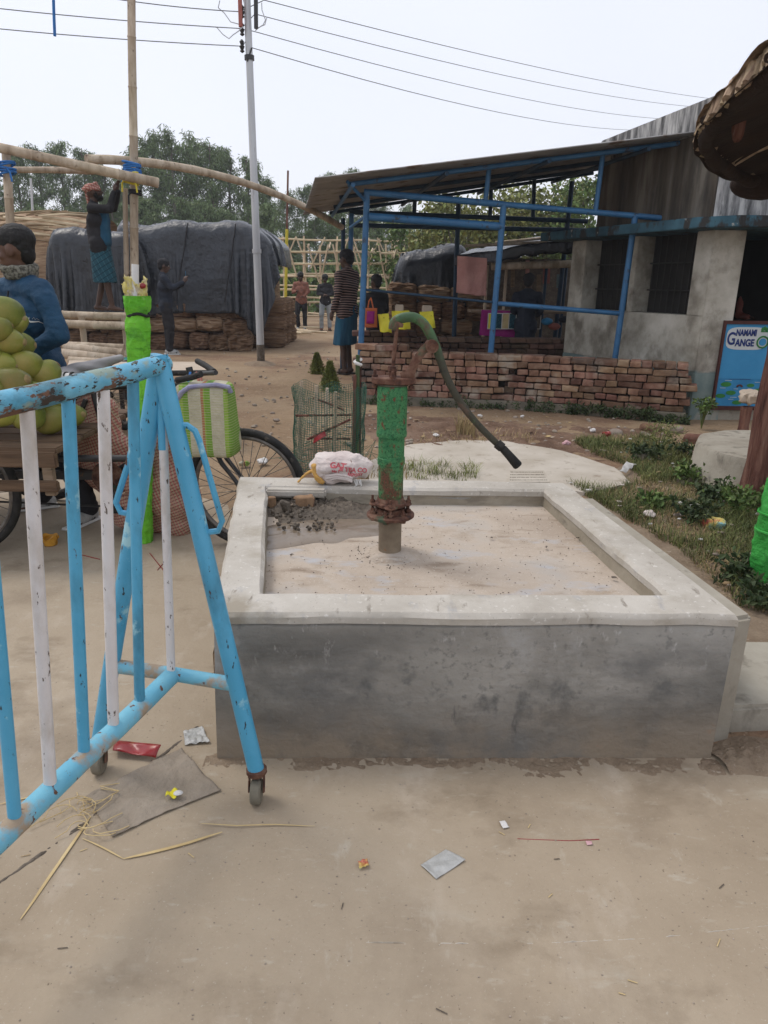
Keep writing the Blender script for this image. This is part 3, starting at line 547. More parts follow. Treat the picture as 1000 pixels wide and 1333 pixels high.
# lever
hook = [(511, 429), (514, 419), (524, 414), (538, 413), (550, 419.5), (558, 431), (564, 443), (569, 455)]
arm = [(573, 467), (580, 487), (590, 508), (603, 529), (619, 549), (635, 566), (650, 580)]
pts = [pp(*q, dy=-.002) for q in hook]+[pp(*q, dy=-.004-.002*i) for i, q in enumerate(arm)]
rs = [.013, .016, .016, .016, .0155, .0155, .015, .0145]+[.0135, .0125, .012, .0115, .011, .011, .011]
P2 = []; R2 = []
for i in range(len(pts)-1):
    for k in range(3):
        t = k/3; p0 = pts[max(i-1, 0)]; p1 = pts[i]; p2 = pts[i+1]; p3 = pts[min(i+2, len(pts)-1)]
        P2.append(.5*((2*p1)+(p2-p0)*t+(2*p0-5*p1+4*p2-p3)*t*t+(3*p1-p0-3*p2+p3)*t**3)); R2.append(rs[i]+(rs[i+1]-rs[i])*t)
P2.append(pts[-1]); R2.append(rs[-1])
lv = MB().tube(P2, R2, 12, flat=.72, upv=(0, 1, 0)).build('lever', M_lever, hp)
gp = [pts[-1], pp(654, 583, -.02), pp(664, 594, -.022), pp(675, 607, -.024)]
b = MB(); b.tube(lin(pts[-2].lerp(pts[-1], .8), gp[1], 2), .0165, 14); b.build('grip_collar', M_black, lv)
MB().tube([gp[1], gp[1].lerp(gp[2], .15), gp[2], gp[3].lerp(gp[2], .1), gp[3]], [.012, .0135, .0145, .0165, .014], 16).build('grip', M_black, lv)
b = MB()
for s in (-.013, .013): b.tube([pp(514, 429, s), pp(517, 422, s), pp(525, 424, s*.9)], [.008, .012, .006], 10, flat=.5, upv=(0, 1, 0))
b.cyl(rod_t-V((0, .02, 0)), rod_t+V((0, .02, 0)), .006, seg=8); b.build('rod_shackle', M_rust, hp)
# ================================================================= BARRIER
AP = V((-.505, 1.60, 1.118)); FN = V((-.322, 1.54, 0)); FF = V((-.775, 1.65, 0))
d = V((-.31, -1, 0)).normalized()
MID = V((-.535, 1.60, .335))
# bottom rail direction chosen so that it runs parallel to the top one
b0 = G(0, 1092, .315); db = (b0-MID)
LEN = 1.75
t1 = P(0, 532, 1.13); dt = (t1-AP); dt.z *= .6; dt.normalize(); dbn = db.normalized()
TE = AP+dt*LEN; BE = MID+dbn*LEN
br = thing('crowd_barrier', 'sky blue and white pipe barrier on castors with flaking paint', 'barrier', (-.8, 1.1, 0))
MB().tube(wob(lin(AP-dt*.02, TE, 30), .003, 9), .0215, 20).build('top_rail', M_blue_rail, br)
MB().tube(wob(lin(MID, BE, 30), .003, 9), .0225, 18).build('bottom_rail', M_dusty, br)
def onrail(A, D, xp):
    lo, hi = 0., 1.6
    for _ in range(40):
        m = (lo+hi)/2; q = A+D*m; v = q-V((0, 0, CAMZ)); z = v.dot(fwd)
        if z < .05: hi = m; continue
        xx = 500+FPX*v.dot(right)/z
        if xx > xp: lo = m
        else: hi = m
    return A+D*lo, lo
bars = [(213, 217, 'w'), (172, 182, 'b'), (133, 148, 'w'), (87, 110, 'b'), (33, 66, 'w'), (-30, 20, 'b')]
last = []
for tx, bx, c in bars:
    a, ta = onrail(AP, dt, tx); b_, tb = onrail(MID, dbn, bx); last.append((ta, tb))
    if tx == 213: a = AP.lerp(MID, .10); b_ = MID+dbn*.012
    o = MB().tube([a-V((0, 0, .02)), b_+V((0, 0, .0))], .0105 if tx == 213 else .0122, 16).build('bar', M_white if c == 'w' else M_blue, br)
    if c == 'w': o['label'] = 'white upright bar'
    else: o['label'] = 'blue upright bar'
    if tx == 213: MB().tube([a, a.lerp(b_, .16)], .0109, 16).build('painted_end', M_blue, o)
ta, tb = last[-1]
for k in range(8):
    ta += .135; tb += .135
    if ta < LEN-.02 and tb < LEN-.02: o = MB().tube([AP+dt*ta-V((0, 0, .02)), MID+dbn*tb], .0122, 16).build('bar', M_white if k % 2 == 0 else M_blue, br)
for F in (FN, FF):
    top = AP+V((0, 0, .01)); bt = F+V((0, 0, .085)); dd = (bt-top).normalized()
    lg_ = MB().tube(lin(top-dd*.012+(F-FN)*0, bt, 10), .0212, 18).build('leg', M_blue, br)
    # castor : fork and wheel
    f = MB()
    for s in (-.019, .019): f.tube([F+V((s, 0, .092)), F+V((s, -.006, .06)), F+V((s, -.014, .035))], .010, 8, flat=.3, upv=(1, 0, 0))
    f.lathe([(.024, .080), (.027, .085), (.027, .095), (.02, .098)], F, 14); fk = f.build('castor_fork', M_rust, lg_)
    w = MB(); rot = Matrix.Rotation(R(90), 3, 'Y'); w.lathe([(.012, -.013), (.030, -.013), (.034, -.009), (.034, .009), (.030, .013), (.012, .013)], F+V((0, -.014, .036)), 20, rot=rot); w.build('castor_wheel', M_plinth, fk)
def onleg(F, z): A = AP; t = (A.z-z)/(A.z-.085); return A.lerp(F+V((0, 0, .085)), t)
MB().tube(lin(onleg(FF, MID.z), MID, 3)+lin(MID, onleg(FN, MID.z), 3)[1:], .0182, 18).build('cross_rail', M_dusty, br)
# hook handles welded to the end legs
def hook_handle(F, z0, z1, out):
    a, b = onleg(F, z0), onleg(F, z1); o = V(out); return [a, a+o*.55, a+o*.85+V((0, 0, -.012)), a+o+V((0, 0, -.035)), b+o+V((0, 0, .03)), b+o*.8+V((0, 0, .006)), b]
MB().tube(hook_handle(FN, .985, .73, (.055, -.0, -.0)), .0075, 8).build('hook_handle', M_blue, br)
MB().tube(hook_handle(FF, .93, .76, (-.045, .0, 0)), .0075, 8).build('hook_handle', M_blue, br)
# ================================================================= FOREGROUND LITTER
def sheet(name, corners, m, label, cat, z=.004, amp=.006, f=12, nu=30, nv=24, solid=.0012, group=None, edge=.01, lift=0):
    a, b, c, d_ = [V(q) for q in corners]; ctr = (a+b+c+d_)/4; ctr.z = 0; mb = MB()
    def fn(u, v):
        p = a.lerp(b, u).lerp(d_.lerp(c, u), v); e = V((n3(p, 9, 1), n3(p, 9, 6), 0))*edge
        h = abs(n3(p, f))+.5*abs(n3(p, f*2.3, 3)); return (p.x+e.x, p.y+e.y, z+p.z+amp*h*2+lift*math.sin(math.pi*u))
    mb.grid(fn, nu, nv); return solo(mb, name, m, label, cat, ctr, solid=solid, group=group)
rag = sheet('rag', [G(112, 1040), G(145, 1092), G(287, 1030), G(236, 976)], M_rag, 'crumpled grey cloth rag lying on the concrete under the barrier', 'rag', amp=.007, f=11, nu=60, nv=44)
pk = thing('snack_wrapper', 'flattened glossy red wrapper on the ground behind the grey rag', 'wrapper', G(178, 978))
A_, B_, C_, D_ = G(150, 966, .01), G(147, 979, .02), G(203, 989, .01), G(210, 972, .035)
MB().grid(lambda u, v: V(A_).lerp(V(D_), u).lerp(V(B_).lerp(V(C_), u), v)+V((0, 0, .008*math.sin(u*9)*math.sin(3*v)+.006)), 14, 6).build('foil', M_red, pk, solid=.002)
q = G(228, 1033, .02); cupz = thing('torn_wrapper', 'small torn yellow and white wrapper on top of the grey rag', 'wrapper', (q.x, q.y, .014))
MB().grid(lambda u, v: (q.x-.022+u*.028, q.y-.012+v*.026, .020+.007*math.sin(u*6+v*4)), 8, 8).build('yellow_piece', M_yellow, cupz, solid=.001)
MB().ball((q.x+.010, q.y-.002, .024), (.013, .010, .006), 12, 6, jit=.3, jf=60).build('white_piece', M_paper, cupz)
sheet('plastic_scrap', [G(236, 955), G(240, 972), G(275, 970), G(262, 948)], M_clear, 'crinkled clear plastic scrap beside the basin corner', 'plastic scrap', amp=.010, f=20)
sheet('plastic_pouch', [G(548, 1128), G(568, 1147), G(606, 1122), G(580, 1108)], M_clear, 'empty clear polythene pouch lying alone on the concrete', 'plastic pouch', amp=.003, f=16, edge=.002)
sheet('brown_leaf', [G(466, 1126), G(468, 1136), G(480, 1133), G(478, 1122)], M_foil, 'tiny curled brown and white leaf left of the clear pouch', 'leaf', amp=.008, f=40, nu=10, nv=8)
sheet('paper_chip', [G(650, 1072), G(655, 1081), G(663, 1079), G(657, 1071)], M_paper, 'tiny pale paper chip near the red stick', 'paper scrap', amp=.003, f=40, nu=8, nv=6, edge=.001)
sheet('pink_chip', [G(762, 1097), G(764, 1102), G(771, 1102), G(770, 1097)], M_pinklit, 'tiny pink petal touching the red stick', 'petal', amp=.003, f=40, nu=8, nv=6, edge=.001)
st = MB().tube(wob([G(674+i*(781-674)/14, 1094-.3*abs(i-9), .004) for i in range(15)], .004, 3), .0012, 6); solo(st, 'incense_stick', M_red, 'thin red incense stick lying on the concrete', 'stick', G(727, 1094))
strs = [([(118, 1062), (95, 1095), (60, 1145), (26, 1197)], .0042, 'long split straw blade pointing to the lower left corner'), ([(112, 1068), (160, 1045), (205, 1058)][:0] or [(105, 1092), (135, 1106), (160, 1118)], .0022, 'short straw joining the tangle to the folded straw blade'),
        ([(160, 1118), (200, 1108), (245, 1097), (290, 1084)], .0045, 'pale flat straw blade lying below the grey rag'), ([(262, 1073), (310, 1076), (360, 1074), (410, 1075)], .0018, 'thin straw lying alone right of the rag'),
        ([(0, 1047), (40, 1037), (75, 1025)], .0025, 'straw behind the bottom rail at the left edge')]
for pts_, r_, lb in strs:
    mb = MB(); pp_ = [G(x, y, .005) for x, y in pts_]; q_ = []
    for i in range(len(pp_)-1): q_ += lin(pp_[i], pp_[i+1], 5)[:-1]
    q_.append(pp_[-1]); mb.tube(wob(q_, .006, 5), [r_*(1-.7*abs(2*i/(len(q_)-1)-1)**3) for i in range(len(q_))], 6, flat=.35); solo(mb, 'straw', M_straw, lb, 'straw', pp_[1], group='loose straws by the barrier')
mb = MB()
for i in range(16):
    c0 = G(110+rnd(-10, 12), 1065+rnd(-25, 15), .008); a0 = rnd(0, 6.28); L_ = rnd(.04, .11)
    pts_ = [c0+V((math.cos(a0+k*rnd(.1, .35))*L_*k/6, math.sin(a0+k*.25)*L_*k/6, .012*math.sin(k*.5))) for k in range(7)]; mb.tube(pts_, .0012, 5)
solo(mb, 'straw_tangle', M_straw, 'knotted tangle of straw at the left corner of the rag', 'straw', G(112, 1065), kind='stuff')
cup = G(66, 710, 0); mb = MB()
mb.grid(lambda u, v: (cup.x+math.cos(2*math.pi*u)*(.028+.014*v)*(1+.3*n3((u*4, v*3, 0), 2)), cup.y+math.sin(2*math.pi*u)*(.026+.012*v), .003+v*.05*(1+.4*n3((u*5, 1, v), 1.5))), 24, 8)
solo(mb, 'crushed_cup', M_amber, 'crushed amber plastic cup on the ground behind the barrier', 'plastic cup', cup, solid=.002)
for k in range(16):
    c = G(rnd(20, 990), rnd(1000, 1320), .004)
    a = rnd(0, 3); L_ = rnd(.004, .012); mb = MB().tube([c-V((math.cos(a), math.sin(a), 0))*L_, c+V((math.cos(a), math.sin(a), 0))*L_], .0012, 5, flat=.5)
    solo(mb, 'twig_scrap', random.choice([M_straw, M_mud, M_drygrass]), 'tiny dry twig fragment on the foreground concrete', 'twig', c, group='twig fragments on the foreground concrete')
for (x0, y0, x1, y1) in [(195, 720, 215, 745), (205, 742, 222, 722), (105, 722, 130, 728)]:
    mb = MB().tube(lin(G(x0, y0, .004), G(x1, y1, .004), 3), .002, 5); solo(mb, 'burnt_stick', M_red, 'thin red stick on the ground behind the barrier bars', 'stick', G(x0, y0), group='thin red sticks behind the barrier')
# ================================================================= helpers for planes
def hit(x, y, pt, nrm):
    r = ray(x, y); o = V((0, 0, CAMZ)); return o+r*((V(pt)-o).dot(V(nrm))/r.dot(V(nrm)))
def bentpost(xa, ya, xb, yb, Y):
    a, b = P(xa, ya, Y), P(xb, yb, Y); t = a.z/(a.z-b.z); return a, a.lerp(b, t)
# ================================================================= BRICK WALLS
def brick_wall(root, A, B, h0, h1, m, thick=2, bl=.235, bh=.064, z0=.0, ragged=.0, seed=1, gap=.007):
    random.seed(seed); A = V((*A, 0)); B = V((*B, 0)); L = (B-A).length; t = (B-A)/L; n_ = V((-t.y, t.x, 0)); ang = math.atan2(t.y, t.x)
    c = 0; z = z0; mb = MB(); rows = int((max(h0, h1)-z0)/(bh+gap))+1
    for r in range(rows):
        x = -rnd(0, .2)
        while x < L:
            w = random.choice([bl, bl, bl*.5, bl*.5, bl*.55, bl*.75]) if True else bl
            w *= rnd(.92, 1.05); cx = x+w/2; hh = h0+(h1-h0)*min(1, max(0, cx/L)); hh += ragged*n3((cx, 0, 0), 2)
            if z+bh*.5 < hh and 0 < cx < L:
                j = rnd(-.012, .012); k = t*cx+n_*(j+.055)
                b = MB(); b.box((A.x+k.x, A.y+k.y, z+bh/2+rnd(-.003, .003)), (w-gap, .11, bh*rnd(.88, 1.02)), rot=Euler((rnd(-.03, .03), rnd(-.04, .04), ang+rnd(-.07, .07))), jit=.0065)
                mb.add(b.v, b.f)
                k = t*cx+n_*(.17+rnd(-.01, .01))
                if thick > 1: mb.box((A.x+k.x, A.y+k.y, z+bh/2), (w-gap, .11, bh*.97), rot=Euler((0, 0, ang+rnd(-.04, .04))), jit=.004)
            x += w
        z += bh+gap
    o = mb.build('brick_courses', m, root, smooth=False); bv = o.modifiers.new('b', 'BEVEL'); bv.width = .010; bv.segments = 2
    # near-black filler: paints the shade in the open joints and blocks see-through
    cm = MB(); k0 = n_*.09
    cm.add([(A.x+k0.x+n_.x*d+t.x*s, A.y+k0.y+n_.y*d+t.y*s, zz_) for s, hh in ((.04, h0), (L-.04, h1)) for d in (0, .05) for zz_ in (z0, hh-.10)], [(0, 1, 3, 2), (4, 6, 7, 5), (0, 4, 5, 1), (2, 3, 7, 6), (1, 5, 7, 3), (0, 2, 6, 4)])
    cm.build('dark_filler', M_dark, root); return o
wa, wb_, wm = G(466, 524), G(892, 549), G(660, 532)
q4 = [G(440, 532), G(900, 560), G(770, 612), G(500, 588)]
tag(MB().grid(lambda u, v: (lambda p: (p.x+.1*n3(p, 3), p.y+.1*n3(p, 3, 5), .0+.022*(1-(2*u-1)**6)*(1-(2*v-1)**4)*(1+1.2*n3(p, 5)+.6*n3(p, 16))-.012))(q4[0].lerp(q4[1], u).lerp(q4[3].lerp(q4[2], u), v)), 160, 90).build('soil_bare', M_soil2), kind='structure')
w1 = thing('brick_wall', 'low wall of loosely stacked old red bricks under the blue shelter frame', 'brick wall', ((wa.x+wb_.x)/2, (wa.y+wb_.y)/2, 0))
zl = P(470, 449, wa.y).z; zm = P(660, 462, wm.y).z; zr = P(870, 474, wb_.y).z
brick_wall(w1, (wa.x, wa.y), (wm.x, wm.y), zl, zm, M_brick, seed=3, z0=.09)
brick_wall(w1, (wm.x, wm.y), (wb_.x, wb_.y), zm+.0, zr, M_brick, seed=8, ragged=.03, z0=.09)
for (a, b) in ((wa, wm), (wm, wb_)):
    t = (b-a).normalized(); n_ = V((-t.y, t.x, 0)); a2 = a-n_*.035; b2 = b-n_*.035
    MB().poly([(a2.x, a2.y), (b2.x, b2.y), (b2.x+n_.x*.3, b2.y+n_.y*.3), (a2.x+n_.x*.3, a2.y+n_.y*.3)], -.05, .088).build('footing', M_plinth, w1, bevel=.01)
w2 = thing('brick_wall', 'darker brick wall standing behind the front brick wall', 'brick wall', (.9, 9.6, 0))
a, b = P(470, 440, 9.45), P(744, 452, 9.6)
brick_wall(w2, (a.x, a.y), (b.x, b.y), P(480, 432, 9.5).z, P(700, 442, 9.6).z, M_brick_dark, seed=5, z0=.0)
# ================================================================= SHELTER
sh_ = thing('pipe_shelter', 'open shelter of blue painted pipes with a sloping corrugated tin roof', 'shelter', (1.2, 8.2, 0))
FY = 8.2
def bar2(name, a, b, r, m=None, seg=12, par=None): return MB().tube(lin(a, b, 3), r, seg).build(name, m or M_frameblue, par or sh_)
a, b = bentpost(478, 250, 468, 500, FY); bar2('post', a, b, .033)
a, b = bentpost(656, 265, 638, 470, FY); bar2('post', a, b, .033)
a, b = bentpost(827, 281, 801, 465, FY); bar2('post', a, b, .033)
bar2('beam', P(474, 250, FY), P(655, 266, FY), .034); bar2('beam', P(655, 266, FY), P(886, 286, FY), .03)
bar2('beam', P(480, 282, FY), P(655, 295, FY), .042)
bar2('rail', P(648, 395, FY), P(806, 408, FY), .026); bar2('rail', P(474, 377, FY), P(648, 394, FY), .014, M_framedark)
RN = [P(410, 232, 7.7), P(905, 172, 7.7)]; RF = [P(395, 279, 11.4), P(768, 222, 11.4)]
dl = (RN[1]-RN[0]); RN[1] = RN[0]+dl*1.06; RF[1] = RF[0]+(RF[1]-RF[0])*1.02
def roofp(u, v, dz=0): p = RN[0].lerp(RN[1], u).lerp(RF[0].lerp(RF[1], u), v); return V((p.x, p.y, p.z+dz))
mb = MB(); NV = 420
mb.grid(lambda u, v: roofp(u, v, .010*math.sin(v*3.9/.076*2*math.pi)), 6, NV); mb.build('roof', M_tin, sh_, solid=.004)
for v in (.10, .42, .72, .95): bar2('rafter', roofp(.09, v, -.05), roofp(.98, v, -.05), .026 if v < .2 else .024, M_frameblue if v < .2 else M_framedark)
for u in (.10, .34, .60, .85): bar2('purlin', roofp(u, .04, -.085), roofp(u, .98, -.085), .022, M_framedark if u > .1 else M_frameblue)
for x, yt, yb in ((632, 225, 262), (775, 190, 277), (930, 215, 286)):
    a = P(x, yb, FY); u = (a.x-RN[0].x)/(RN[1].x-RN[0].x); t = roofp(min(u, .98), .13, -.05)
    bar2('strut', a, V((a.x+.02, FY, t.z)), .026)
bar2('brace', P(476, 262, FY), P(452, 236, 7.95), .018); bar2('brace', P(474, 283, FY), P(456, 296, 8.6), .016)
BY = 11.1
for x, yt, yb, m_ in ((458, 278, 330, M_frameblue), (447, 284, 440, M_framedark), (597, 262, 440, M_framedark), (745, 236, 330, M_framedark)):
    a, b = bentpost(x, yt, x-(x-500)*.03-3, yb, BY); bar2('post', a, b, .035 if x != 447 else .03, m_)
for y0, y1 in ((268, 288), (285, 300)): bar2('beam', P(455, y0+8, BY), P(765, y1, BY), .032, M_framedark)
for x in (541, 640, 696): bar2('strut', P(x, 246-(x-541)*.12, BY), P(x-2, 283, BY), .03, M_framedark)
# ================================================================= BUILDING
F0 = V((ray(757, 400).x/ray(757, 400).y*9.2, 9.2, 0)); F1 = V((ray(917, 400).x/ray(917, 400).y*7.35, 7.35, 0))
ft_ = (F1-F0).normalized(); fn_ = V((ft_.y, -ft_.x, 0)); FLn = (F1-F0).length     # fn_ points towards the camera
if fn_.y > 0: fn_ = -fn_
def fs(x, y): q = hit(x, y, F0, fn_); return (q-F0).dot(ft_), q.z
zs = (fs(757, 312)[1]+fs(900, 303)[1])/2     # soffit
bd = thing('concrete_building', 'whitewashed concrete building with deep window openings and mildewed upper wall', 'building', (F1.x, F1.y, 0))
def wbox(s0, s1, z0, z1, d0, d1, name, m, par=None, org=F0, t=ft_, n_=fn_):
    c = org+t*((s0+s1)/2)-n_*((d0+d1)/2); return MB().rbox((c.x, c.y, (z0+z1)/2), (s1-s0, d1-d0, z1-z0), .006, rz=math.atan2(t.y, t.x)).build(name, m, par or bd)
sA, zA = fs(755, 403); sA2, _ = fs(815, 400); sB, zB = fs(821, 405); sB2, zB2 = fs(893, 412)
sill = (zA+zB)/2; sP = fs(757, 400)[0]
wbox(-.30, FLn, .47, sill, 0, .28, 'wall', M_plaster)
wbox(-.30, FLn, -.05, .469, -.006, .28, 'dado', M_teal)
wbox(-.30, -.02, sill+.001, zs, 0, .28, 'pillar', M_plaster); wbox(sA2, sB, sill+.001, zs, 0, .28, 'pillar', M_plaster)
wbox(sB2, FLn, sill+.001, zs, -.0, .28, 'pillar', M_plaster)
for s0, s1 in ((-.02, sA2), (sB, sB2)):
    w_ = MB(); L_ = s1-s0
    c = F0+ft_*((s0+s1)/2)-fn_*.24; w_.rbox((c.x, c.y, (sill+zs)/2), (L_, .02, zs-sill), .003, rz=math.atan2(ft_.y, ft_.x)); pn = w_.build('window', M_dark, bd)  # near-black panel painting the dark room behind the opening
    g_ = MB()
    for k in range(9):
        c = F0+ft_*(s0+L_*(k+.5)/9)-fn_*.20; g_.cyl((c.x, c.y, sill), (c.x, c.y, zs), .006, seg=6)
    for zz_ in (.3, .65): c0 = F0+ft_*s0-fn_*.2; c1 = F0+ft_*s1-fn_*.2; g_.cyl((c0.x, c0.y, sill+(zs-sill)*zz_), (c1.x, c1.y, sill+(zs-sill)*zz_), .008, seg=6)
    g_.build('grille', M_grille, pn)
# corner pillar and porch side
E1 = V((1, -.02, 0)).normalized(); n2 = V((E1.y, -E1.x, 0))
pw = P(957, 400, 7.35).x-F1.x
wbox(0, pw, -.05, zs, .001, .35, 'corner_pillar', M_plaster, org=F1, t=E1, n_=n2)
wbox(.0, pw+.004, -.05, .46, -.006, .34, 'dado', M_teal, org=F1, t=E1, n_=n2)
wbox(pw+.001, 4.5, -.05, .22, .02, .35, 'plinth', M_concrete, org=F1, t=E1, n_=n2)
wbox(pw+.9, pw+1.2, .221, zs, .05, .35, 'pillar', M_plaster, org=F1, t=E1, n_=n2)
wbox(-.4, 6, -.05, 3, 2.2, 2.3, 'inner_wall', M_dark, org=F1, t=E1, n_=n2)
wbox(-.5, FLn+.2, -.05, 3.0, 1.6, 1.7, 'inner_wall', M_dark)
# awning slab
S0 = F0+fn_*.32-ft_*.55; S1 = F1+fn_*.30+ft_*.05; S2 = F1+E1*5+n2*.45; S1b = F1+n2*.42+V((-.05, 0, 0)); 
mb = MB(); back = [F1+E1*5-n2*3, F0-fn_*3-ft_*.55]
mb.poly([(S0.x, S0.y), (S1.x, S1.y), (S1b.x+.1, S1b.y), (S2.x, S2.y), (back[0].x, back[0].y), (back[1].x, back[1].y)], zs+.001, zs+.10); mb.build('awning_slab', M_slabblue, bd, bevel=.008)
# upper wall, set back, with parapet
U0 = F0-fn_*.12-ft_*.02; U1 = F1-n2*.15+fn_*.0
zt0 = hit(776, 186, U0, fn_).z; zt1 = hit(925, 128, U0, fn_).z; zt_ = (zt0+zt1)/2
def hexa(a, b, thick, z0a, z0b, z1a, z1b, n_):
    a, b = V(a), V(b); A2 = a-n_*thick; B2 = b-n_*thick
    return MB().add([(a.x, a.y, z0a), (b.x, b.y, z0b), (b.x, b.y, z1b), (a.x, a.y, z1a), (A2.x, A2.y, z0a), (B2.x, B2.y, z0b), (B2.x, B2.y, z1b), (A2.x, A2.y, z1a)], [(0, 1, 2, 3), (7, 6, 5, 4), (0, 4, 5, 1), (3, 2, 6, 7), (0, 3, 7, 4), (1, 5, 6, 2)])
zroofL = hit(776, 192, U0, fn_).z; zroofR = hit(925, 160, U0, fn_).z
hexa(U0, U1, 3.0, zs+.10, zs+.10, zt0-.25, zt1-.30, fn_).build('upper_wall', M_upper, bd)
hexa(U0+fn_*.03-ft_*.03, U1+fn_*.03, .14, zt0-.249, zt1-.299, zt0, zt1, fn_).build('parapet', M_fascia, bd, bevel=.01)
hexa(U1+E1*.02, U1+E1*5, 2.5, zs+.10, zs+.10, zt1-.3, zt1-.3, n2).build('upper_wall', M_fascia, bd)
# ---- painted sign in the doorway
SY = 7.42
sg = [P(949, 424, SY), P(1040, 430, SY), P(1040, 536, SY), P(921, 524, SY)]
bl_, tl_ = P(921, 526, SY), P(947, 421, SY); wv = V((1, -.0, 0)); SW = .56; SH_ = tl_.z-bl_.z
o_ = V((bl_.x+.02, SY-.09, bl_.z))
sn = thing('painted_board', 'blue painted river board in a maroon frame reading NAMAMI GANGE with lily pads', 'sign', (o_.x+SW/2, o_.y, o_.z))
def sq(x, z, d=0): return (o_.x+x*SW, o_.y-d, o_.z+z*SH_)
def panel(x0, x1, z0, z1, d, th, name, m): c = ((x0+x1)/2, (z0+z1)/2); return MB().box(((o_.x+c[0]*SW), o_.y-d, o_.z+c[1]*SH_), ((x1-x0)*SW, th, (z1-z0)*SH_)).build(name, m, sn)
panel(.0, 1, 0.0, .34, .0, .02, 'water_panel', M_sign2); panel(0, 1, .341, 1, .001, .02, 'sky_panel', M_sign)
for (x0, x1, z0, z1) in ((-.04, 0, -.05, 1.04), (1, 1.04, -.05, 1.04), (0.0005, .9995, -.05, 0), (0.0005, .9995, 1, 1.04)): panel(x0, x1, z0, z1, .008, .035, 'frame', M_signframe)
# white rounded patch for the words
mb = MB(); N = 40; pt = []
for k in range(N):
    a = 2*math.pi*k/N; ex = .5; cx = math.copysign(abs(math.cos(a))**ex, math.cos(a)); cz = math.copysign(abs(math.sin(a))**ex, math.sin(a)); pt.append((.41+.37*cx, .83+.135*cz))
pt = [(min(x, .9), z) for x, z in pt]
mb.add([sq(x, z, .0135) for x, z in pt]+[sq(x, z, .008) for x, z in pt], [tuple(range(N))]+[(i, (i+1) % N, (i+1) % N+N, i+N) for i in range(N)]); mb.build('word_patch', M_signw, sn, smooth=False)
def stext(t, x, z, size, m, sx=1, name='lettering'):
    mt = Matrix.Translation(V(sq(x, z, .0155))-wloc(sn)) @ Matrix.Rotation(R(90), 4, 'X') @ Matrix.Diagonal((sx, 1, 1, 1)); return text_mesh(t, size, name, m, sn, mt, .0012, bold=.004)
stext('NAMAMI', .385, .895, .085, M_signink, .62); stext('ANGE', .38, .775, .095, M_signink, .74); stext('G', .13, .82, .17, M_signink, .7)
mb = MB()
mb.tube([V(sq(.70, .79, .016))+V((.055*math.cos(a*.3142), 0, .055*math.sin(a*.3142))) for a in range(21)], .008, 8); mb.build('round_emblem', M_signgreen, sn)
mb = MB(); c = V(sq(.70, .79, .0155)); mb.lathe([(.001, 0), (.036, .0), (.036, .002), (.001, .002)], c, 20, rot=Matrix.Rotation(R(90), 3, 'X')); mb.build('round_emblem', M_sign, sn)
mb = MB()
for dx in (-.02, .0, .02): mb.ball(V(sq(.70, .94, .014))+V((dx, 0, .01-abs(dx)*.5)), (.016, .003, .022), 10, 6)
mb.box(V(sq(.70, .915, .014)), (.07, .004, .012)); mb.build('lion_emblem', M_signgreen, sn)
random.seed(3)
for (x, z, r_) in ((.17, .27, .055), (.62, .26, .04), (.28, .165, .052), (.10, .125, .05), (.52, .12, .05), (.42, .045, .05), (.78, .20, .045)):
    mb = MB(); k_ = [V(sq(x, z, .0125))+V((r_*math.cos(a*.35), 0, .45*r_*math.sin(a*.35))) for a in range(18)]; mb.add(k_+[V(p)+V((0, .004, 0)) for p in k_], [tuple(range(18))]+[(i, (i+1) % 18, (i+1) % 18+18, i+18) for i in range(18)]); mb.build('lily_pad', M_signgreen, sn, smooth=False)
mb = MB()
for k in range(7): a = math.pi*k/6; mb.ball(V(sq(.42, .245, .0135))+V((.022*math.cos(a), 0, .014*math.sin(a))), (.012, .002, .009), 8, 5)
mb.build('lily_flower', M_signframe, sn)
for x, z, w_ in ((.2, .318, .12), (.75, .30, .12), (.12, .225, .10), (.36, .215, .08), (.34, .11, .12), (.30, .085, .09), (.4, .335, .4)):
    mb = MB(); mb.box(sq(x, z, .0118), (w_*SW, .003, .004)); mb.build('ripple', M_signw if w_ < .3 else M_signink, sn)
# red cloth on a person standing in the dark room is below, with the people
# ================================================================= MARKET STALL behind the walls
stl = thing('market_stall', 'dim market stall with a sagging black tarpaulin roof and hanging goods', 'stall', (2.2, 11, 0))
SYY = 10.8
mb = MB()
def tr(u, v):
    a = P(592, 333, 10.6).lerp(P(752, 312, 10.4), u); b = P(640, 318, 13.0).lerp(P(760, 300, 13.0), u); p = a.lerp(b, v); return (p.x, p.y, p.z+.05*n3(p, 2)+.02*n3(p, 6)-.06*math.sin(math.pi*u)*math.sin(math.pi*v))
mb.grid(tr, 50, 30); mb.build('tarpaulin_roof', M_tarp_dark, stl, solid=.008)
mb = MB(); mb.grid(lambda u, v: tuple(V(tr(u, 0))+V((0, -.02-.03*abs(n3((u*9, v, 0), 1)), -.14*v-.05*abs(n3((u*7, v, 2), 1))*v))), 50, 5); mb.build('tarpaulin_edge', M_tarp_dark, stl, solid=.006)
for (x0, y0, x1, y1, Y) in ((606, 320, 728, 314, 10.9), (645, 316, 745, 306, 11.6), (640, 347, 752, 343, 10.65)):
    mb = MB(); bamboo(mb, P(x0, y0, Y), P(x1, y1, Y), .022 if y0 != 347 else .05); mb.build('pole', M_bamboo, stl)
for x in (635, 660, 712, 738): mb = MB(); q = P(x, 345, 11.2); bamboo(mb, q, (q.x-.02, q.y, 0), .022); mb.build('post', M_bamboo if x < 700 else M_framedark, stl)
q0, q1 = P(596, 340, 12.7), P(780, 340, 12.7); MB().box(((q0.x+q1.x)/2, 12.7, .85), (q1.x-q0.x, .03, 1.75)).build('dark_backdrop', M_mud, stl)  # dark backdrop, the dim depth of the stall put into its colour
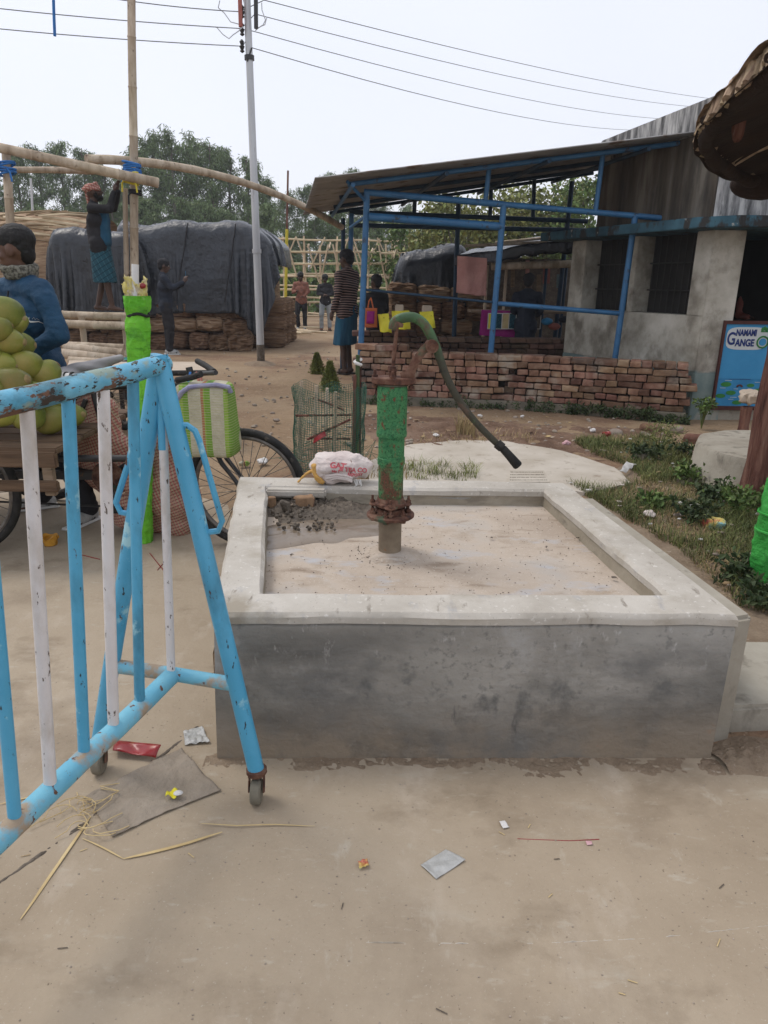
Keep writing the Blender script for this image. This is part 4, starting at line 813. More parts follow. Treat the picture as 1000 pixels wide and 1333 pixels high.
q0 = P(615, 400, 10.4); q1 = P(745, 400, 10.4); MB().rbox(((q0.x+q1.x)/2, 10.75, .93), (q1.x-q0.x, .5, .03), .004).build('counter', M_wood, stl)
def cloth(name, corners, Y, m, label, cat, par=None, amp=.03, f=6, bow=.05):
    a, b, c, d_ = [P(x, y, Y) for x, y in corners]; mb = MB()
    def fn(u, v): p = a.lerp(b, u).lerp(d_.lerp(c, u), v); return (p.x, p.y-amp*n3((p.x, 0, p.z*.4), f)-bow*v*math.sin(math.pi*u)*.3, p.z+.012*n3(p, f*2)*(1 if v > .05 else 0))
    mb.grid(fn, 30, 24)
    if par: return mb.build(name, m, par, solid=.006)
    return solo(mb, name, m, label, cat, (a+b+c+d_)/4, solid=.006)
cloth('sheet', [(596, 333), (634, 336), (633, 386), (594, 381)], 10.35, M_pink, 'salmon pink sheet hung at the left corner of the market stall', 'cloth', bow=.25, amp=.09)
cloth('counter_cloth', [(627, 403), (673, 405), (671, 440), (624, 436)], 10.3, M_purple, 'magenta cloth draped over the stall counter', 'cloth')
for i, x in enumerate((640, 649, 658, 667, 699)):
    c = P(x, 418, 10.22); t_ = thing('framed_picture', ['framed picture furthest left on the magenta cloth', 'second framed picture from the left on the magenta cloth', 'third framed picture from the left on the magenta cloth', 'framed picture at the right edge of the magenta cloth', 'framed picture to the right of the navy figure at the stall'][i], 'picture', c)
    MB().box(c, (.095, .012, .20)).build('print', [M_yellow, M_lungi, M_straw, M_lungi, M_mud][i], t_)
    for dx, dz, w_, h_ in ((-.05, 0, .008, .215), (.05, 0, .008, .215), (0, .104, .092, .008), (0, -.104, .092, .008)): MB().box(c+V((dx, -.004, dz)), (w_, .022, h_)).build('frame', M_white2, t_)
random.seed(12)
for i, (x, y, w_, h_, m_, lb) in enumerate([(687, 350, 5, 22, M_pink, 'thin pink garment hanging in the stall left of the middle'), (712, 356, 9, 26, M_redpipe, 'dull red garment hanging deep in the market stall'), (702, 372, 6, 30, M_wood, 'brown string of goods hanging beside the dull red garment'), (728, 366, 6, 18, M_plaster, 'pale packet hanging at the right of the market stall'), (668, 362, 5, 24, M_wood, 'narrow brown bundle hanging at the left of the market stall')]):
    cloth('hanging_goods', [(x-w_/2, y-h_/2), (x+w_/2, y-h_/2), (x+w_*.4, y+h_/2), (x-w_*.6, y+h_/2)], 11.3, m_, lb, 'goods', amp=.01)
for i, (x, y) in enumerate(((712, 418), (722, 425), (735, 416))):
    c = P(x, y, 10.45); b = MB().ball(c, (.09, .06, .05), 14, 8, jit=.25, jf=9); solo(b, 'goods_bag', [M_sign, M_redpipe, M_cloth_navy][i], ['blue packet lying on the right of the stall counter', 'reddish packet lying in front of the blue packet at the stall', 'dark packet at the right end of the stall counter'][i], 'packet', c)
# tarp covered bundles inside the shelter
def bundle_mb(L, Hh, D, seed):
    mb = MB(); sd = seed
    def fn(u, v):
        a = 2*math.pi*u; w = -1+2*v; ex = .42
        cx = math.copysign(abs(math.cos(a))**ex, math.cos(a)); cz = math.copysign(abs(math.sin(a))**ex, math.sin(a)); s = (1-abs(w)**5)**.35*.97+.03
        r = 1+.16*n3((cx*2, w*2, cz*3), 1.2, sd)+.07*n3((w*2, 0, cz*16), 1, sd)+.04*n3((w*9, 1, cz*30), 1, sd)
        return (w*L/2*(1+.04*n3((cx*4, cz*5, 0), 1, sd)), cx*D/2*s*r, cz*Hh/2*s*r)
    mb.grid(fn, 90, 20); return mb
protos = [bundle_mb(.50, .34, .8, 1.3), bundle_mb(.44, .31, .8, 5.1), bundle_mb(.58, .28, .8, 9.7)]
prm = []
for i, p_ in enumerate(protos): o = p_.build('thatch_bundle', [M_thatch, M_thatch, M_thatch2][i], None, loc=(0, 0, 0)); prm.append(o)
used = set()
def put_bundle(k, loc, sc, label, group, rot=(0, 0, 0), m=None):
    o = prm[k]
    if k in used: o = o.copy(); COL.objects.link(o)
    used.add(k); o.location = V(loc); o.scale = sc; o.rotation_euler = rot; tag(o, label, 'thatch bundle', group); return o
random.seed(4)
a, b = P(198, 440, 14.4), P(348, 440, 14.4); 
rows = [(0.16, 0), (.47, 1), (.75, 0)]
for r, (z, k0) in enumerate(rows):
    x = P(60, 440, 14.4).x+.1*r; xe = b.x-.12
    while x < xe:
        k = 2 if (r == 1 and random.random() < .7) else random.choice([0, 1]); w = [.46, .40, .54][k]; y_ = 14.55+rnd(-.05, .05)
        if x+w < xe+.1: put_bundle(k, (x+w/2, y_, z+rnd(-.01, .01)), (1, 1, rnd(.95, 1.12)), 'brown bundle of dried thatch packed in the stack under the big grey tarpaulin', 'thatch bundles stacked under the big tarpaulin', (rnd(-.12, .12), rnd(-.10, .10), rnd(-.12, .12)))
        x += w*rnd(.86, 1.0)
for r in range(3):
    for k in range(3): put_bundle(0, (b.x-.12+rnd(-.02, .02), 15.1+k*.75, .17+r*.31), (1, 1, 1), 'bundle of thatch on the right hand end of the tarpaulin covered stack', 'thatch bundles at the right end of the stack', (0, 0, R(90)+rnd(-.05, .05)))
# thatch under the tarp (body of the stack)
q0 = P(55, 400, 14.9)
hs = thing('thatch_stack', 'long stack of dried thatch beneath the grey tarpaulin', 'thatch stack', ((q0.x+b.x)/2, 16.4, 0))
MB().ball(((q0.x+b.x)/2, 16.3, .55), ((b.x-q0.x)/2-.1, 1.45, 1.2), 50, 20, sup=.25, jit=.03, jf=2).build('thatch_body', M_thatch, hs)
def drape(name, x0, x1, y0, y1, zb, zt, m, label, seed=0, gather=.13, nx=170, ny=90, steps=210, slope=0, right=.9, left=.4, diag=0, rnd_=.25):
    import numpy as np
    rng = np.random.default_rng(seed); Wd = (x1-x0)+left+right; front = (zt-zb)*.95; dep = (y1-y0)*.75; D = dep+front
    u = np.linspace(0, 1, nx); v = np.linspace(0, 1, ny); U, Vv = np.meshgrid(u, v)
    rx = Wd*(1+gather)/(nx-1); ry = D*1.03/(ny-1)
    X = (x0-left)+U*Wd; Yy = y0-front+Vv*D; ztop = lambda x: zt+slope*((x-x0)/(x1-x0)-.5)+.06*np.sin(x*2.1+seed)+.04*np.sin(x*5.3+seed*2)
    p = np.stack([X, Yy, ztop(X)+.06+.0*X], -1); p += rng.normal(0, .012, p.shape)
    # low frequency wrinkles to start the folds
    p[..., 2] += .05*np.sin(X*6+1.3*np.sin(X*2.3+seed)+Vv*3)*.5
    q = p.copy(); dt_ = .02
    def con(p, a, b, L, k):
        d = p[b]-p[a]; l = np.linalg.norm(d, axis=-1, keepdims=True)+1e-9; c = d*(1-L/l)*.5*k; p[a] += c; p[b] -= c
    s_ = np.s_
    H_ = [((s_[:, 0:-1:2], s_[:, 1::2]), rx), ((s_[:, 1:-1:2], s_[:, 2::2]), rx)]
    V_ = [((s_[0:-1:2, :], s_[1::2, :]), ry), ((s_[1:-1:2, :], s_[2::2, :]), ry)]
    dg = math.hypot(rx, ry)
    pm = ((Yy > y0+.22) & (X > x0+.1) & (X < x1-rnd_*1.2))[..., None]; p0 = p.copy(); p0[..., 2] = ztop(X)+.012*np.sin(X*19+Vv*9)+.01
    for it in range(steps):
        vel = (p-q)*.965; vel[..., 2] -= .0007; vel[..., 0] += .0001*np.sin(X*5+seed+it*.05); q = p.copy(); p = p+vel
        for k in range(9):
            for (a, b), L in H_+V_:
                n_a = p[a].shape; nb = p[b].shape
                if n_a[1] != nb[1]: a = (a[0], slice(a[1].start, a[1].start+2*nb[1]-1, 2)) if n_a[1] > nb[1] else a
                if p[a].shape[0] != nb[0]: a = (slice(a[0].start, a[0].start+2*nb[0]-1, 2), a[1])
                con(p, a, b, L, 1.0)
            con(p, s_[:-1, :-1], s_[1:, 1:], dg, .25); con(p, s_[1:, :-1], s_[:-1, 1:], dg, .25)
            con(p, s_[:, :-3], s_[:, 3:], rx*2.9, .04)
            # stack with rounded edges
            zt2 = ztop(p[..., 0]); cx = np.clip(p[..., 0], x0+rnd_, x1-rnd_*2); cy = np.clip(p[..., 1], y0+rnd_, y1+5); cz = np.minimum(p[..., 2], zt2-rnd_)
            r = rnd_*(1+(p[..., 0] > x1-rnd_*2)); dx = (p[..., 0]-cx)/(1+(p[..., 0] > x1-rnd_*2)); dy = p[..., 1]-cy; dz = p[..., 2]-cz; l = np.sqrt(dx*dx+dy*dy+dz*dz)+1e-9; ins = (l < rnd_) & (p[..., 2] > zb-.6)
            f = np.where(ins, rnd_/l, 1)[..., None]; tgt = np.stack([cx+dx*f[..., 0]*(1+(p[..., 0] > x1-rnd_*2)), cy+dy*f[..., 0], cz+dz*f[..., 0]], -1)
            bad = ins & (l < 1e-3); dtop = zt2-p[..., 2]; dfr = p[..., 1]-y0; dl_ = p[..., 0]-x0; dr_ = x1-p[..., 0]; up_b = bad & (dtop <= dfr) & (dtop <= dl_) & (dtop <= dr_); fr_b = bad & ~up_b & (dfr <= dl_) & (dfr <= dr_); si_b = bad & ~up_b & ~fr_b
            tgt = np.where(up_b[..., None], np.stack([p[..., 0], p[..., 1], zt2], -1), tgt); tgt = np.where(fr_b[..., None], np.stack([p[..., 0], p[..., 1]*0+y0, p[..., 2]], -1), tgt); tgt = np.where(si_b[..., None], np.stack([np.where(dl_ < dr_, x0, x1), p[..., 1], p[..., 2]], -1), tgt); p = np.where(ins[..., None], tgt, p); p = np.where(pm, p0, p)
        topm = ins & (p[..., 2] > zt2-rnd_*.5); q = np.where(topm[..., None], p, np.where(ins[..., None], q*.5+p*.5, q))
    p[..., 2] = np.maximum(p[..., 2], .02)
    mb = MB(); mb.v = [tuple(map(float, a)) for a in p.reshape(-1, 3)]; mb.f = [(j*nx+i, j*nx+i+1, (j+1)*nx+i+1, (j+1)*nx+i) for j in range(ny-1) for i in range(nx-1)]
    o = solo(mb, name, m, label, 'tarpaulin', ((x0+x1)/2, y0, zb), solid=.008); o.data.polygons.foreach_set('use_smooth', [True]*len(o.data.polygons)); return o
def tarp_cover(name, x0, x1, y0, y1, zb, zt, m, label, amp=.07, sup=.5, hem=.05, seed=0, slope=0, n=(150, 80)):
    c = V(((x0+x1)/2, (y0+y1)/2, zb)); mb = MB(); NU, NV_ = n
    def fn(u, v):
        a = 2*math.pi*u; t = v*math.pi/2*1.0; sg = lambda q, e: math.copysign(abs(q)**e, q)
        ct, st_ = math.cos(t), math.sin(t); X = sg(math.cos(a), sup)*ct**sup; Yv = sg(math.sin(a), sup)*ct**sup; Z = st_**(sup*.9)
        p = V((c.x+X*(x1-x0)/2, c.y+Yv*(y1-y0)/2, zb+Z*(zt-zb)*(1+slope*X)))
        nrm = V((X, Yv, Z*.8)); nrm.normalize()
        rr = 1-abs(n3((p.x*1.3, p.y*1.3, p.z*.45), 1.1, seed)); r2 = 1-abs(n3((p.x*1.2, p.y, p.z*.9), 2.6, seed+3)); r3 = n3((p.x, p.y, p.z*2), 6, seed)
        vd = noise.voronoi(V((p.x*.9+seed, p.y*.9, p.z*.75)))[0]; v2 = noise.voronoi(V((p.x*2.3, p.y*2.3+seed, p.z*1.6)))[0]
        p = p+nrm*amp*(rr*rr*1.2-.8+.4*(r2*r2-.5)+.12*r3+.25*min(.5, vd[1]-vd[0])+.9*(1-abs(n3((p.x*2.2+p.z*.5, p.y*2.2, p.z*.3), 1.7, seed+9)))**3*(.4+.6*abs(n3((p.x, p.y, p.z), .7, 5)))-.5+.5*(1-abs(n3((p.x*1.1-p.z*1.2, p.y*1.1, p.z*.9), 1.5, seed+15)))**5)
        if v == 0: p.z -= hem*(1+n3((p.x*2, p.y*2, 0), 1, 3))
        return p
    mb.grid(fn, NU, NV_); return solo(mb, name, m, label, 'tarpaulin', c, solid=.01)
xr = P(364, 400, 14.4).x; xl = P(172, 400, 14.2).x
drape('tarpaulin', xl-.2, xr-.12, 14.12, 18.0, P(260, 400, 14.3).z, P(260, 292, 14.6).z, M_tarp, 'large wrinkled grey tarpaulin over the thatch stack behind the utility pole', seed=2, slope=-.12, right=.45, gather=.055)
xa_, xb_ = P(55, 400, 13.7).x, P(178, 400, 13.7).x
drape('tarpaulin', xa_+.15, xb_+.1, 13.75, 16.2, P(120, 405, 13.7).z, P(120, 303, 13.9).z, M_tarp_dark, 'dark folded tarpaulin hanging behind the barefoot worker', seed=7, gather=.18, nx=120, ny=80, right=.2, left=.35)
# ropes over the big tarp
for i, x in enumerate((236, 300)):
    mb = MB(); mb.tube(wob([P(x+8-k*2.0, 292+k*13, 14.10-.02*k) for k in range(9)], .03, 2, i), .012, 6); solo(mb, 'tie_rope', M_cloth_black, ['dark rope down the tarpaulin right of the photographing person', 'dark rope down the middle of the big grey tarpaulin'][i], 'rope', P(x, 300, 14.1))
# thatch stack far left
mb = MB(); tl0, tl1 = P(-60, 300, 17), P(135, 300, 17)
mb.grid(lambda u, v: (lambda X, a: (X, 17+2*(-math.cos(a)*.9), max(0, math.sin(a))**.55*(P(60, 279, 17).z+.12*n3((X, a, 0), 1.2))+.05*n3((X*2, a*6, 3), 2)))(tl0.x+(tl1.x-tl0.x)*u, v*math.pi), 60, 60)
solo(mb, 'thatch_stack', M_thatch2, 'long pale pile of loose thatch behind the seller at the left', 'thatch stack', (tl0.x/2+tl1.x/2, 17, 0))
random.seed(9)
for i in range(46):
    X = rnd(tl0.x, tl1.x-.3); z = P(60, rnd(279, 318), 15.4).z; L_ = rnd(.6, 1.6); mb = MB(); a = rnd(-.15, .15)
    mb.tube(wob([(X, 15.35+rnd(-.15, .1), z), (X+L_/2, 15.3, z+L_/2*a+.03), (X+L_, 15.35, z+L_*a)], .03), rnd(.012, .028), 6); solo(mb, 'reed_stalk', M_bamboo_pale if i % 2 else M_thatch2, 'pale loose reed stalk lying on the thatch pile behind the seller', 'reed', (X, 15.3, z), group='reed stalks on the thatch pile')
# bundles and tarp inside the shelter
random.seed(21)
xs0, xs1 = P(505, 400, 11.9).x, P(637, 400, 11.9).x
for r in range(5):
    x = xs0+rnd(0, .05)
    while x < xs1-.3:
        k = random.choice([0, 1, 2]); w = [.46, .40, .54][k]
        put_bundle(k, (x+w/2, 12.0+rnd(-.05, .05), .13+r*.255), (1, 1, .92), 'bundle of dried leaves in the small stack inside the shelter', 'leaf bundles stacked inside the shelter', (0, rnd(-.08, .08), 0)); x += w*.97
zc = P(560, 330, 12.2).z
drape('tarpaulin', P(515, 380, 11.9).x, P(605, 380, 11.9).x, 11.75, 13.2, P(560, 388, 11.9).z, P(585, 326, 12.0).z, M_tarp_dark, 'small dark tarpaulin heaped on the stack inside the shelter', seed=13, gather=.35, nx=100, ny=70, slope=.35, right=.25, left=.5)
# ================================================================= BAMBOO FRAME far
bf = thing('lattice_structure', 'long pale lattice of bamboo poles being built in front of the trees', 'bamboo frame', (-1.5, 25, 0))
random.seed(5)
def fp(x, y, Y): return P(x, y, Y)
for row, Y in ((0, 23.5), (1, 28.0)):
    X0 = P(330, 340, Y).x; X1 = P(620, 340, Y).x; n = 11 if row == 0 else 9
    top = P(450, 322 if row == 0 else 312, Y).z
    for i in range(n):
        X = X0+(X1-X0)*i/(n-1)+rnd(-.15, .15); mb = MB(); bamboo(mb, (X, Y+rnd(-.1, .1), 0), (X+rnd(-.08, .08), Y, top+rnd(-.1, .15)), .040, .032, nodes=.6, seg=7, amp=.03); mb.build('pole', M_bamboo_pale, bf)
    for j in range(7 if row == 0 else 6):
        z = top-.06-j*.40+rnd(-.05, .05)
        if z < .15: break
        mb = MB(); bamboo(mb, (X0-.3, Y-.05, z+rnd(-.06, .06)), (X1+.2, Y-.05, z+rnd(-.09, .09)), .036, .030, nodes=.7, seg=7, amp=.05); mb.build('rail', M_bamboo_pale, bf)
    for i in range(n-1):
        X = X0+(X1-X0)*(i+.5)/(n-1); w = (X1-X0)/(n-1)*.45; zb = top-rnd(.85, 1.05)
        for s in (-1, 1):
            if random.random() < .85: mb = MB(); bamboo(mb, (X+s*w, Y-.1, zb), (X+rnd(-.1, .1), Y-.1, top+.08), .028, .024, nodes=.6, seg=7, amp=.02); mb.build('rafter', M_bamboo_pale, bf)
for i in range(9):
    X = P(345+i*28, 320, 23.5).x; mb = MB(); bamboo(mb, (X, 23.4, P(345+i*28, 322+rnd(-4, 22), 23.5).z), (X*1.18, 28.1, P(345+i*28, 318+rnd(-6, 12), 28).z), .03, .026, nodes=.8, seg=7, amp=.03); mb.build('cross_pole', M_bamboo_pale, bf)
for i in range(14):
    mb = MB(); x0 = rnd(340, 450); y0 = rnd(412, 424); q = P(x0, y0, 19.5); a = rnd(-.4, .4); L_ = rnd(.5, 1.3)
    q = G(rnd(348, 380) if i < 8 else rnd(345, 500), rnd(425, 437) if i < 8 else rnd(406, 412)); bamboo(mb, (q.x, q.y, .05+.04*(i % 3)), (q.x+L_*math.cos(a), q.y+L_*math.sin(a), .06), .03, seg=7); solo(mb, 'cut_pole', M_bamboo_pale, 'cut bamboo pole lying on the bare ground in front of the lattice', 'bamboo pole', q, group='cut poles on the ground')
# ================================================================= STANDING POLES, BAMBOO SCAFFOLD
up_ = thing('utility_pole', 'tall grey metal utility pole with dark painted foot', 'utility pole', G(340, 474))
ub = G(340, 474); PY = ub.y; ut = P(322, 5, PY); ut2 = ub+(ut-ub)*1.12
MB().tube(lin(ub+(ut-ub)*.062, ut2, 6), [.062, .060, .058, .056, .053, .05, .048], 20).build('shaft', M_galv, up_)
MB().tube(lin(ub-V((0, 0, .1)), ub+(ut-ub)*.0625, 2), .065, 20).build('painted_foot', M_mud, up_)
solo(MB().lathe([(.3, -.02), (.24, .02), (.1, .05), (.06, .06)], ub, 20, jit=.3), 'soil_mound', M_soil, 'low mound of dark soil around the foot of the utility pole', 'soil', ub, kind='stuff')
for y in (67, 312): q = ub+(ut-ub)*((474-y)/(474-5)); MB().lathe([(.058, -.03), (.072, -.03), (.072, .03), (.058, .03)], q, 16).build('clamp', M_blackmetal if y == 67 else M_galv, up_)
MB().tube(lin(P(328, 62, PY-.05), P(322, 80, PY-.05), 2), .012, 6).build('bolt', M_blackmetal, up_)
ins = []
for y in (15, 38, 60):
    q = P(319, y, PY)+V((-.04, -.02, 0)); o = MB(); o.lathe([(.01, -.09), (.035, -.07), (.02, -.05), (.04, -.01), (.02, .01), (.035, .05), (.01, .08)], q, 12); o.build('insulator', M_blackmetal, up_); ins.append(q)
for x0, x1, yt, yb, m_ in ((312, 313.5, -14, 35, M_redpipe), (333, 333.5, -14, 37, M_blackmetal)):
    MB().tube(lin(P(x0, yt, PY-.1), P(x1, yb, PY-.1), 3), .030, 12).build('tube_fuse', m_, up_)
for pts_ in ([(285, 0), (286, 10), (292, 18), (300, 26), (312, 30)], [(282, 36), (290, 45), (298, 48), (303, 44), (309, 38), (318, 36)], [(341, 0), (340, 12), (344, 24), (343, 35), (338, 38), (333, 39)], [(347, 22), (345, 32), (341, 37)]):
    MB().tube(wob([P(x, y, PY-.1) for x, y in pts_], .05, 9), .007, 5).build('loose_wire', M_galv, up_)
for i, (L0, R0, R1) in enumerate([((140, -4), (344, 0), (930, 125)), ((-10, 9), (332, 18), (895, 132)), ((-10, 35.5), (328, 40), (862, 147)), (None, (328, 62), (822, 160))]):
    R1e = (R1[0]+40, R1[1]+9)
    far = P(*R1e, PY+18) if i else P(960, 132, PY+18)
    st_ = P(*R0, PY)
    pts_ = sag(st_, far, .18+.05*i, 16)
    Ls = [(140, -3, 312, 15), (-10, 10, 314, 37), (-10, 36.5, 316, 60), (-10, -16, 316, -6)][i]
    lft = sag(P(Ls[0], Ls[1], PY-1.0), P(Ls[2], Ls[3], PY), .02, 8)
    mb = MB(); mb.tube(lft+pts_, .0062, 6); solo(mb, 'power_line', M_wire, ['highest right hand power line running off above the trees', 'second power line from the top', 'third power line from the top', 'lowest power line meeting the lowest insulator'][i], 'power line', st_, group='power lines on the utility pole')
# tall bamboo, crossbeams
bpY = 8.5
a, b = bentpost(171, -20, 176, 400, bpY)
mb = MB(); bamboo(mb, a, b, .040, .050, nodes=.45, amp=.008); solo(mb, 'bamboo_pole', M_bamboo, 'tall upright bamboo pole the barefoot worker is tying, rising out of view', 'bamboo pole', (b.x, b.y, 0))
a, b = bentpost(163, 245, 165, 400, bpY+.05)
mb = MB(); bamboo(mb, a, b, .028, nodes=.45); solo(mb, 'bamboo_pole', M_bamboo, 'thinner upright bamboo directly left of the tall pole', 'bamboo pole', (b.x, b.y, 0))
a, b = bentpost(8, 200, 14, 300, 7.8)
mb = MB(); bamboo(mb, a, b, .042, nodes=.4); solo(mb, 'bamboo_pole', M_bamboo, 'upright bamboo pole at the far left edge tied with blue rope', 'bamboo pole', (b.x, b.y, 0))
for (p0, p1, r0, r1, lb) in [((-20, 188, 7.6), (206, 238, 8.35), .046, .052, 'thick crossbeam of bamboo sloping down to the tall pole'), ((12, 221, 7.9), (122, 223, 8.7), .030, .034, 'thin pale bamboo crosspiece below the thick beam at the left'), ((112, 207, 8.35), (446, 296, 11.0), .046, .040, 'long bowed bamboo running from the tall pole to the shelter roof')]:
    A_, B_ = P(*p0), P(*p1); mb = MB(); n = 9
    if 'bowed' in lb:
        pts_ = [A_.lerp(B_, i/14)+V((0, 0, .22*4*(i/14)*(1-i/14))) for i in range(15)]; mb.tube([q for p_ in pts_ for q in (p_,)], [r0+(r1-r0)*i/14+(.004 if i % 2 else 0) for i in range(15)], 12)
    else: bamboo(mb, A_, B_, r0, r1, amp=.012)
    solo(mb, 'bamboo_beam', M_bamboo, lb, 'bamboo beam', (A_+B_)/2)
def tie(c, r, m, label, n=5, h=.1, name='rope_tie', cat='rope', tails=2):
    mb = MB(); c = V(c)
    for k in range(n):
        zo = (k/(n-1)-.5)*h; tl = rnd(-.35, .35); mb.tube([c+V((math.cos(a*.45)*r*rnd(.95, 1.1), math.sin(a*.45)*r, zo+math.cos(a*.45)*r*tl)) for a in range(15)], .011, 6)
    for k in range(tails): mb.tube(wob([c+V((r*.5*(1 if k else -1), -r, 0)), c+V((r*(1 if k else -1), -r*1.2, -.05)), c+V((r*1.1*(1 if k else -1), -r*1.2, -.14))], .02), .010, 5)
    return solo(mb, name, m, label, cat, c)
random.seed(2)
tie(P(172, 221, 8.4), .085, M_rope, 'bright blue rope lashed round the tall bamboo pole joint', n=7, h=.13)
tie(P(170, 233, 8.32), .075, M_ropey, 'yellow cloth tie round the end of the thick crossbeam', n=3, h=.08)
tie(P(176, 250, 8.45), .06, M_cloth_black, 'black strap round the tall bamboo pole below the beams', n=3, h=.03, tails=1)
tie(P(9, 219, 7.75), .075, M_rope, 'blue rope knot on the bamboo pole at the left edge', n=5, h=.10)
# hanging cord and the bamboo it hangs from (above the frame)
q = P(72, 48, 8.2); t_ = P(70, -25, 8.2); mb = MB(); mb.tube(wob(lin(q, t_, 6), .015), .014, 6); solo(mb, 'dangling_rope', M_rope, 'dark blue cord hanging down at the top left of the sky', 'cord', q)
mb = MB(); bamboo(mb, P(-120, -35, 8.3), P(260, -15, 8.6), .04); solo(mb, 'bamboo_beam', M_bamboo, 'high bamboo beam above the hanging cord', 'bamboo beam', t_)
# worker's staging of horizontal poles and logs on the ground
stg = thing('bamboo_staging', 'low staging of two level bamboo poles under the barefoot worker', 'staging', P(125, 470, 8.7)*1)
stg.location.z = 0
for y, Y in ((411, 8.55), (423, 8.3)): mb = MB(); bamboo(mb, P(40, y-3, Y+.1), P(166, y+1, Y), .045); mb.build('pole', M_bamboo, stg)
for x in (104, 160): q = P(x, 413, 8.43); mb = MB(); bamboo(mb, (q.x, q.y+.05, 0), (q.x, q.y+.05, q.z+.02), .035); mb.build('leg', M_bamboo, stg)
for i, (x0, y0, x1, y1, Y, r_) in enumerate([(84, 470, 160, 478, 7.6, .05), (80, 478, 150, 486, 7.4, .05), (90, 487, 165, 492, 7.3, .04), (70, 466, 162, 470, 7.9, .035)]):
    mb = MB(); bamboo(mb, P(x0, y0-18, Y), P(x1, y1-18, Y), r_); solo(mb, 'bamboo_log', M_bamboo, ['thick bamboo lying uppermost on the log pile behind the saddle', 'shorter bamboo in the middle of the log pile behind the saddle', 'bottom bamboo of the log pile behind the saddle', 'thin bamboo at the back of the log pile'][i], 'bamboo log', P(x0, y0, Y))
tr_ = thing('log_trestle', 'rough plank trestle carrying the pile of bamboo logs', 'trestle', (P(110, 490, 7.6).x, 7.6, 0))
for x in (95, 145):
    q = P(x, 478, 7.6)
    for dy in (-.3, .3): mb = MB(); mb.rbox((q.x, 7.6+dy, (q.z-.03)/2), (.05, .05, q.z-.04), .004); mb.build('leg', M_wood, tr_)
    mb = MB(); mb.rbox((q.x, 7.6, q.z-.05), (.06, .75, .04), .004); mb.build('crosspiece', M_wood, tr_)
q = P(157, 446, 8.0); mb = MB()
tq = thing('plastic_chair', 'teal plastic chair leg standing beyond the log pile', 'chair', (q.x, 8.0, 0))
for dx in (-.0, -.36):
    for dy in (0, .34): MB().tube([(q.x+dx, 8+dy, 0), (q.x+dx+.02, 8+dy, .42)], [.016, .024], 8).build('leg', M_teal_pl, tq)
MB().rbox((q.x-.17, 8.17, .43), (.42, .40, .02), .008).build('seat', M_teal_pl, tq)
# thin poles far
for i, (x, yt, yb, Y, r_, m_, lb) in enumerate([(375, 222, 330, 22, .035, M_yellow, 'thin yellow and brown marker pole above the bamboo lattice'), (40, 232, 285, 19, .03, M_galv, 'thin white pole leaning over the pale thatch pile')]):
    a, b = bentpost(x, yt, x-2 if i == 0 else x+3, yb, Y); mb = MB(); mb.tube(lin(a, b, 4), r_, 8); t_ = thing('marker_pole', lb, 'pole', (b.x, b.y, 0)); mb2 = MB()
    if i == 0: MB().tube(lin(a.lerp(b, .36), b, 3), r_*1.25, 8).build('yellow_sleeve', M_ropey, t_); MB().tube(lin(a, a.lerp(b, .359), 3), r_*.8, 8).build('top_section', M_redbark, t_)
    else: mb.build('shaft', m_, t_)
# ================================================================= PEOPLE
from mathutils.bvhtree import BVHTree
def cap(mb, a, b, ra, rb, seg=12):
    a, b = V(a), V(b); d = (b-a); L = d.length; d = d/L if L > 1e-6 else V((0, 0, 1)); pts = []; rs = []
    for k in (0, 1, 2, 3): t = math.pi/2*(k/3.0*.97+.03); pts.append(a-d*ra*math.cos(t)); rs.append(ra*math.sin(t))
    for k in (3, 2, 1, 0): t = math.pi/2*(k/3.0*.97+.03); pts.append(b+d*rb*math.cos(t)); rs.append(rb*math.sin(t))
    mb.tube(pts, rs, seg)
def hand(mb, w, dr, pn, curl=.5, s=1.0):
    """w wrist, dr direction of the hand, pn palm normal; palm, four fingers and a thumb."""
    dr = V(dr).normalized(); pn = V(pn); pn = (pn-dr*pn.dot(dr)).normalized(); sd_ = dr.cross(pn); w = V(w)
    c = w+dr*.045*s; mb.tube([w, w+dr*.02*s, w+dr*.06*s, w+dr*.088*s, w+dr*.094*s], [.024*s, .030*s, .040*s, .038*s, .02*s], 12, flat=.42, upv=pn)
    for i, (o, L) in enumerate(((-.028, .060), (-.0095, .072), (.0095, .068), (.028, .052))):
        p = w+dr*.085*s+sd_*o*s; a1 = curl*.6; a2 = curl*1.5; q = p+(dr*math.cos(a1)+pn*math.sin(a1))*L*.5*s; e = q+(dr*math.cos(a2)+pn*math.sin(a2))*L*.5*s
        cap(mb, p, q, .0095*s, .009*s, 8); cap(mb, q, e, .009*s, .0075*s, 8)
    p = w+dr*.03*s-sd_*.03*s; q = p+(dr*.7-sd_*.55+pn*.3).normalized()*.035*s; cap(mb, p, q, .012*s, .010*s, 8); cap(mb, q, q+(dr+pn*.5).normalized()*.028*s, .010*s, .008*s, 8)
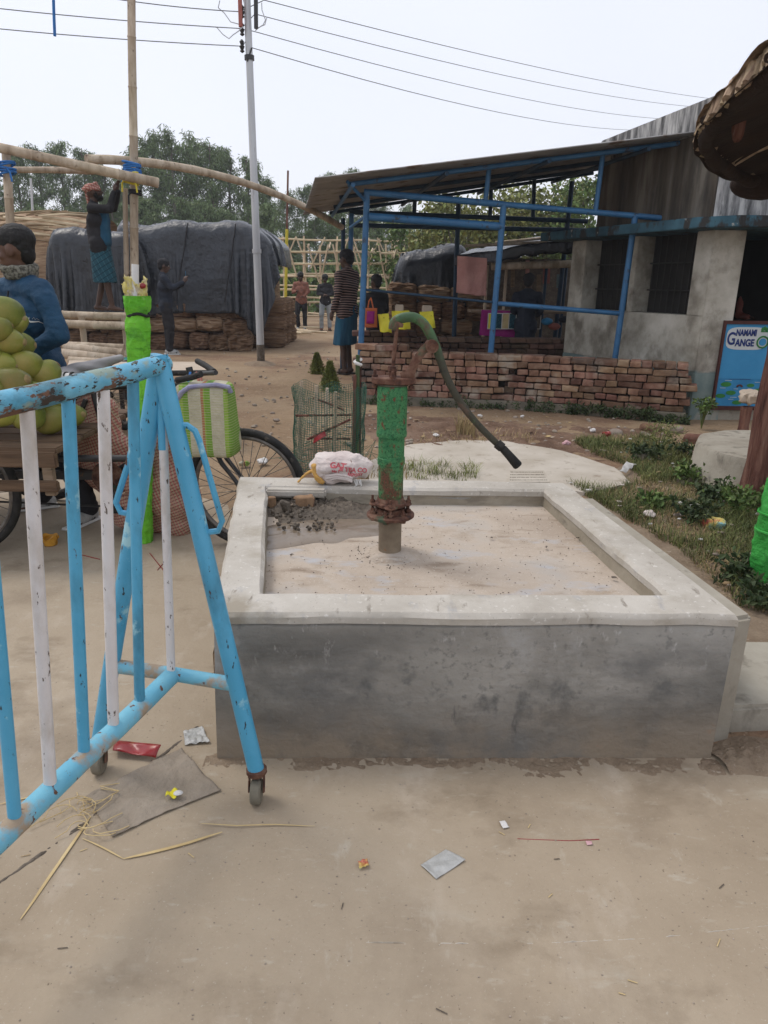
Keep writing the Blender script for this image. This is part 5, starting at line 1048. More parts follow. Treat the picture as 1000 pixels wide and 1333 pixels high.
def person(label, loc, yaw, H, arms, legs, top, bottom, skin=None, kind_bottom='trousers', hair='short', lean=(0, 0), head=(0, 0), voxel=.010, shoe=None, topname='jacket', beard=False, curl=.6, low=.44, hips=0, cat='person'):
    skin = skin or M_skin_dark; s = H/1.70; Rz = Matrix.Rotation(yaw, 3, 'Z'); L0 = V(loc)
    root = thing('person', label, cat, L0)
    def T(p): return L0+Rz @ (V(p)*s)
    def grow(items, g):
        mb = MB()
        for a, b, ra, rb in items: cap(mb, T(a), T(b), (ra+g)*s, (rb+g)*s)
        return mb
    shz = 1.40; hx = hips; lx, ly = lean
    pel = (hx, 0, .93); chest = (hx+lx*.7, ly*.7, 1.22); neck = (hx+lx, ly, 1.44)
    hp_, hy = head; hc = V((hx+lx, ly+.02, 1.575))
    Rh = Matrix.Rotation(hy, 3, 'Z') @ Matrix.Rotation(hp_, 3, 'X')
    def HT(p): return T(hc+Rh @ V(p))
    torso = [((hx-.07, 0, .93), (hx+.07, 0, .93), .105, .105), (pel, chest, .125, .125), ((hx+lx*.7-.075, ly*.7, 1.22), (hx+lx*.7+.075, ly*.7, 1.22), .112, .112), ((hx+lx-.13, ly, 1.36), (hx+lx+.13, ly, 1.36), .068, .068), ((hx+lx-.05, ly-.01, 1.40), (hx+lx+.05, ly-.01, 1.40), .062, .062)]
    shl = [(hx+lx+.185, ly, 1.37), (hx+lx-.185, ly, 1.37)]   # right, left
    armc = []
    for sh0, (el, wr, hd, pn) in zip(shl, arms): armc += [(sh0, el, .050, .040), (el, wr, .039, .027)]
    legc = []
    for sx, (kn, an, toe) in zip((.085, -.085), legs): legc += [((hx+sx, 0, .90), kn, .085, .058), (kn, an, .056, .038)]
    # body
    mb = MB()
    for a, b, ra, rb in torso+armc+legc: cap(mb, T(a), T(b), ra*s*.97, rb*s*.97)
    cap(mb, T((hx+lx, ly-.015, 1.40)), HT((0, -.01, -.06)), .056*s, .050*s)
    RR = Rz @ Rh
    mb.ball(HT((0, -.012, .025)), (.076*s, .096*s, .100*s), 20, 14, rot=RR); mb.ball(HT((0, .018, -.045)), (.058*s, .070*s, .066*s), 16, 10, rot=RR)
    mb.ball(HT((0, .060, -.085)), (.030*s, .026*s, .024*s), 10, 8, rot=RR)                       # chin
    cap(mb, HT((0, .086, .018)), HT((0, .108, -.022)), .009*s, .0145*s, 10)                        # nose
    for q in (-1, 1):
        cap(mb, HT((q*.014, .088, .030)), HT((q*.045, .070, .030)), .010*s, .008*s, 8)              # brow
        mb.ball(HT((q*.088, .0, -.002)), (.012*s, .024*s, .036*s), 10, 8, rot=RR)               # ear
        mb.ball(HT((q*.040, .060, -.025)), (.022*s, .022*s, .020*s), 10, 8, rot=RR)                # cheek
    cap(mb, HT((-.020, .084, -.052)), HT((.020, .084, -.052)), .009*s, .009*s, 8); cap(mb, HT((-.016, .082, -.066)), HT((.016, .082, -.066)), .009*s, .009*s, 8)
    for (el, wr, hd, pn) in arms: hand(mb, T(wr), Rz @ V(hd), Rz @ V(pn), curl, s)
    for kn, an, toe in legs:
        a = V(an); t = V(toe).normalized(); cap(mb, T(a-V((0, 0, .035))-t*.03), T(a+V((0, 0, -.052))+t*.10), .036*s, .028*s)
        sd_ = V((t.y, -t.x, 0))
        for o, l in ((-.030, .155), (-.014, .165), (.0, .163), (.014, .155), (.027, .145)): cap(mb, T(a-V((0, 0, .062))+t*.10+sd_*o), T(a-V((0, 0, .066))+t*l+sd_*o), .014*s, .010*s, 8)
    body = remesh(mb.build('body', skin, root), voxel, 2)
    # eyes
    for q in (-1, 1):
        e = MB(); e.ball(HT((q*.031, .079, .012)), (.012*s, .008*s, .007*s), 12, 8, rot=RR); eo = e.build('eye', M_eye, body)
        e = MB(); e.ball(HT((q*.031, .085, .012)), (.005*s, .004*s, .0055*s), 10, 6, rot=RR); e.build('pupil', M_hair, body)
    # hair
    mb = MB(); 
    if hair == 'short' or hair == 'thick':
        g = .012 if hair == 'short' else .026
        mb.ball(HT((0, -.020, .064)), ((.075+g)*s, (.095+g)*s, (.072+g)*s), 24, 16, rot=RR); mb.ball(HT((0, -.060, -.005)), ((.060+g*.4)*s, (.040+g*.6)*s, .075*s), 18, 12, rot=RR)
        mb.ball(HT((0, -.052, .03)), ((.070+g*.5)*s, (.055+g*.5)*s, .07*s), 18, 12, rot=RR)
        if hair == 'thick': mb.ball(HT((0, .035, .095)), (.066*s, .055*s, .040*s), 14, 10, rot=RR)
        ho = remesh(mb.build('hair', M_hair, root), max(.006, voxel*.7), 2, .0035*s, 60)
    elif hair == 'turban':
        for k in range(3):
            q_ = 1-.09*k; pts = [HT((math.cos(t)*(.084+.006*math.sin(3*t+k))*q_, -.022+math.sin(t)*.104*q_, .045+.022*k-.020*math.sin(t+k*1.3))) for t in [j*math.pi/9 for j in range(19)]]; mb.tube(pts, .023*s, 8)
        mb.ball(HT((0, -.025, .058)), (.088*s, .105*s, .068*s), 18, 12, rot=RR); cap(mb, HT((-.05, -.10, .02)), HT((-.05, -.12, -.13)), .030*s, .022*s)
        remesh(mb.build('turban', M_turban, root), .008, 1, .006, 25)
    elif hair == 'cap':
        mb.ball(HT((0, -.015, .05)), (.092*s, .110*s, .088*s), 24, 16, rot=RR); mb.ball(HT((0, -.06, -.01)), (.074*s, .06*s, .07*s), 14, 10, rot=RR); remesh(mb.build('knit_cap', M_cloth_black, root), .009, 2, .006, 25)
    if beard:
        mb = MB(); mb.ball(HT((0, .040, -.075)), (.062*s, .058*s, .045*s), 16, 10, rot=RR)
        for q in (-1, 1): mb.ball(HT((q*.062, .012, -.035)), (.018*s, .030*s, .045*s), 10, 8, rot=RR)
        remesh(mb.build('beard', M_hair, root), .007, 1, .008, 50)
    # top
    g = .009; ti = []
    for a, b, ra, rb in torso: ti.append((a, b, ra+(.008 if ra > .1 else 0), rb))
    items = ti+[(a, V(b) if i % 2 == 0 else V(a).lerp(V(b), .93), ra+.004, rb+.005) for i, (a, b, ra, rb) in enumerate(armc)]
    mb = grow(items, g); cap(mb, T((hx+lx, ly-.015, 1.42)), T((hx+lx, ly-.005, 1.455)), .060*s, .055*s)
    cap(mb, T((hx-.065, 0, .86)), T((hx+.065, 0, .86)), .125*s, .125*s)
    tp = remesh(mb.build(topname, top, root), voxel, 2, .014*s, 7)
    # bottom
    if kind_bottom == 'trousers':
        li = [(a, V(b) if i % 2 == 0 else V(a).lerp(V(b), 1.0), ra+.004, rb+.012) for i, (a, b, ra, rb) in enumerate(legc)]
        mb = grow(li+[((hx-.07, 0, .90), (hx+.07, 0, .90), .10, .10)], .014); bt = remesh(mb.build('trousers', bottom, root), voxel, 2, .012*s, 8)
    else:
        mb = MB(); k1, k2 = V(legs[0][0]), V(legs[1][0])
        def lf(u, v):
            a = 2*math.pi*u; z = .96-v*(.96-low); mid = V((hx, 0, z)).lerp(V(((k1.x+k2.x)/2, (k1.y+k2.y)/2, z)), v); w = .150+.035*v; dp = .135+.02*v
            f_ = 1+.07*n3((math.cos(a)*2.4, math.sin(a)*2.4, v*.8), 1.6)+.03*math.sin(a*7+v*2)*v
            return T((mid.x+w*math.cos(a)*f_, mid.y+dp*math.sin(a)*f_, z+.02*n3((math.cos(a), math.sin(a), 2), 1.5)*v))
        mb.grid(lf, 64, 30); bt = mb.build('lungi', bottom, root, solid=.006)
    if shoe:
        for kn, an, toe in legs:
            a = V(an); t = V(toe).normalized(); mb = MB(); cap(mb, T(a-V((0, 0, .045))-t*.035), T(a+V((0, 0, -.050))+t*.13), .046*s, .040*s); cap(mb, T(a-V((0, 0, .02))), T(a+V((0, 0, .02))), .048*s, .046*s)
            so = remesh(mb.build('shoe', shoe, root), .010, 1); sm = MB(); c = T(a+t*.05-V((0, 0, .082))); sm.rbox(c, (.095*s, .29*s, .022*s), .01, rz=yaw+math.atan2(-t.x, t.y)); sm.build('sole', M_white2 if shoe == M_shoe else M_sole, so)
    return root, T, HT, s, tp
def stand(x, Y, z=0): return V((x, Y, z))
def hgt(x, yt, Y, z0=0): return P(x, yt, Y).z-z0
LG = lambda dx=.09, f=0, b=0: [((dx, .03+f, .50), (dx, f*.3, .088), (.15, 1, 0)), ((-dx, .03+b, .50), (-dx, b*.3, .088), (-.15, 1, 0))]
# 1 coconut seller : faces left, chest turned to the camera
sl_ = P(40, 400, 3.92)
seller, T1, HT1, s1, jk = person('person in blue zip jacket and speckled scarf leaning over the green coconuts', (sl_.x+.0, 3.92, 0), R(146), hgt(15, 297, 3.92),
    [((.27, .06, 1.14), (.16, .24, 1.02), (-.3, 1, -.2), (0, 0, -1)), ((-.31, .03, 1.12), (-.13, .17, 1.00), (.8, .6, -.2), (0, 0, -1))],
    [((.10, .04, .50), (.16, .0, .088), (.5, 1, 0)), ((-.24, .04, .50), (-.32, .0, .088), (-.3, 1, 0))], M_jacket, M_cloth_black, skin=M_skin, hair='short', lean=(.0, .03), head=(-.10, R(-48)), voxel=.009, shoe=M_shoe)
mb = MB()
for k in range(4): mb.tube([T1((math.cos(t)*(.066+.004*k), .035+math.sin(t)*(.07+.004*k), 1.435+.018*k+.012*math.sin(t+k*.8))) for t in [j*math.pi/9 for j in range(19)]], .020, 8)
remesh(mb.build('scarf', M_scarf, seller), .008, 1, .008, 30)
bvh = BVHTree.FromPolygons([v.co+wloc(jk) for v in jk.data.vertices], [p.vertices[:] for p in jk.data.polygons])
def project_px(pts_px, w, m, name, parent, bv, off=.003):
    mb = MB(); o = V((0, 0, CAMZ)); pts = []
    for x, y in pts_px:
        h_ = bv.ray_cast(o, ray(x, y).normalized())
        if h_[0] is None: continue
        pts.append(h_[0]+h_[1]*off if h_[1].dot(ray(x, y)) < 0 else h_[0]-h_[1]*off)
    if len(pts) > 1: mb.tube(pts, w if isinstance(w, (int, float)) else w[:len(pts)], 6, flat=.4); return mb.build(name, m, parent)
project_px([(38, 413), (37, 417), (40, 419), (45, 419), (50, 418.5), (56, 421)], [.0015, .0045, .005, .0035, .0025, .0008], M_white2, 'chest_logo', jk, bvh)
project_px([(42, 415.5), (44, 413), (46, 416), (48, 414.5), (51, 416.5)], .0016, M_white2, 'chest_logo', jk, bvh)
mb = MB(); mb.tube([T1((0, .165, 1.0)), T1((0, .165, 1.2)), T1((.0, .12, 1.36))], .004, 6); mb.build('zip', M_cloth_black, jk)
# 2 barefoot worker
wk = P(146, 411, 8.43); wz = P(146, 407, 8.43).z+.012
Hw = hgt(146, 238, 8.43, wz)
wkr, T2, HT2, s2, jk2 = person('barefoot person in turban and checked lungi tying the bamboo joint overhead', (wk.x-.06, 8.43, wz), R(-80), Hw,
    [((.20, .22, 1.36), (.10, .28, 1.58), (-.2, .1, 1), (-.6, .8, 0)), ((-.20, .20, 1.40), (-.08, .30, 1.62), (.2, .1, 1), (.6, .8, 0))],
    [((.08, .05, .50), (.075, .10, .088), (.05, 1, 0)), ((-.08, .0, .50), (-.08, -.12, .088), (0, 1, 0))], M_cloth_black, M_lungi, kind_bottom='lungi', hair='turban', beard=True, head=(.22, R(4)), lean=(0, -.02), topname='jacket', low=.40, voxel=.011)
mb = MB(); cap(mb, T2((.055, .085, .95)), T2((.055, .095, 1.28)), .085*s2, .072*s2); cap(mb, T2((.0, .09, .93)), T2((.0, .1, 1.3)), .08*s2, .07*s2); remesh(mb.build('shirt', M_lungi2, wkr), .011, 2, .01, 8)
# 3 photographing person
ph = G(221, 461)
phn, T3, HT3, s3, _ = person('person in dark hooded clothes holding up a phone in front of the grey tarpaulin', (ph.x, ph.y, 0), R(-72), hgt(219, 337, ph.y),
    [((.22, .12, 1.20), (.10, .34, 1.30), (-.1, .5, 1), (-.6, .5, 0)), ((-.22, .12, 1.18), (-.06, .34, 1.27), (.1, .5, 1), (.6, .5, 0))], LG(.09, .02, -.02), M_cloth_navy, M_cloth_black, hair='cap', voxel=.014, shoe=M_shoe, head=(-.1, 0))
t_ = thing('mobile_phone', 'small black phone held up by the person in dark clothes', 'phone', T3((0.02, .40, 1.42))); MB().rbox(T3((0.02, .40, 1.43)), (.075, .012, .15), .004, rz=R(-72)).build('case', M_black, t_)
MB().rbox(T3((0.02, .393, 1.43)), (.066, .003, .135), .001, rz=R(-72)).build('screen', M_sign, t_)
# 4, 5 two walkers
f1 = G(393, 429)
person('person in brown jacket with orange scarf walking in front of the bamboo lattice', (f1.x, f1.y, 0), R(172), hgt(393, 355, f1.y),
    [((.24, .06, 1.12), (.10, .20, 1.15), (-.6, .5, .3), (0, 0, -1)), ((-.24, .02, 1.14), (-.12, .16, 1.0), (.4, .6, 0), (0, 0, -1))], LG(.10, .10, -.06), M_brownjkt, M_cloth_black, hair='thick', voxel=.016, shoe=M_shoe, head=(-.35, 0), topname='jacket')
f2 = G(424, 430)
person('person in dark jacket and pale jeans with head bowed in front of the lattice', (f2.x, f2.y, 0), R(186), hgt(424, 358, f2.y),
    [((.24, .05, 1.12), (.06, .22, 1.12), (-.8, .4, 0), (0, 0, -1)), ((-.24, .05, 1.12), (-.05, .22, 1.08), (.8, .4, 0), (0, 0, -1))], LG(.13, .04, -.04), M_cloth_black, M_jeans, hair='thick', voxel=.016, shoe=M_redbark, head=(-.5, 0))
# 6 striped shirt man
sm_ = G(449, 487)
stp, T6, HT6, s6, _ = person('person in striped shirt and blue lungi standing in sandals by the shelter post', (sm_.x+.04, sm_.y, 0), R(55), hgt(455, 325, sm_.y),
    [((.20, .06, 1.12), (.12, .14, .92), (-.3, .5, -1), (0, 0, -1)), ((-.235, -.02, 1.12), (-.20, .10, .88), (0, .4, -1), (1, 0, 0))], LG(.07, .03, .0), M_stripe, M_lungi2, kind_bottom='lungi', hair='cap', voxel=.012, topname='shirt', low=.42, head=(-.12, R(6)))
mb = MB(); mb.tube([T6(p) for p in ((.09, .13, .98), (.10, .16, 1.2), (.08, .08, 1.42), (0, -.07, 1.46), (-.09, .06, 1.42), (-.09, .15, 1.2), (-.06, .14, 1.02))], .036, 10, flat=.5); remesh(mb.build('scarf', M_mud, stp), .012, 1, .01, 15)
for sx, a in ((.07, .01), (-.07, .0)):
    mb = MB(); mb.rbox(T6((sx, .06, .010)), (.10, .27, .022), .008, rz=R(55)); so = mb.build('sandal', M_sole, stp)
    mb = MB(); mb.tube([T6((sx-.045, .05, .02)), T6((sx-.03, .08, .075)), T6((sx+.03, .08, .075)), T6((sx+.045, .05, .02))], .010, 6); mb.build('strap', M_sole, so)
# 7 dark figure with orange bag behind the post
p7 = P(487, 400, 9.95)
person('person in dark jacket half hidden behind the front shelter post', (p7.x+.03, 10.0, 0), R(40), hgt(488, 358, 10.0),
    [((.22, .02, 1.14), (.18, .10, .95), (0, .3, -1), (-1, 0, 0)), ((-.22, .10, 1.14), (-.12, .25, 1.05), (.5, .5, 0), (0, 0, -1))], LG(), M_cloth_black, M_cloth_black, hair='short', voxel=.016)
ob = thing('shopping_bag', 'orange cloth bag with purple print hanging beside the striped man', 'bag', P(482, 428, 9.35))
a_ = [P(x, y, 9.35) for x, y in ((474, 401), (491, 401), (490, 426), (473, 426))]
MB().grid(lambda u, v: a_[0].lerp(a_[1], u).lerp(a_[3].lerp(a_[2], u), v)+V((0, -.03*math.sin(math.pi*u)*v, 0)), 8, 8).build('cloth', M_orange, ob, solid=.05)
a2 = [P(x, y, 9.29) for x, y in ((478, 405), (488, 405), (487, 421), (477, 421))]; MB().grid(lambda u, v: a2[0].lerp(a2[1], u).lerp(a2[3].lerp(a2[2], u), v)+V((0, -.03, 0)), 3, 3).build('print', M_purple, ob, solid=.004)
for x in (479, 486): MB().tube([P(x, 401, 9.35), P((x+482)/2, 392, 9.35), P(483, 388, 9.4)], .010, 6).build('handle', M_orange, ob)
# 8 navy figure in the stall
p8 = P(687, 400, 10.05)
person('person in long navy clothes standing with their back to us at the market stall', (p8.x, 10.1, 0), R(-15), hgt(688, 356, 10.1),
    [((.22, .05, 1.12), (.15, .2, 1.05), (0, 1, 0), (0, 0, -1)), ((-.22, .05, 1.12), (-.15, .2, 1.05), (0, 1, 0), (0, 0, -1))], LG(.06), M_cloth_navy, M_cloth_navy, kind_bottom='lungi', low=.15, hair='cap', voxel=.016, topname='top')
# 9 figure in dull red inside the doorway
p9 = P(985, 400, 8.9)
person('person in dull red clothes sitting back in the dark doorway above the painted board', (p9.x, 8.9, 0), R(165), hgt(985, 352, 8.9),
    [((.22, .05, 1.12), (.12, .2, 1.1), (-1, .3, 0), (0, 0, -1)), ((-.22, .05, 1.12), (-.12, .2, 1.05), (1, .3, 0), (0, 0, -1))], LG(.08), M_redpipe, M_redpipe, kind_bottom='lungi', hair='short', voxel=.018)
# yellow bags on the dark wall
for i, (x0, y0, x1, y1, lb) in enumerate(((491, 409, 508, 433, 'yellow plastic bag at the left on the dark brick wall'), (509, 405, 535, 428, 'yellow plastic bag behind the pump hook'), (545, 406, 566, 427, 'yellow plastic bag right of the pump hook'))):
    cloth('plastic_bag', [(x0+1, y0), (x1-2, y0-1), (x1+rnd(-1, 2), y1), (x0+rnd(1, 5), y1-rnd(0, 3))], 9.35, M_yellow, lb, 'bag', amp=.06, f=9, bow=.25)
for i, (x, y) in enumerate(((520, 398), (556, 399))):
    c = P(x, y, 9.45); c.z -= .05; solo(MB().rbox(c, (.11, .10, .13), .01, rz=.3*i), 'carton', M_board, ['pale carton behind the yellow bag at the pump hook', 'pale carton behind the yellow bag right of the hook'][i], 'carton', c)
# ================================================================= COCONUTS AND THE CART
random.seed(31)
dz_ = .58
ct = thing('cycle_cart', 'old cycle cart with plank deck and black frame carrying the coconuts', 'cycle cart', (-1.6, 3.7, 0))
dkx = P(118, 560, 3.5).x
for k in range(7):
    y_ = 3.18+k*.15; mb = MB(); mb.rbox(((dkx-3.3)/2, y_, dz_-.02+rnd(-.003, .003)), (dkx+3.3, .142, .03), .006); o = mb.build('deck_plank', M_cartwood, ct)
mb = MB(); mb.rbox(((dkx-3.3)/2, 3.105, dz_-.06), (dkx+3.3, .03, .07), .006); mb.build('side_rail', M_cartwood, ct)
mb = MB(); mb.rbox(((dkx-3.3)/2, 3.09, dz_-.18), (dkx+3.3, .03, .05), .006); mb.build('side_rail', M_cartwood, ct)
for x_ in (dkx-.05, dkx-.6, -2.9):
    mb = MB(); mb.rbox((x_, 3.115, dz_-.13), (.05, .03, .2), .004); mb.build('upright', M_wood, ct)
def wheel(c, r, axis, parent, nsp=36, tw=.020):
    ax = V(axis).normalized(); u_ = V((0, 0, 1)); w_ = ax.cross(u_).normalized(); c = V(c)
    ring_ = lambda rr, n=64: [c+(u_*math.cos(2*math.pi*k/n)+w_*math.sin(2*math.pi*k/n))*rr for k in range(n+1)]
    wp = thing('w', None, None, c) if False else None
    ty = MB(); ty.tube(ring_(r-tw), tw, 10, cap=False, upv=ax); tyo = ty.build('wheel', M_black, parent)
    rm = MB(); rm.tube(ring_(r-tw*2-.006), .012, 8, cap=False, flat=1); rm.build('rim', M_steel, tyo)
    hb = MB(); hb.cyl(c-ax*.05, c+ax*.05, .018); hb.cyl(c-ax*.045, c-ax*.04, .03); hb.cyl(c+ax*.04, c+ax*.045, .03); hb.build('hub', M_blackmetal, tyo)
    spk = MB()
    for k in range(nsp):
        a = 2*math.pi*k/nsp; a2 = a+(.5 if k % 2 else -.5)*1.2; sd_ = 1 if (k//2) % 2 else -1
        spk.tube([c+ax*.042*sd_+(u_*math.cos(a2)+w_*math.sin(a2))*.027, c+(u_*math.cos(a)+w_*math.sin(a))*(r-tw*2-.006)], .0019, 5)
    spk.build('spokes', M_steel, tyo); return tyo
fw = P(322, 634, 3.47); fw.z = .325; FWH = V((P(321, 634, 3.42).x, 3.42, .305))
axf = V((.12, 1, 0)); wheel(FWH, .309, axf, ct)
# front fork, head, handlebar
hd0 = P(250, 500, 3.52); ftop = P(262, 545, 3.50)
for s_ in (-.055, .055):
    MB().tube([hd0.lerp(ftop, .6)+V((0, s_, 0)), ftop+V((.02, s_, -.03)), P(292, 600, 3.48)+V((0, s_, 0)), FWH+V((0, s_, 0))], [.013, .013, .012, .009], 10).build('fork_blade', M_blackmetal, ct)
MB().tube([P(246, 478, 3.53), ftop], .017, 12).build('head_tube', M_blackmetal, ct)
mb = MB(); mb.tube([P(212, 500, 3.85), P(235, 494, 3.75), P(250, 488, 3.55), P(268, 486, 3.35), P(281, 485, 3.2)], .011, 10); mb.build('handlebar', M_blackmetal, ct)
MB().tube([P(257, 470, 3.75), P(268, 476, 3.65), P(279, 484, 3.5)], .015, 10).build('grip', M_black, ct)
MB().tube([P(230, 495, 3.30), P(250, 491, 3.28), P(262, 487, 3.25)], .014, 10).build('grip', M_black, ct)
# mudguard stays, main tubes
sd0 = P(120, 500, 3.75); bbk = V((P(150, 640, 3.7).x, 3.7, .30))
tubes = [(P(246, 500, 3.53), P(120, 505, 3.74), .015), (ftop, bbk, .017), (P(118, 495, 3.74), bbk, .015), (bbk, V((-2.35, 3.72, .33)), .022), (P(112, 520, 3.72), P(78, 600, 3.68), .013), (V((-2.6, 3.3, .46)), V((-1.2, 3.4, .46)), .018), (bbk, V((bbk.x, 3.6, .05)), .010)]
for a, b, r_ in tubes: MB().tube(lin(a, b, 2), r_, 10).build('frame_tube', M_blackmetal, ct)
MB().rbox(((-2.5+bbk.x)/2, 3.66, .30), (bbk.x+2.5, .05, .045), .006).build('chassis_rail', M_blackmetal, ct)
MB().tube([(-2.5, 3.60, .055+.12), (bbk.x, 3.58, .15)], .006, 6).build('chain', M_blackmetal, ct)
mb = MB()
mb.lathe([(.02, -.006), (.085, -.006), (.085, .0), (.02, .0)], (bbk.x, 3.62, .30), 30, rot=Matrix.Rotation(R(90), 3, 'X')); mb.build('chainwheel', M_rust, ct)
mb = MB(); mb.tube([(bbk.x, 3.60, .30), (bbk.x+.06, 3.58, .16)], .009, 8); mb.build('crank', M_blackmetal, ct); MB().rbox((bbk.x+.06, 3.53, .15), (.09, .07, .025), .005).build('pedal', M_black, ct)
for Yw in (3.25, 4.15): wheel((P(-12, 610, 3.3).x-.17, Yw, .325), .325, (0, 1, 0), ct)
# saddle
sa = P(78, 482, 3.72); sb = P(162, 466, 3.70); mb = MB()
def sad(u, v):
    p = V(sa).lerp(V(sb), u); w = .095*(1-u)**.6*(1 if u > .0 else 0)+.022; w *= min(1, (u*9+.3)); a = math.pi*2*v; dz = .012*math.sin(u*5)-.03*(u*(1-u)); return (p.x, p.y+math.cos(a)*w, p.z+math.sin(a)*(.028 if math.sin(a) > 0 else .04*(1-u*.7))+dz)
ax_ = (sb-sa); ax_.z *= .5
mb.ball(sa+V((.05, 0, -.012)), (.085, .095, .034), 20, 12); cap(mb, sa+V((.07, 0, -.006)), sb+V((-.02, 0, .0)), .040, .020, 12); mb.ball(sa.lerp(sb, .45)+V((0, 0, -.012)), (.12, .045, .028), 16, 10)
remesh(mb.build('saddle', M_saddle, ct), .007, 6)
MB().tube([sa.lerp(sb, .35)-V((0, 0, .02)), sd0-V((0, 0, .05))], .013, 8).build('seat_post', M_steel, ct)
tn = P(80, 493, 3.5); t_ = thing('drink_can', 'small white can with blue ring standing by the saddle', 'can', (tn.x, tn.y, tn.z-.06)); MB().cyl((tn.x-.01, tn.y, tn.z), (tn.x+.075, tn.y+.02, tn.z-.01), .032, seg=18).build('can_body', M_white2, t_)
MB().cyl((tn.x-.022, tn.y-.003, tn.z), (tn.x-.0102, tn.y, tn.z), .022, seg=18).build('can_end', M_signink, t_)
for dx in (.02, .05): MB().lathe([(.030, -.004), (.0335, -.004), (.0335, .004), (.030, .004)], (tn.x+dx, tn.y+.01, tn.z), 18, rot=Matrix.Rotation(R(90), 3, 'Y')).build('band', M_black, t_)
# coconuts
def coconut(c, r, tilt, yw, label, group):
    Y_ = rnd(0, 9)
    t = thing('green_coconut', label, 'coconut', c, group); mb = MB(); rot = (Euler((tilt, 0, yw)).to_matrix())
    def fn(u, v):
        a = 2*math.pi*u; th = math.pi*v; z = -math.cos(th); rr = math.sin(th)**.85*(1+.075*math.cos(3*a)+.03*n3((math.cos(a), math.sin(a), v*2+Y_), 1.5))*(1-.10*z); return V(c)+rot @ V((rr*math.cos(a)*r*.95, rr*math.sin(a)*r*.95, z*r*1.18*(1+.03*math.cos(3*a)*math.sin(th))))
    mb.grid(fn, 30, 20); o = mb.build('husk', M_coco, t); mb = MB(); q = V(c)+rot @ V((0, 0, r*1.14)); mb.ball(q, (r*.26, r*.26, r*.10), 12, 6, rot=rot, jit=.3, jf=40); mb.build('stem_cap', M_husk, t)
cs = [(5, 407, 26, 3.40), (19, 421, 20, 3.45), (-4, 428, 20, 3.30), (10, 443, 23, 3.35), (25, 448, 21, 3.55), (-16, 466, 24, 3.3), (1, 474, 24, 3.32), (33, 474, 23, 3.38), (58, 487, 23, 3.45), (16, 498, 27, 3.25), (-16, 508, 26, 3.2), (45, 515, 25, 3.30), (72, 516, 22, 3.5), (5, 534, 26, 3.22), (36, 541, 25, 3.28), (66, 545, 24, 3.40), (92, 540, 22, 3.55), (-30, 438, 24, 3.5), (-38, 480, 26, 3.4)]
cl = ['topmost green coconut on the heap', 'green coconut with a brown tip directly right of the topmost one', 'green coconut at the left edge just below the topmost one', 'ridged coconut in the second tier beside the blue jacket', 'bright coconut in front of the blue jacket in the second tier', 'coconut cut by the left edge in the third tier', 'round green coconut in the middle of the third tier', 'coconut with dark flecks in the third tier nearest the jacket', 'coconut nearest the grey saddle in the upper heap', 'large yellowish coconut resting over the top rail at the left', 'coconut at the left edge low in the heap', 'coconut right of the large yellowish one above the rail', 'coconut beside the white can by the saddle', 'coconut behind the top rail at the left edge', 'coconut hidden mostly by the top rail next to the first white bar', 'lower coconut behind the top rail over the first blue bar', 'coconut at the right end of the bottom tier', 'coconut out at the far left of the second tier', 'coconut out at the far left of the third tier']
random.seed(6)
for (x, y, rp_, Y), lb in zip(cs, cl):
    c = P(x, y, Y); r_ = rp_/920*(Y*cp+.4*sp)*.80; c.z = max(c.z, dz_+r_*.9); coconut(c, r_, rnd(.9, 1.9), rnd(1.2, 2.6), lb, 'green coconuts heaped on the cart')
for k in range(14):
    c = V((rnd(-2.6, -1.85), rnd(3.35, 3.75), dz_+.1+.2*(k % 3))); coconut(c, .098, rnd(.9, 2), rnd(0, 6), 'green coconut buried inside the back of the heap', 'coconuts inside the heap')
# sacks
mb = MB()
for x, y, rx, ry, rz in ((128, 560, .13, .10, .22), (140, 600, .17, .11, .19), (112, 590, .08, .08, .18)): mb.ball(P(x, y, 3.80), (rx, ry, rz), 20, 14)
sk = mb.build('check_sack', M_plaid, None, loc=P(135, 640, 3.8)); remesh(sk, .012, 2, .02, 6); tag(sk, 'red and cream checked woven sack tied to the cart frame behind the white bars', 'sack')
mb = MB()
for x, y, rx, ry, rz in ((205, 590, .13, .10, .20), (212, 640, .19, .13, .21), (190, 665, .17, .12, .13), (232, 668, .10, .10, .14)): mb.ball(P(x, y, 3.62), (rx, ry, rz), 20, 14)
sk = mb.build('check_sack', M_plaid, None, loc=P(210, 690, 3.6)); remesh(sk, .012, 2, .025, 6); tag(sk, 'full checked woven sack sagging to the ground by the front wheel', 'sack')
# striped bag on the handlebar
c = P(269, 546, 3.33); wb2 = thing('woven_bag', 'green and cream striped woven bag with lavender trim hung from the handlebar', 'bag', (c.x, c.y, c.z-.18))
mb = MB(); mb.ball((0, 0, 0), (.145, .085, .175), 60, 40, sup=.32)
vv = []
for p in mb.v:
    p = V(p); p.x *= 1+.10*p.z/.17*(-1); p += V((n3(p, 9), n3(p, 9, 3), n3(p, 7, 6)))*.012; vv.append(Matrix.Rotation(-.12, 3, 'Z') @ p+c)
mb.v = vv; mb.build('bag_body', M_weave, wb2)
mb = MB(); mb.tube([P(232, 520, 3.27), P(236, 511, 3.25), P(246, 504, 3.25), P(262, 502, 3.25), P(282, 501, 3.25), P(298, 504, 3.25), P(300, 510, 3.27)], .013, 8, flat=.8); mb.build('trim', M_lav, wb2)
for x0, x1 in ((246, 250), (262, 258), (266, 262)): MB().tube(wob([P(x1, 486, 3.4), P((x0+x1)/2, 495, 3.36), P(x0, 505, 3.3)], .01), .006, 6).build('cord', M_rope if x0 == 246 else M_redpipe, wb2)
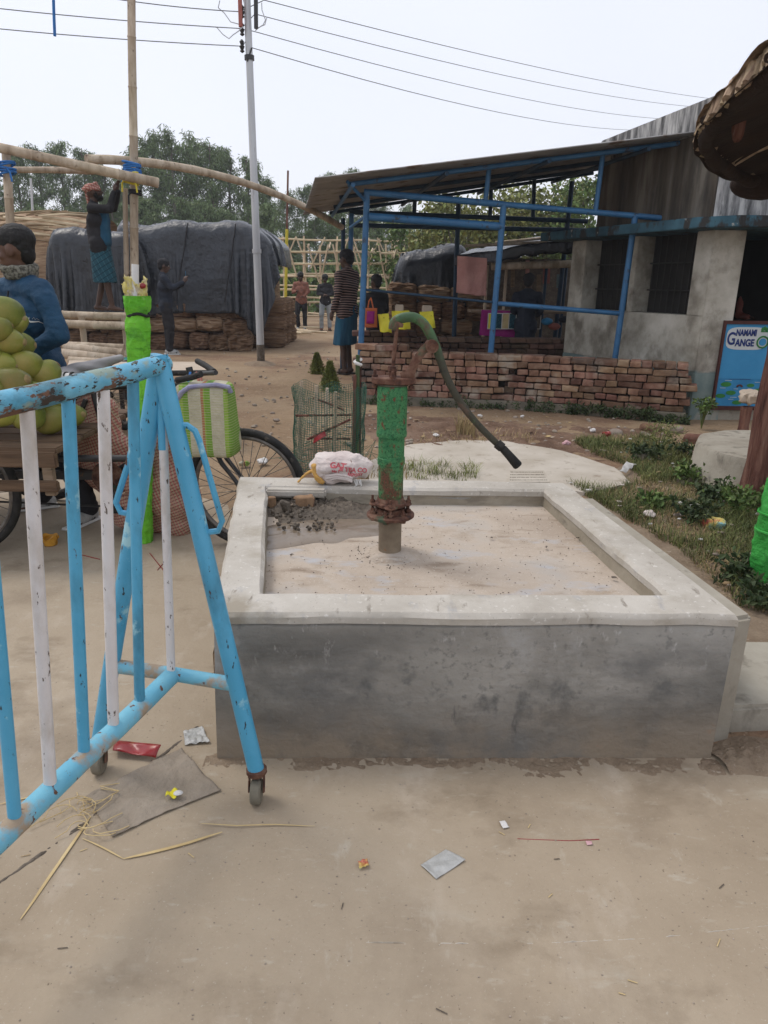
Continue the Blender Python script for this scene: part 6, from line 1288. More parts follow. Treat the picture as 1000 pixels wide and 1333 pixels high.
# second cart : pale board deck behind
c2 = thing('flat_cart', 'pale plywood topped flat cart parked behind the grey saddle', 'cart', (-1.9, 6.1, 0))
q = [G(86, 484, .62), G(274, 482, .62), G(258, 471, .62), G(90, 469, .62)]; MB().poly([(p.x, p.y) for p in q], .60, .62).build('deck', M_board, c2)
q2 = [q[0]+V((0, -.03, 0)), q[1]+V((.03, -.03, 0)), q[2]+V((.04, .02, 0))]; MB().tube([V((p.x, p.y, .605)) for p in q2], .022, 8).build('edge_rail', M_black, c2)
for x_ in (q[0].x+.25, q[1].x-1.05): MB().tube([(x_, 6.0, .60), (x_, 6.0, .33)], .02, 8).build('axle_leg', M_blackmetal, c2); wheel((x_, 6.25, .32), .32, (0, 1, 0), c2)
for x_ in (q[0].x+.1, q[1].x-.6): MB().tube([(x_, 6.3, .60), (x_, 6.3, 0)], .02, 8).build('stand_leg', M_blackmetal, c2)
# ================================================================= WRAPPED POSTS
wp_ = thing('wrapped_post', 'post wrapped in lime green cloth with a printed bag and white pipe on top', 'post', (-1.28, 3.45, 0))
la, lb_ = P(178, 385, 3.45), V((-1.245, 3.45, 0))
def wrapf(u, v, r0=.037, r1=.054, a0=lb_, b0=la, am=.16):
    a = 2*math.pi*u; c = V(a0).lerp(V(b0), v); tight = 1-.16*math.exp(-((v-.93)/.02)**2)-.10*math.exp(-((v-.72)/.012)**2)-.12*math.exp(-((v-.45)/.015)**2); r = (r0+(r1-r0)*v)*tight*(1+.12*n3((math.cos(a)*2, math.sin(a)*2, c.z*5), 1.3)+am*(1-abs(n3((math.cos(a)*1.6, math.sin(a)*1.6, c.z*11+math.sin(a)*2), 1)))**5); return (c.x+r*math.cos(a), c.y+r*math.sin(a), c.z)
MB().grid(wrapf, 60, 160).build('cloth_wrap', M_lime, wp_)
mb = MB(); q = la-V((0, 0, .085)); mb.tube([q+V((.049*math.cos(a*.35), .049*math.sin(a*.35), .006*math.sin(a))) for a in range(19)], .007, 6); mb.build('dark_tie', M_black, wp_)
bc = P(178, 378, 3.45)
def ruff(u, v):
    a = 2*math.pi*u; r = .040+.010*v+.009*math.sin(a*7+v*3)*v+.010*n3((math.cos(a)*3, math.sin(a)*3, v*3), 2); return (bc.x+r*math.cos(a)-.006*v, bc.y+r*math.sin(a), bc.z-.060+.105*v+.018*math.sin(a*3+1)*v+.014*n3((math.cos(a)*4, math.sin(a)*4, v*2), 2))
MB().grid(ruff, 90, 16).build('printed_bag', M_print, wp_, solid=.003)
mb = MB(); mb.ball(bc+V((0, 0, -.005)), (.040, .040, .035), 20, 10, jit=.4, jf=30); mb.build('bag_filling', M_sack, wp_)
mb = MB(); mb.ball(P(184, 372, 3.43), (.024, .02, .014), 14, 8, jit=.5, jf=40); mb.build('red_cloth', M_red, wp_)
MB().tube([P(176, 385, 3.42), P(176, 344, 3.42)], .0165, 14).build('white_pipe', M_pvc, wp_)
gp_ = thing('wrapped_post', 'thick post wrapped in bright green cloth at the right edge of the weeds', 'post', (1.84, 2.9, 0))
g0, g1 = V((1.825, 2.95, 0)), V((1.80, 2.95, 1.15))
MB().grid(lambda u, v: wrapf(u, v, .13+.03*math.sin(min(1, v*5)*math.pi*.5), .12, g0, g1, .05), 70, 120).build('cloth_wrap', M_lime2, gp_)
for z in (.28, .36): mb = MB(); mb.tube([(g0.x+.165*math.cos(a*.35), g0.y+.165*math.sin(a*.35), z+.01*math.sin(a*.7)) for a in range(19)], .006, 6); mb.build('tie', M_lime2, gp_)
mb = MB(); mb.cyl((1.84, 2.95, 0), (1.84, 2.95, 1.35), .06); mb.build('post', M_bamboo, gp_)
# ================================================================= THATCH UMBRELLA
tb = G(985, 655); tt = P(1021, 440, 4.30); dd = (tt-tb)
um = thing('thatch_umbrella', 'thatched sunshade on a leaning red brown trunk at the right edge', 'sunshade', tb)
hub = tb+dd*(2.35/dd.z*.98)
mb = MB(); pts = [tb-V((0, 0, .05))]+[tb.lerp(hub, t)+V((.02*n3((t*5, 0, 0), 1), .02*n3((0, t*5, 0), 1), 0)) for t in (.03, .12, .25, .4, .55, .7, .85, 1)]; mb.tube(pts, [.125, .115, .10, .095, .092, .088, .085, .08, .075], 22)
vv = [V(p)+V((n3(p, 9), n3(p, 9, 3), 0))*.022 for p in mb.v]; mb.v = vv; mb.build('trunk', M_redbark, um)
rim = [P(x, y, Y) for x, y, Y in ((1110, -10, 2.75), (1050, 38, 2.85), (1000, 75, 3.0), (950, 122, 3.25), (915, 157, 3.55), (904, 178, 3.85), (909, 198, 4.15), (932, 219, 4.45), (962, 234, 4.7), (1000, 242, 4.95), (1060, 246, 5.2))]
uc = V((rim[5].x+1.35, 4.0, rim[5].z+.02)); rimf = rim+[V((2*uc.x-p.x, 2*uc.y-p.y, 2*uc.z-p.z)) for p in rim[1:-1]]
apx = uc+V((0, 0, .62)); nR = len(rimf)
def rimp(u):
    t = (u % 1)*nR; i = int(t); f_ = t-i; p0, p1, p2, p3 = [rimf[(i+k) % nR] for k in (-1, 0, 1, 2)]
    return .5*((2*p1)+(p2-p0)*f_+(2*p0-5*p1+4*p2-p3)*f_**2+(3*p1-p0-3*p2+p3)*f_**3)
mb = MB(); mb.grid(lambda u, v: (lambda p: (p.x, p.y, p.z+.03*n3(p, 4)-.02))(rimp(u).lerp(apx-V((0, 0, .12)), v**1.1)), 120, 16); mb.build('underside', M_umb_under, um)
mb = MB(); mb.grid(lambda u, v: (lambda p: (p.x, p.y, p.z+.06+.04*n3(p, 7)))(rimp(u).lerp(apx, v**1.05)), 120, 16); mb.build('thatch_top', M_umb, um)
random.seed(14); mb = MB()
for k in range(230):
    u = k/170+rnd(-.002, .002); p = rimp(u); inn_ = (uc-p); inn_.z = 0; inn_.normalize(); w = rnd(.021, .034); L_ = rnd(.20, .32)
    a = p+inn_*.26+V((0, 0, .15+rnd(-.01, .03))); b = p+inn_*rnd(.04, .07)+V((0, 0, .05)); c = p+inn_*rnd(.015, .06)+V((rnd(-.01, .01), rnd(-.01, .01), -L_*rnd(.0, .10)))
    mb.tube([a, a.lerp(b, .5)+V((0, 0, .01)), b, c], [w*.9, w, w, w*.7], 7)
fr_ = mb.build('thatch_fringe', M_umb, um, smooth=False)
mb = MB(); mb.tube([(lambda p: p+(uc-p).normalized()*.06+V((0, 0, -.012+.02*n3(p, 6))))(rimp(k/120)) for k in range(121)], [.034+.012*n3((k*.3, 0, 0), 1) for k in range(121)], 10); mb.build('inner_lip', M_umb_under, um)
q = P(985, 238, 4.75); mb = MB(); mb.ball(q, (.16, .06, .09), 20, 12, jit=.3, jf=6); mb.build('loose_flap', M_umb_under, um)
q = P(968, 160, 3.75); mb = MB(); mb.ball(q+V((0, .04, 0)), (.035, .02, .075), 14, 10, jit=.25, jf=14); mb.build('bare_patch', M_redbark, um)
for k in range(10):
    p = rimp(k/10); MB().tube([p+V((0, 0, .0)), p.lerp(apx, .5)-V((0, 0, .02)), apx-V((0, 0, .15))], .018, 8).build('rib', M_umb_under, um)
# ================================================================= SMALL MASONRY AT RIGHT
pc = G(944, 592, .26); rr_ = .62; pcx, pcy = pc.x+rr_*.93, pc.y+.28
mb = MB(); mb.lathe([(.01, 0), (rr_+.03, 0), (rr_, .05), (rr_-.01, .23), (rr_-.02, .255), (rr_-.06, .262), (.01, .265)], (pcx, pcy, 0), 60, jit=.05)
solo(mb, 'round_plinth', M_concrete, 'low round cement plinth behind the red brown trunk', 'plinth', (pcx, pcy, 0))
q = G(974, 562, 0); stp_ = thing('cut_stump', 'short pale topped stump stool between the painted board and the trunk', 'stump', (q.x, 6.4, 0)); qz = P(974, 522, 6.4); qx = P(978, 515, 6.4)
MB().lathe([(.06, 0), (.045, .1), (.05, qz.z-.05)], (qx.x-.02, 6.4, 0), 16, jit=.2).build('stem', M_redbark, stp_)
mb = MB(); mb.ball((qx.x, 6.4, qz.z+.03), (.085, .085, .055), 26, 16, jit=.6, jf=22, sup=.6); mb.build('top', M_board, stp_)
for i, (x, y, s_) in enumerate(((845, 560, .09), (800, 566, .07), (905, 575, .10), (880, 562, .06))):
    q = G(x, y); solo(MB().ball((q.x, q.y, .02), (s_, s_*.7, s_*.5), 14, 9, jit=.35, jf=9, sup=.7), 'broken_brick', M_stone if i % 2 else M_brick, ['flat brick fragment in front of the right end of the wall', 'small stone left of the brick fragment by the wall', 'broken block at the foot of the painted board', 'small stone between the fragments by the wall end'][i], 'rubble', q)
# inscription tile on the slab
q = [G(x, y, .021) for x, y in ((662, 628), (716, 628), (708, 613), (664, 613))]; ins_ = thing('inscription', 'small inscribed cement tablet set in the pale slab behind the basin', 'tablet', (sum((p for p in q), V())/4))
MB().poly([(p.x, p.y) for p in q], .018, .026).build('tablet', M_slab, ins_)
random.seed(77)
for r in range(4):
    mb = MB(); v = (r+.6)/4.4; a, b = q[0].lerp(q[3], v), q[1].lerp(q[2], v); x = .04
    while x < .94:
        w = rnd(.012, .035); p = a.lerp(b, x); mb.box((p.x, p.y, .0272), (w*(b-a).length, .011, .0022), rz=rnd(-.3, .3)); x += w+rnd(.012, .022)
    mb.build('carved_line', M_plinth, ins_)
# ================================================================= ROLLED TEA SACK
sc = P(446, 609, 3.03); sc.z = BZ+.062
sk_ = thing('rolled_sack', 'rolled white printed tea sack with ochre strap lying on the back rim', 'sack', (sc.x, 3.03, BZ))
mb = MB(); cap(mb, sc+V((-.075, 0, .008)), sc+V((.03, 0, .008)), .068, .066); cap(mb, sc+V((-.06, -.03, -.02)), sc+V((.02, -.03, -.025)), .036, .034); cap(mb, sc+V((.045, .0, .010)), sc+V((.085, 0, .006)), .058, .048)
so = remesh(mb.build('roll', M_sack, sk_), .006, 2, .013, 20)
mb = MB()
for dx, dz in ((-.02, -.018), (-.02, -.028), (0, -.034)): mb.tube([sc+V((-.05+dx, -.066, dz)), sc+V((-.02, -.072, dz+.010)), sc+V((.02, -.070, dz+.004)), sc+V((.045, -.062, dz-.008))], .006, 8)
mb.build('fold', M_sack, so)
for dx in (-.060, .038): mb = MB(); mb.tube([sc+V((dx+.006*math.sin(a), .064*math.cos(a*.35), .063*math.sin(a*.35))) for a in range(19)], .0022, 6); mb.build('string', M_redbark, so)
for k in range(5): mb = MB(); x_ = .055+.006*k; mb.tube(wob([sc+V((x_, -.05, -.035)), sc+V((x_+.004, -.066, -.055)), sc+V((x_-.004, -.062, -.06))], .008, 20, k), .0022, 5); mb.build('thread', M_white2, so)
bv2 = BVHTree.FromPolygons([v.co+wloc(so) for v in so.data.vertices], [p.vertices[:] for p in so.data.polygons])
def text_on(txt, size, x, z, sx=1.0, shear=0, rot=0):
    mt = Matrix.Translation(V((sc.x+x, 0, sc.z+z))) @ Matrix.Rotation(rot, 4, 'Y') @ Matrix.Rotation(R(90), 4, 'X') @ Matrix.Diagonal((sx, 1, 1, 1)); o = text_mesh(txt, size, 'printing', M_ink, so, mt, .0, bold=.0012)
    off = wloc(so)
    for v in o.data.vertices:
        h_ = bv2.ray_cast(V((v.co.x, 1.5, v.co.z)), V((0, 1, 0))); y_ = (h_[0].y if h_[0] else sc.y-.055)-.0022; v.co = V((v.co.x, y_, v.co.z))-off
text_on('GATI', .030, -.012, .030, 1.1, rot=.06); text_on('& TEA CO', .028, .050, .010, .95, rot=.12); text_on('BLEND', .016, .060, -.030, 1, rot=.15) if False else text_on('No 1', .016, -.025, .006, 1, rot=.05); text_on('EXPORT', .018, .058, -.012, .95, rot=.15)
mb = MB(); mb.tube([sc+V((-.10, -.03, .045)), sc+V((-.125, -.04, .02)), sc+V((-.11, -.055, -.03)), sc+V((-.075, -.062, -.052))], [.015, .020, .017, .012], 10, flat=.5); mb.tube([sc+V((-.125, -.03, .005)), sc+V((-.16, -.03, -.02)), sc+V((-.195, -.03, -.055))], [.013, .010, .013], 8, flat=.5)
remesh(mb.build('strap', M_strap, sk_), .005, 1, .006, 30)
# ================================================================= TREE GUARD
gc = G(430, 606); gt = thing('tree_guard', 'round guard of stakes wrapped in torn green net beside the wheel', 'tree guard', gc)
gzt = P(430, 503, gc.y).z
gr = .26
stk_ = [(392, 496, 600, -.10), (411, 502, 605, -.15), (436, 510, 608, -.2), (461, 488, 612, -.12), (468, 470, 606, -.05), (425, 505, 585, .18)]
for x, yt, yb, dy in stk_:
    a, b = bentpost(x+1, yt, x-1, yb, gc.y+dy); mb = MB(); bamboo(mb, a, b, .012, .014, nodes=.25, amp=.01); mb.build('stake', M_bamboo if x not in (461, 468) else M_redbark, gt)
a, b = bentpost(466, 462, 464, 600, gc.y-.1); mb = MB(); bamboo(mb, a, b, .015, .018, nodes=.3); mb.build('stake', M_leaf_dark, gt)
mb = MB(); mb.tube([a+V((.022*math.cos(k), .022*math.sin(k), -.03-.006*k)) for k in range(8)], .012, 6); mb.build('white_knot', M_white2, gt)
for x0, y0, x1, y1, dy in ((385, 541, 458, 540, -.18), (416, 571, 456, 571, -.18), (400, 572, 456, 546, -.22), (408, 518, 448, 534, .1)):
    mb = MB(); bamboo(mb, P(x0, y0, gc.y+dy), P(x1, y1, gc.y+dy), .008, nodes=.3); mb.build('crosspiece', M_redbark, gt)
random.seed(44); mb = MB()
def netp(u, z):
    a = 2*math.pi*u; r = gr*(1+.10*n3((math.cos(a)*1.5, math.sin(a)*1.5, z*2), 1)+.05*n3((math.cos(a)*5, math.sin(a)*5, z*6), 1)); t = gzt*(1+.10*n3((math.cos(a)*2, math.sin(a)*2, 7), 1)); return V((gc.x+r*math.cos(a)*1.0, gc.y+r*math.sin(a)*.9, z*t))
NN = 34; MM = 84
for j in range(NN+1): mb.tube([netp(i/72, j/NN) for i in range(73)], .0015, 3, cap=False)
for i in range(MM): mb.tube([netp(i/MM, j/16) for j in range(17)], .0015, 3, cap=False)
mb.build('net', M_net, gt, smooth=False)
mb = MB()
for i in range(26):
    a0 = rnd(0, 6.28); p0 = V((gc.x+gr*math.cos(a0)*1.1, gc.y+gr*math.sin(a0)*1.0, rnd(.0, .06))); mb.tube(wob([p0, p0+V((rnd(-.12, .12), rnd(-.12, .05), rnd(.02, .14))), p0+V((rnd(-.2, .2), rnd(-.2, .1), rnd(0, .08)))], .05, 8, i), .0022, 3)
mb.build('torn_net', M_net, gt)
q = P(418, 568, gc.y-.24); cloth('red_ribbon', [(409, 570), (423, 561), (425, 566), (408, 578)], gc.y-.27, M_red, 'torn dark red ribbon caught on the green net', 'ribbon', amp=.01)
# ================================================================= VEGETATION
def leafcard(V_, F_, c, n_, L_, w, d):
    o = len(V_); s_ = d.cross(n_).normalized()*w/2; m_ = d*L_*.5+n_*L_*.08; V_ += [c, c+m_+s_, c+d*L_, c+m_-s_]; F_.append((o, o+1, o+2, o+3))
def rdir(up_=0.0):
    v = V((rnd(-1, 1), rnd(-1, 1), rnd(-1, 1)+up_)); return v.normalized() if v.length > .01 else V((0, 0, 1))
def foliage(pts, n, L_, w, spread, droop=0, seed=0):
    random.seed(seed); mb = MB()
    for k in range(n):
        p, r_ = random.choice(pts); c = V(p)+rdir()*r_*(random.random()**.5)*spread; d = rdir(-droop).normalized(); leafcard(mb.v, mb.f, c, rdir(.5), L_*rnd(.6, 1.3), w*rnd(.7, 1.2), d)
    return mb
def casuarina(seed, h, wide=1.0, n=5200, lo=.12):
    random.seed(seed); t = bpy.data.objects.new('casuarina_tree', None); COL.objects.link(t)
    tr_ = MB(); spine = [V((.25*n3((seed, i, 0), .5)*i/8, .25*n3((i, seed, 0), .5)*i/8, h*i/10)) for i in range(11)]; tr_.tube(spine, [.16*(1-i/10.5)+.015 for i in range(11)], 8); tr_.build('trunk', M_bark, t)
    cl_ = []; lb2 = MB()
    for k in range(46):
        f_ = lo+(1-lo)*(k/46)**.9*.97; i = min(9, int(f_*10)); b = spine[i].lerp(spine[i+1], f_*10-i); a = rnd(0, 6.28); L_ = h*.20*wide*(1-f_)**.6*rnd(.5, 1.25)+.3; e = b+V((math.cos(a)*L_, math.sin(a)*L_, L_*rnd(.5, 1.1)))
        lb2.tube([b, b.lerp(e, .5)+V((0, 0, -.05*L_)), e], [.035, .022, .01], 5)
        for q in range(6): g_ = .3+.7*q/5; cl_.append((b.lerp(e, g_), .22+.30*wide*rnd(.4, 1)*(1-f_*.45)))
    lb2.build('limbs', M_bark, t)
    mb = foliage(cl_, n, .34, .055, 1.0, droop=.9, seed=seed); mb.build('crown', M_leaf_far, t, smooth=False); return t
def broadtree(name, seed, h, rad, n, m, L_=.13, w=.07, lo=.35):
    random.seed(seed); t = bpy.data.objects.new(name, None); COL.objects.link(t); tr_ = MB(); tr_.tube([(0, 0, 0), (.05, .02, h*.3), (.1, .0, h*.6), (.05, .05, h*.9)], [.12, .09, .05, .02], 8)
    tr_.build('trunk', M_bark, t); cl_ = []; lb2 = MB()
    for k in range(34):
        a = rnd(0, 6.28); z = h*rnd(lo, 1); rr = rad*math.sqrt(max(.1, 1-((z/h-.62)/.5)**2))*rnd(.4, 1); e = V((rr*math.cos(a), rr*math.sin(a), z)); lb2.tube([(.06, .02, z*.55), V((.06, .02, z*.55)).lerp(e, .5), e], [.035, .02, .008], 5); cl_.append((e, rad*rnd(.22, .42)))
    lb2.build('limbs', M_bark, t); foliage(cl_, n, L_, w, 1.0, .2, seed).build('crown', m, t, smooth=False); return t
def place_tree(o, loc, rz, sc, label, cat, group, first):
    if not first: o = copy_tree(o)
    o.location = V(loc); o.rotation_euler = (0, 0, rz); o.scale = (sc[0], sc[0], sc[1]); tag(o, label, cat, group); return o
TV = [casuarina(11, 10, 1.0, 6500), casuarina(12, 10, .8, 5000), casuarina(13, 10, 1.25, 7500)]
random.seed(99); fi = [True]*3
def yz(x, y, Y): return max(2, P(x, y, Y).z)
spots = []
# (pixel x, pixel y of the top, distance, variant)
for x, y, Y, v in [(-30, 205, 44, 1), (10, 200, 46, 1), (45, 190, 44, 1), (72, 184, 47, 1), (100, 181, 45, 1), (128, 188, 46, 1), (150, 205, 44, 1), (172, 225, 48, 0), (196, 190, 42, 0), (215, 176, 44, 2), (238, 170, 42, 2), (262, 175, 45, 0), (285, 180, 43, 1), (306, 190, 46, 1), (330, 198, 44, 1), (348, 225, 48, 0), (378, 248, 50, 0), (400, 236, 52, 1), (432, 222, 50, 1), (455, 215, 54, 1), (490, 250, 50, 0), (530, 262, 48, 0), (-70, 200, 46, 0), (-130, 210, 50, 2)]:
    spots.append((x, y, Y, v))
for i in range(30): x = -160+i*27+rnd(-8, 8); spots.append((x, (262 if x < 360 else 282)+rnd(-14, 12), rnd(36, 41), random.choice([0, 2, 2])))
for i, (x, y, Y, v) in enumerate(spots):
    q = P(x, 400, Y); h_ = P(x, y, Y).z
    short = i >= 24
    place_tree(TV[v], (q.x, Y, -.2), rnd(0, 6.28), ((h_/10)*(1.5 if short else 1.15), h_/10), 'lower bushy casuarina in the front of the tree belt' if short else 'tall feathery casuarina tree in the belt behind the stacks', 'tree', 'low trees at the front of the belt' if short else 'tall trees of the belt', fi[v]); fi[v] = False
for i, (x, y, Y, m_, r_) in enumerate([(590, 252, 21, M_leaf_yel, 1.5), (640, 262, 22, M_leaf_yel, 1.4), (700, 240, 23, M_leaf_yel, 1.7), (745, 232, 22, M_leaf_green, 1.5), (545, 285, 24, M_leaf_green, 1.6)]):
    q = P(x, 400, Y); h_ = P(x, y, Y).z; t_ = broadtree('leafy_tree', 50+i, h_, r_, 5200, m_, .15, .09, .30); t_.location = (q.x, Y, -.1)
    tag(t_, ['yellow green leafy tree seen between the shelter posts at the left', 'smaller yellow green tree seen in the middle of the shelter', 'wide yellow green tree behind the market stall', 'green tree against the upper wall of the building', 'green tree behind the small dark tarpaulin'][i], 'tree')
# undergrowth : one mass
random.seed(70); mb = MB()
pts = [(V((P(rnd(-200, 760), 400, 33).x, rnd(31, 36), rnd(.2, 1.6))), rnd(.5, 1.1)) for i in range(260)]
mb = foliage(pts, 26000, .30, .16, 1.0, 0, 71); tag(mb.build('undergrowth', M_leaf_green, smooth=False), 'mass of green undergrowth along the foot of the tree belt', 'undergrowth', kind='stuff')
# conical bushes near the striped man
for i, (x, yt, yb, r_) in enumerate(((413, 462, 486, .13), (430, 474, 508, .15))):
    q = G(x, yb); h_ = P(x, yt, q.y).z; pts = [(q+V((0, 0, h_*k/12)), r_*(1-k/14)) for k in range(13)]; mb = foliage(pts, 6000, .040, .014, 1.0, -.4, 5+i); t_ = thing('small_bush', ['small pointed green bush further from the tree guard', 'small pointed green bush directly behind the tree guard'][i], 'bush', q)
    mb.build('foliage', M_mud_olive, t_, smooth=False); MB().tube([q, q+V((0, 0, h_*.9))], [.02, .006], 6).build('stem', M_bark, t_)
# weeds region
def inpoly(x, y, pl):
    c = False; n = len(pl)
    for i in range(n):
        x1, y1 = pl[i]; x2, y2 = pl[(i+1) % n]
        if (y1 > y) != (y2 > y) and x < (x2-x1)*(y-y1)/(y2-y1)+x1: c = not c
    return c
WP = [G(x, y) for x, y in ((738, 632), (800, 640), (835, 625), (815, 606), (770, 592), (745, 575), (830, 568), (900, 585), (945, 590), (960, 650), (1060, 660), (1090, 830), (962, 790), (880, 715))]
WPl = [(p.x, p.y) for p in WP]; xs_ = [p[0] for p in WPl]; ys_ = [p[1] for p in WPl]
def wpt():
    while True:
        x, y = rnd(min(xs_), max(xs_)), rnd(min(ys_), max(ys_))
        if inpoly(x, y, WPl): return x, y
random.seed(80)
tag(MB().grid(lambda u, v: (lambda p: (p.x, p.y, .004+.012*n3(p, 6)-.02*(2*v-1)**8))(V((*WPl[0], 0)).lerp(V((2.5, 5.9, 0)), v).lerp(V((1.05, 2.0, 0)).lerp(V((3.2, 4.0, 0)), v), u)), 40, 40).build('soil_verge', M_soil), kind='structure')
def blades(n, fn, h0, h1, w, m, name, label, lean=.5, dens=None):
    mb = MB()
    for i in range(n):
        x, y = fn(); 
        if dens and random.random() > dens(x, y): continue
        h = rnd(h0, h1); a = rnd(0, 6.28); l = h*rnd(0, lean*2); b = a+1.57; s_ = V((math.cos(b), math.sin(b), 0))*w/2; p = V((x, y, 0)); e = p+V((math.cos(a)*l, math.sin(a)*l, h)); m2 = p+V((math.cos(a)*l*.3, math.sin(a)*l*.3, h*.6))
        o = len(mb.v); mb.v += [p-s_, p+s_, m2+s_*.8, m2-s_*.8, e]; mb.f += [(o, o+1, o+2, o+3), (o+3, o+2, o+4)]
    return tag(mb.build(name, m, smooth=False), label, 'grass', kind='stuff')
dn = lambda x, y: max(.12, min(1, .70+1.4*n3((x, y, 0), 2.1)))
blades(30000, wpt, .02, .085, .0038, M_grass, 'grass', 'short green grass growing among the weeds right of the basin', .7, dn)
blades(22000, wpt, .005, .04, .0035, M_drygrass, 'dry_grass', 'dry flattened grass among the weeds right of the basin', 1.6, lambda x, y: max(.1, .6-1.5*n3((x, y, 0), 2.1)))
def seg_(x0, y0, x1, y1, w): 
    def f():
        t = rnd(0, 1); q = G(x0+(x1-x0)*t, y0+(y1-y0)*t+rnd(-w, w)); return q.x, q.y
    return f
blades(1500, seg_(528, 616, 622, 620, 11), .02, .10, .004, M_mud_olive, 'grass_strip', 'green grass growing against the back of the basin', .9, lambda x, y: .5+1.8*n3((x, y, 0), 9))
blades(260, seg_(470, 618, 530, 620, 8), .03, .08, .005, M_drygrass, 'grass_strip', 'thin grass behind the rolled tea sack', .6)
blades(250, seg_(594, 562, 618, 566, 5), .08, .20, .006, M_drygrass, 'dry_tuft', 'dry straw coloured tuft in front of the brick wall', .3)
blades(400, seg_(545, 575, 700, 568, 8), .02, .07, .005, M_drygrass, 'dry_grass', 'sparse dry grass along the far edge of the pale slab', .7)
mb = MB()   # ivy like weeds at the wall foot
random.seed(83)
pts = []
for i in range(260):
    t = random.random()**.7; q = wm.lerp(wb_, t) if random.random() < .8 else wa.lerp(wm, random.random()); pts.append((q+V((0, -.04+rnd(-.08, .03), rnd(.0, .07)*(1.5 if n3(q, 2.2) > .05 else .5))), rnd(.02, .07)))
tag(foliage(pts, 3600, .032, .02, 1.0, -.2, 84).build('wall_weeds', M_leaf_dark, smooth=False), 'dark creeping weeds along the foot of the brick wall', 'weeds', kind='stuff')
# leafy weed plants
random.seed(90)
wl = ['leafy weed at the bend of the verge behind the colourful wrapper', 'yellowish feathery weed near the middle of the back of the verge', 'dark leafy weed in front of the round plinth', 'leafy weed at the foot of the red brown trunk', 'leafy weed right of the small white crumpled paper', 'low weed beside the pale folded card', 'weed growing at the basin side of the verge', 'weed against the green wrapped post', 'dark weed at the far end of the verge by the board', 'weed in the middle of the verge among dry grass', 'broad leafed weed just above the colourful wrapper', 'weed at the corner beside the cement ledge', 'tall thin weed beneath the corner pillar', 'weed beside the round plinth near the yellow litter']
for i, (x, y, r_, h_) in enumerate([(955, 660, .16, .14), (857, 590, .20, .26), (935, 625, .16, .15), (965, 672, .18, .13), (900, 680, .16, .11), (840, 600, .14, .12), (850, 662, .10, .07), (970, 760, .15, .10), (910, 600, .22, .16), (890, 630, .16, .12), (925, 655, .16, .11), (985, 790, .12, .09), (913, 558, .10, .32), (945, 600, .14, .13)]):
    q = G(x, y); t_ = thing('weed_plant', wl[i], 'weed', q); st2 = MB(); pts = []
    for k in range(11): a = rnd(0, 6.28); e = q+V((math.cos(a)*r_*rnd(.3, 1), math.sin(a)*r_*rnd(.3, 1), h_*rnd(.5, 1))); st2.tube([q, q.lerp(e, .5)+V((0, 0, h_*.2)), e], [.004, .003, .002], 4); pts += [(e, .05), (q.lerp(e, .6)+V((0, 0, h_*.18)), .05)]
    st2.build('stems', M_grass, t_); foliage(pts, 300, .040 if i != 1 else .05, .022 if i != 1 else .008, 1.0, -.1, 200+i).build('leaves', M_leaf_yel if i == 1 else (M_leaf_green if i % 3 == 0 else M_leaf_dark), t_, smooth=False)
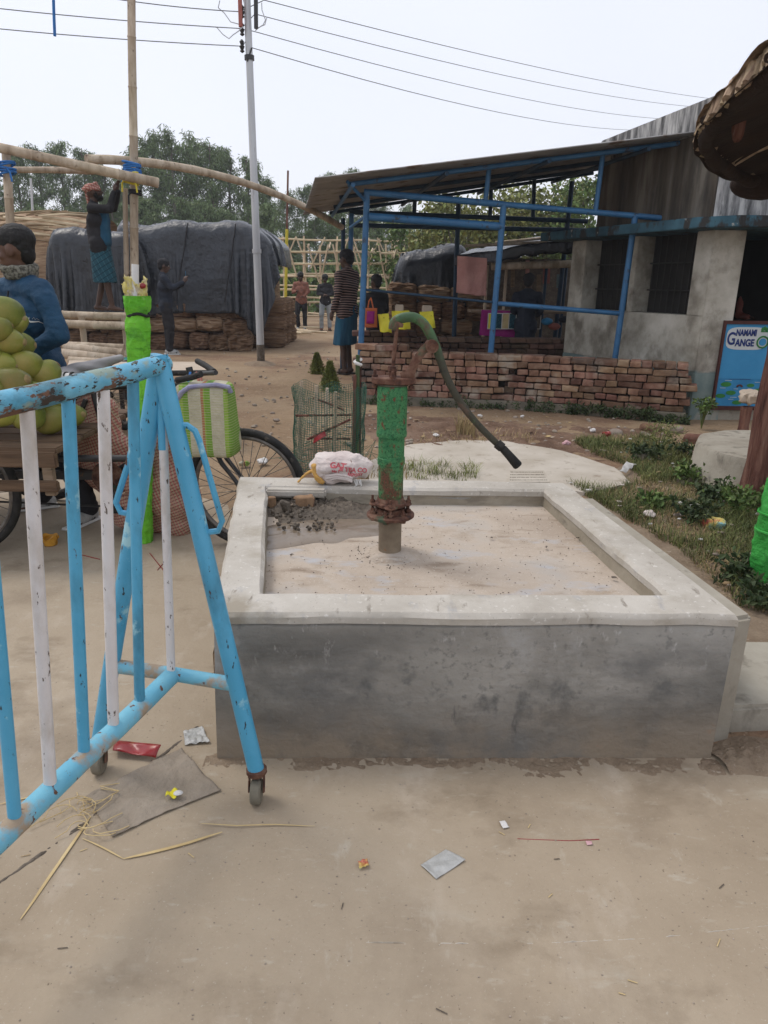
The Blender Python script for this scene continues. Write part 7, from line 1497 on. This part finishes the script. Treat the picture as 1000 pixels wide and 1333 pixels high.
# ---- litter in the verge
def crumple(name, x, y, s_, m, label, cat, group=None, z=.03, flat=.5, lift=0):
    q = G(x, y, z); r = s_/920*q.y*.95; mb = MB(); mb.ball(q, (r, r*.8, r*flat), 22, 14, jit=.55, jf=1.6/r, rot=Matrix.Rotation(rnd(0, 3), 3, 'Z')); return solo(mb, name, m, label, cat, (q.x, q.y, 0), group, smooth=False)
random.seed(95)
L_ = [('snack_packet', 928, 681, 19, M_foil, 'large colourful snack wrapper lying among the weeds', 'wrapper'), ('crumpled_paper', 886, 655, 6, M_paper, 'small bright white crumpled paper left in the grass', 'paper'), ('plastic_scrap', 905, 659, 9, M_clear, 'pale grey plastic scrap right of the small white paper', 'plastic'), ('foam_cup', 846, 669, 9, M_sack, 'crushed off white cup lying in dry grass', 'cup'),
      ('crumpled_paper', 945, 640, 12, M_paper, 'crumpled pale wrapper close to the trunk foot', 'wrapper'), ('pink_rag', 905, 590, 11, M_pinklit, 'faded pink rag at the back of the verge', 'rag'), ('pink_rag', 925, 582, 9, M_pinklit, 'faded pink scrap beside the yellow litter', 'rag'), ('yellow_wrapper', 936, 577, 8, M_yellow, 'yellow wrapper at the far end of the verge', 'wrapper'),
      ('crumpled_paper', 892, 625, 10, M_stone, 'greyish crumpled paper in the middle of the verge', 'paper'), ('plastic_scrap', 835, 595, 10, M_rag, 'grey plastic bag scrap behind the pale folded card', 'plastic'), ('crumpled_paper', 900, 604, 9, M_rag, 'dirty white scrap in front of the pink rag', 'paper'), ('red_wrapper', 790, 565, 7, M_red, 'red wrapper on the earth before the brick wall', 'wrapper'), ('red_wrapper', 943, 648, 6, M_redpipe, 'small red scrap at the trunk foot', 'wrapper'),
      ('pink_rag', 737, 577, 7, M_pinklit, 'pink scrap at the far right edge of the pale slab', 'rag'), ('crumpled_paper', 772, 560, 5, M_paper, 'small pale paper left of the red wrapper by the wall', 'paper'), ('crumpled_paper', 625, 541, 4, M_paper, 'white paper bit seen just right of the pump lever', 'paper'), ('crumpled_paper', 680, 542, 3.5, M_paper, 'tiny white paper bit further right of the lever', 'paper'), ('crumpled_paper', 568, 566, 4.5, M_paper, 'white paper bit between the pump and its lever', 'paper'),
      ('crumpled_paper', 342, 600, 8, M_paper, 'white paper litter seen through the front wheel spokes', 'paper'), ('green_wrapper', 318, 603, 8, M_weave, 'pale green wrapper seen through the front wheel', 'wrapper'), ('crumpled_paper', 360, 547, 5, M_stone, 'dull paper scrap behind the front wheel', 'paper')]
for a in L_: crumple(*a)
q = [G(806, 614, .05), G(815, 617, .02), G(829, 606, .02), G(816, 602, .05)]; sheet('folded_card', q, M_paper, 'pale folded card lying near the end of the pale slab', 'card', amp=.02, f=6)
for i in range(95):
    x, y = wpt(); r = rnd(.008, .022); mb = MB(); mb.ball((x, y, .035), (r, r*.7, r*.35), 10, 6, jit=.5, jf=60); solo(mb, 'litter_scrap', random.choice([M_paper, M_rag, M_drygrass, M_stone, M_sack]), 'tiny faded scrap of litter lost in the weeds', 'litter', (x, y, 0), 'tiny scraps in the weeds', smooth=False)
for i in range(60):
    q = G(rnd(470, 880), rnd(545, 575)) if i < 30 else G(rnd(395, 480), rnd(520, 600)); r = rnd(.010, .03); mb = MB(); a = rnd(0, 3)
    mb.grid(lambda u, v: (q.x+(u-.5)*r*2*math.cos(a)-(v-.5)*r*math.sin(a)*math.sin(math.pi*u+.1), q.y+(u-.5)*r*2*math.sin(a)+(v-.5)*r*math.cos(a)*math.sin(math.pi*u+.1), .02+.25*r*math.sin(3*u+2*v)), 5, 4)
    solo(mb, 'fallen_leaf', random.choice([M_drygrass, M_straw, M_rust, M_board]), 'dry fallen leaf on the bare earth between basin and wall', 'leaf', q, 'fallen leaves on the bare earth', solid=.0008)
# ================================================================= HAZE : one closed box of thin air round the camera and the scene
hz = MB().box((0, 27, 7.2), (150, 66, 17.0)).build('haze', MATS['painted_interior_shade'], smooth=False)
hz.data.materials.clear(); hm = bpy.data.materials.new('haze_air'); hm.use_nodes = True; hn = hm.node_tree; hn.nodes.clear()
ho_ = hn.nodes.new('ShaderNodeOutputMaterial'); hv = hn.nodes.new('ShaderNodeVolumePrincipled'); hv.inputs['Color'].default_value = (.92, .95, 1, 1); hv.inputs['Density'].default_value = .0014; hv.inputs['Anisotropy'].default_value = .2
hn.links.new(hv.outputs[0], ho_.inputs['Volume']); hz.data.materials.append(hm); tag(hz, kind='stuff')
S.cycles.volume_bounces = 0
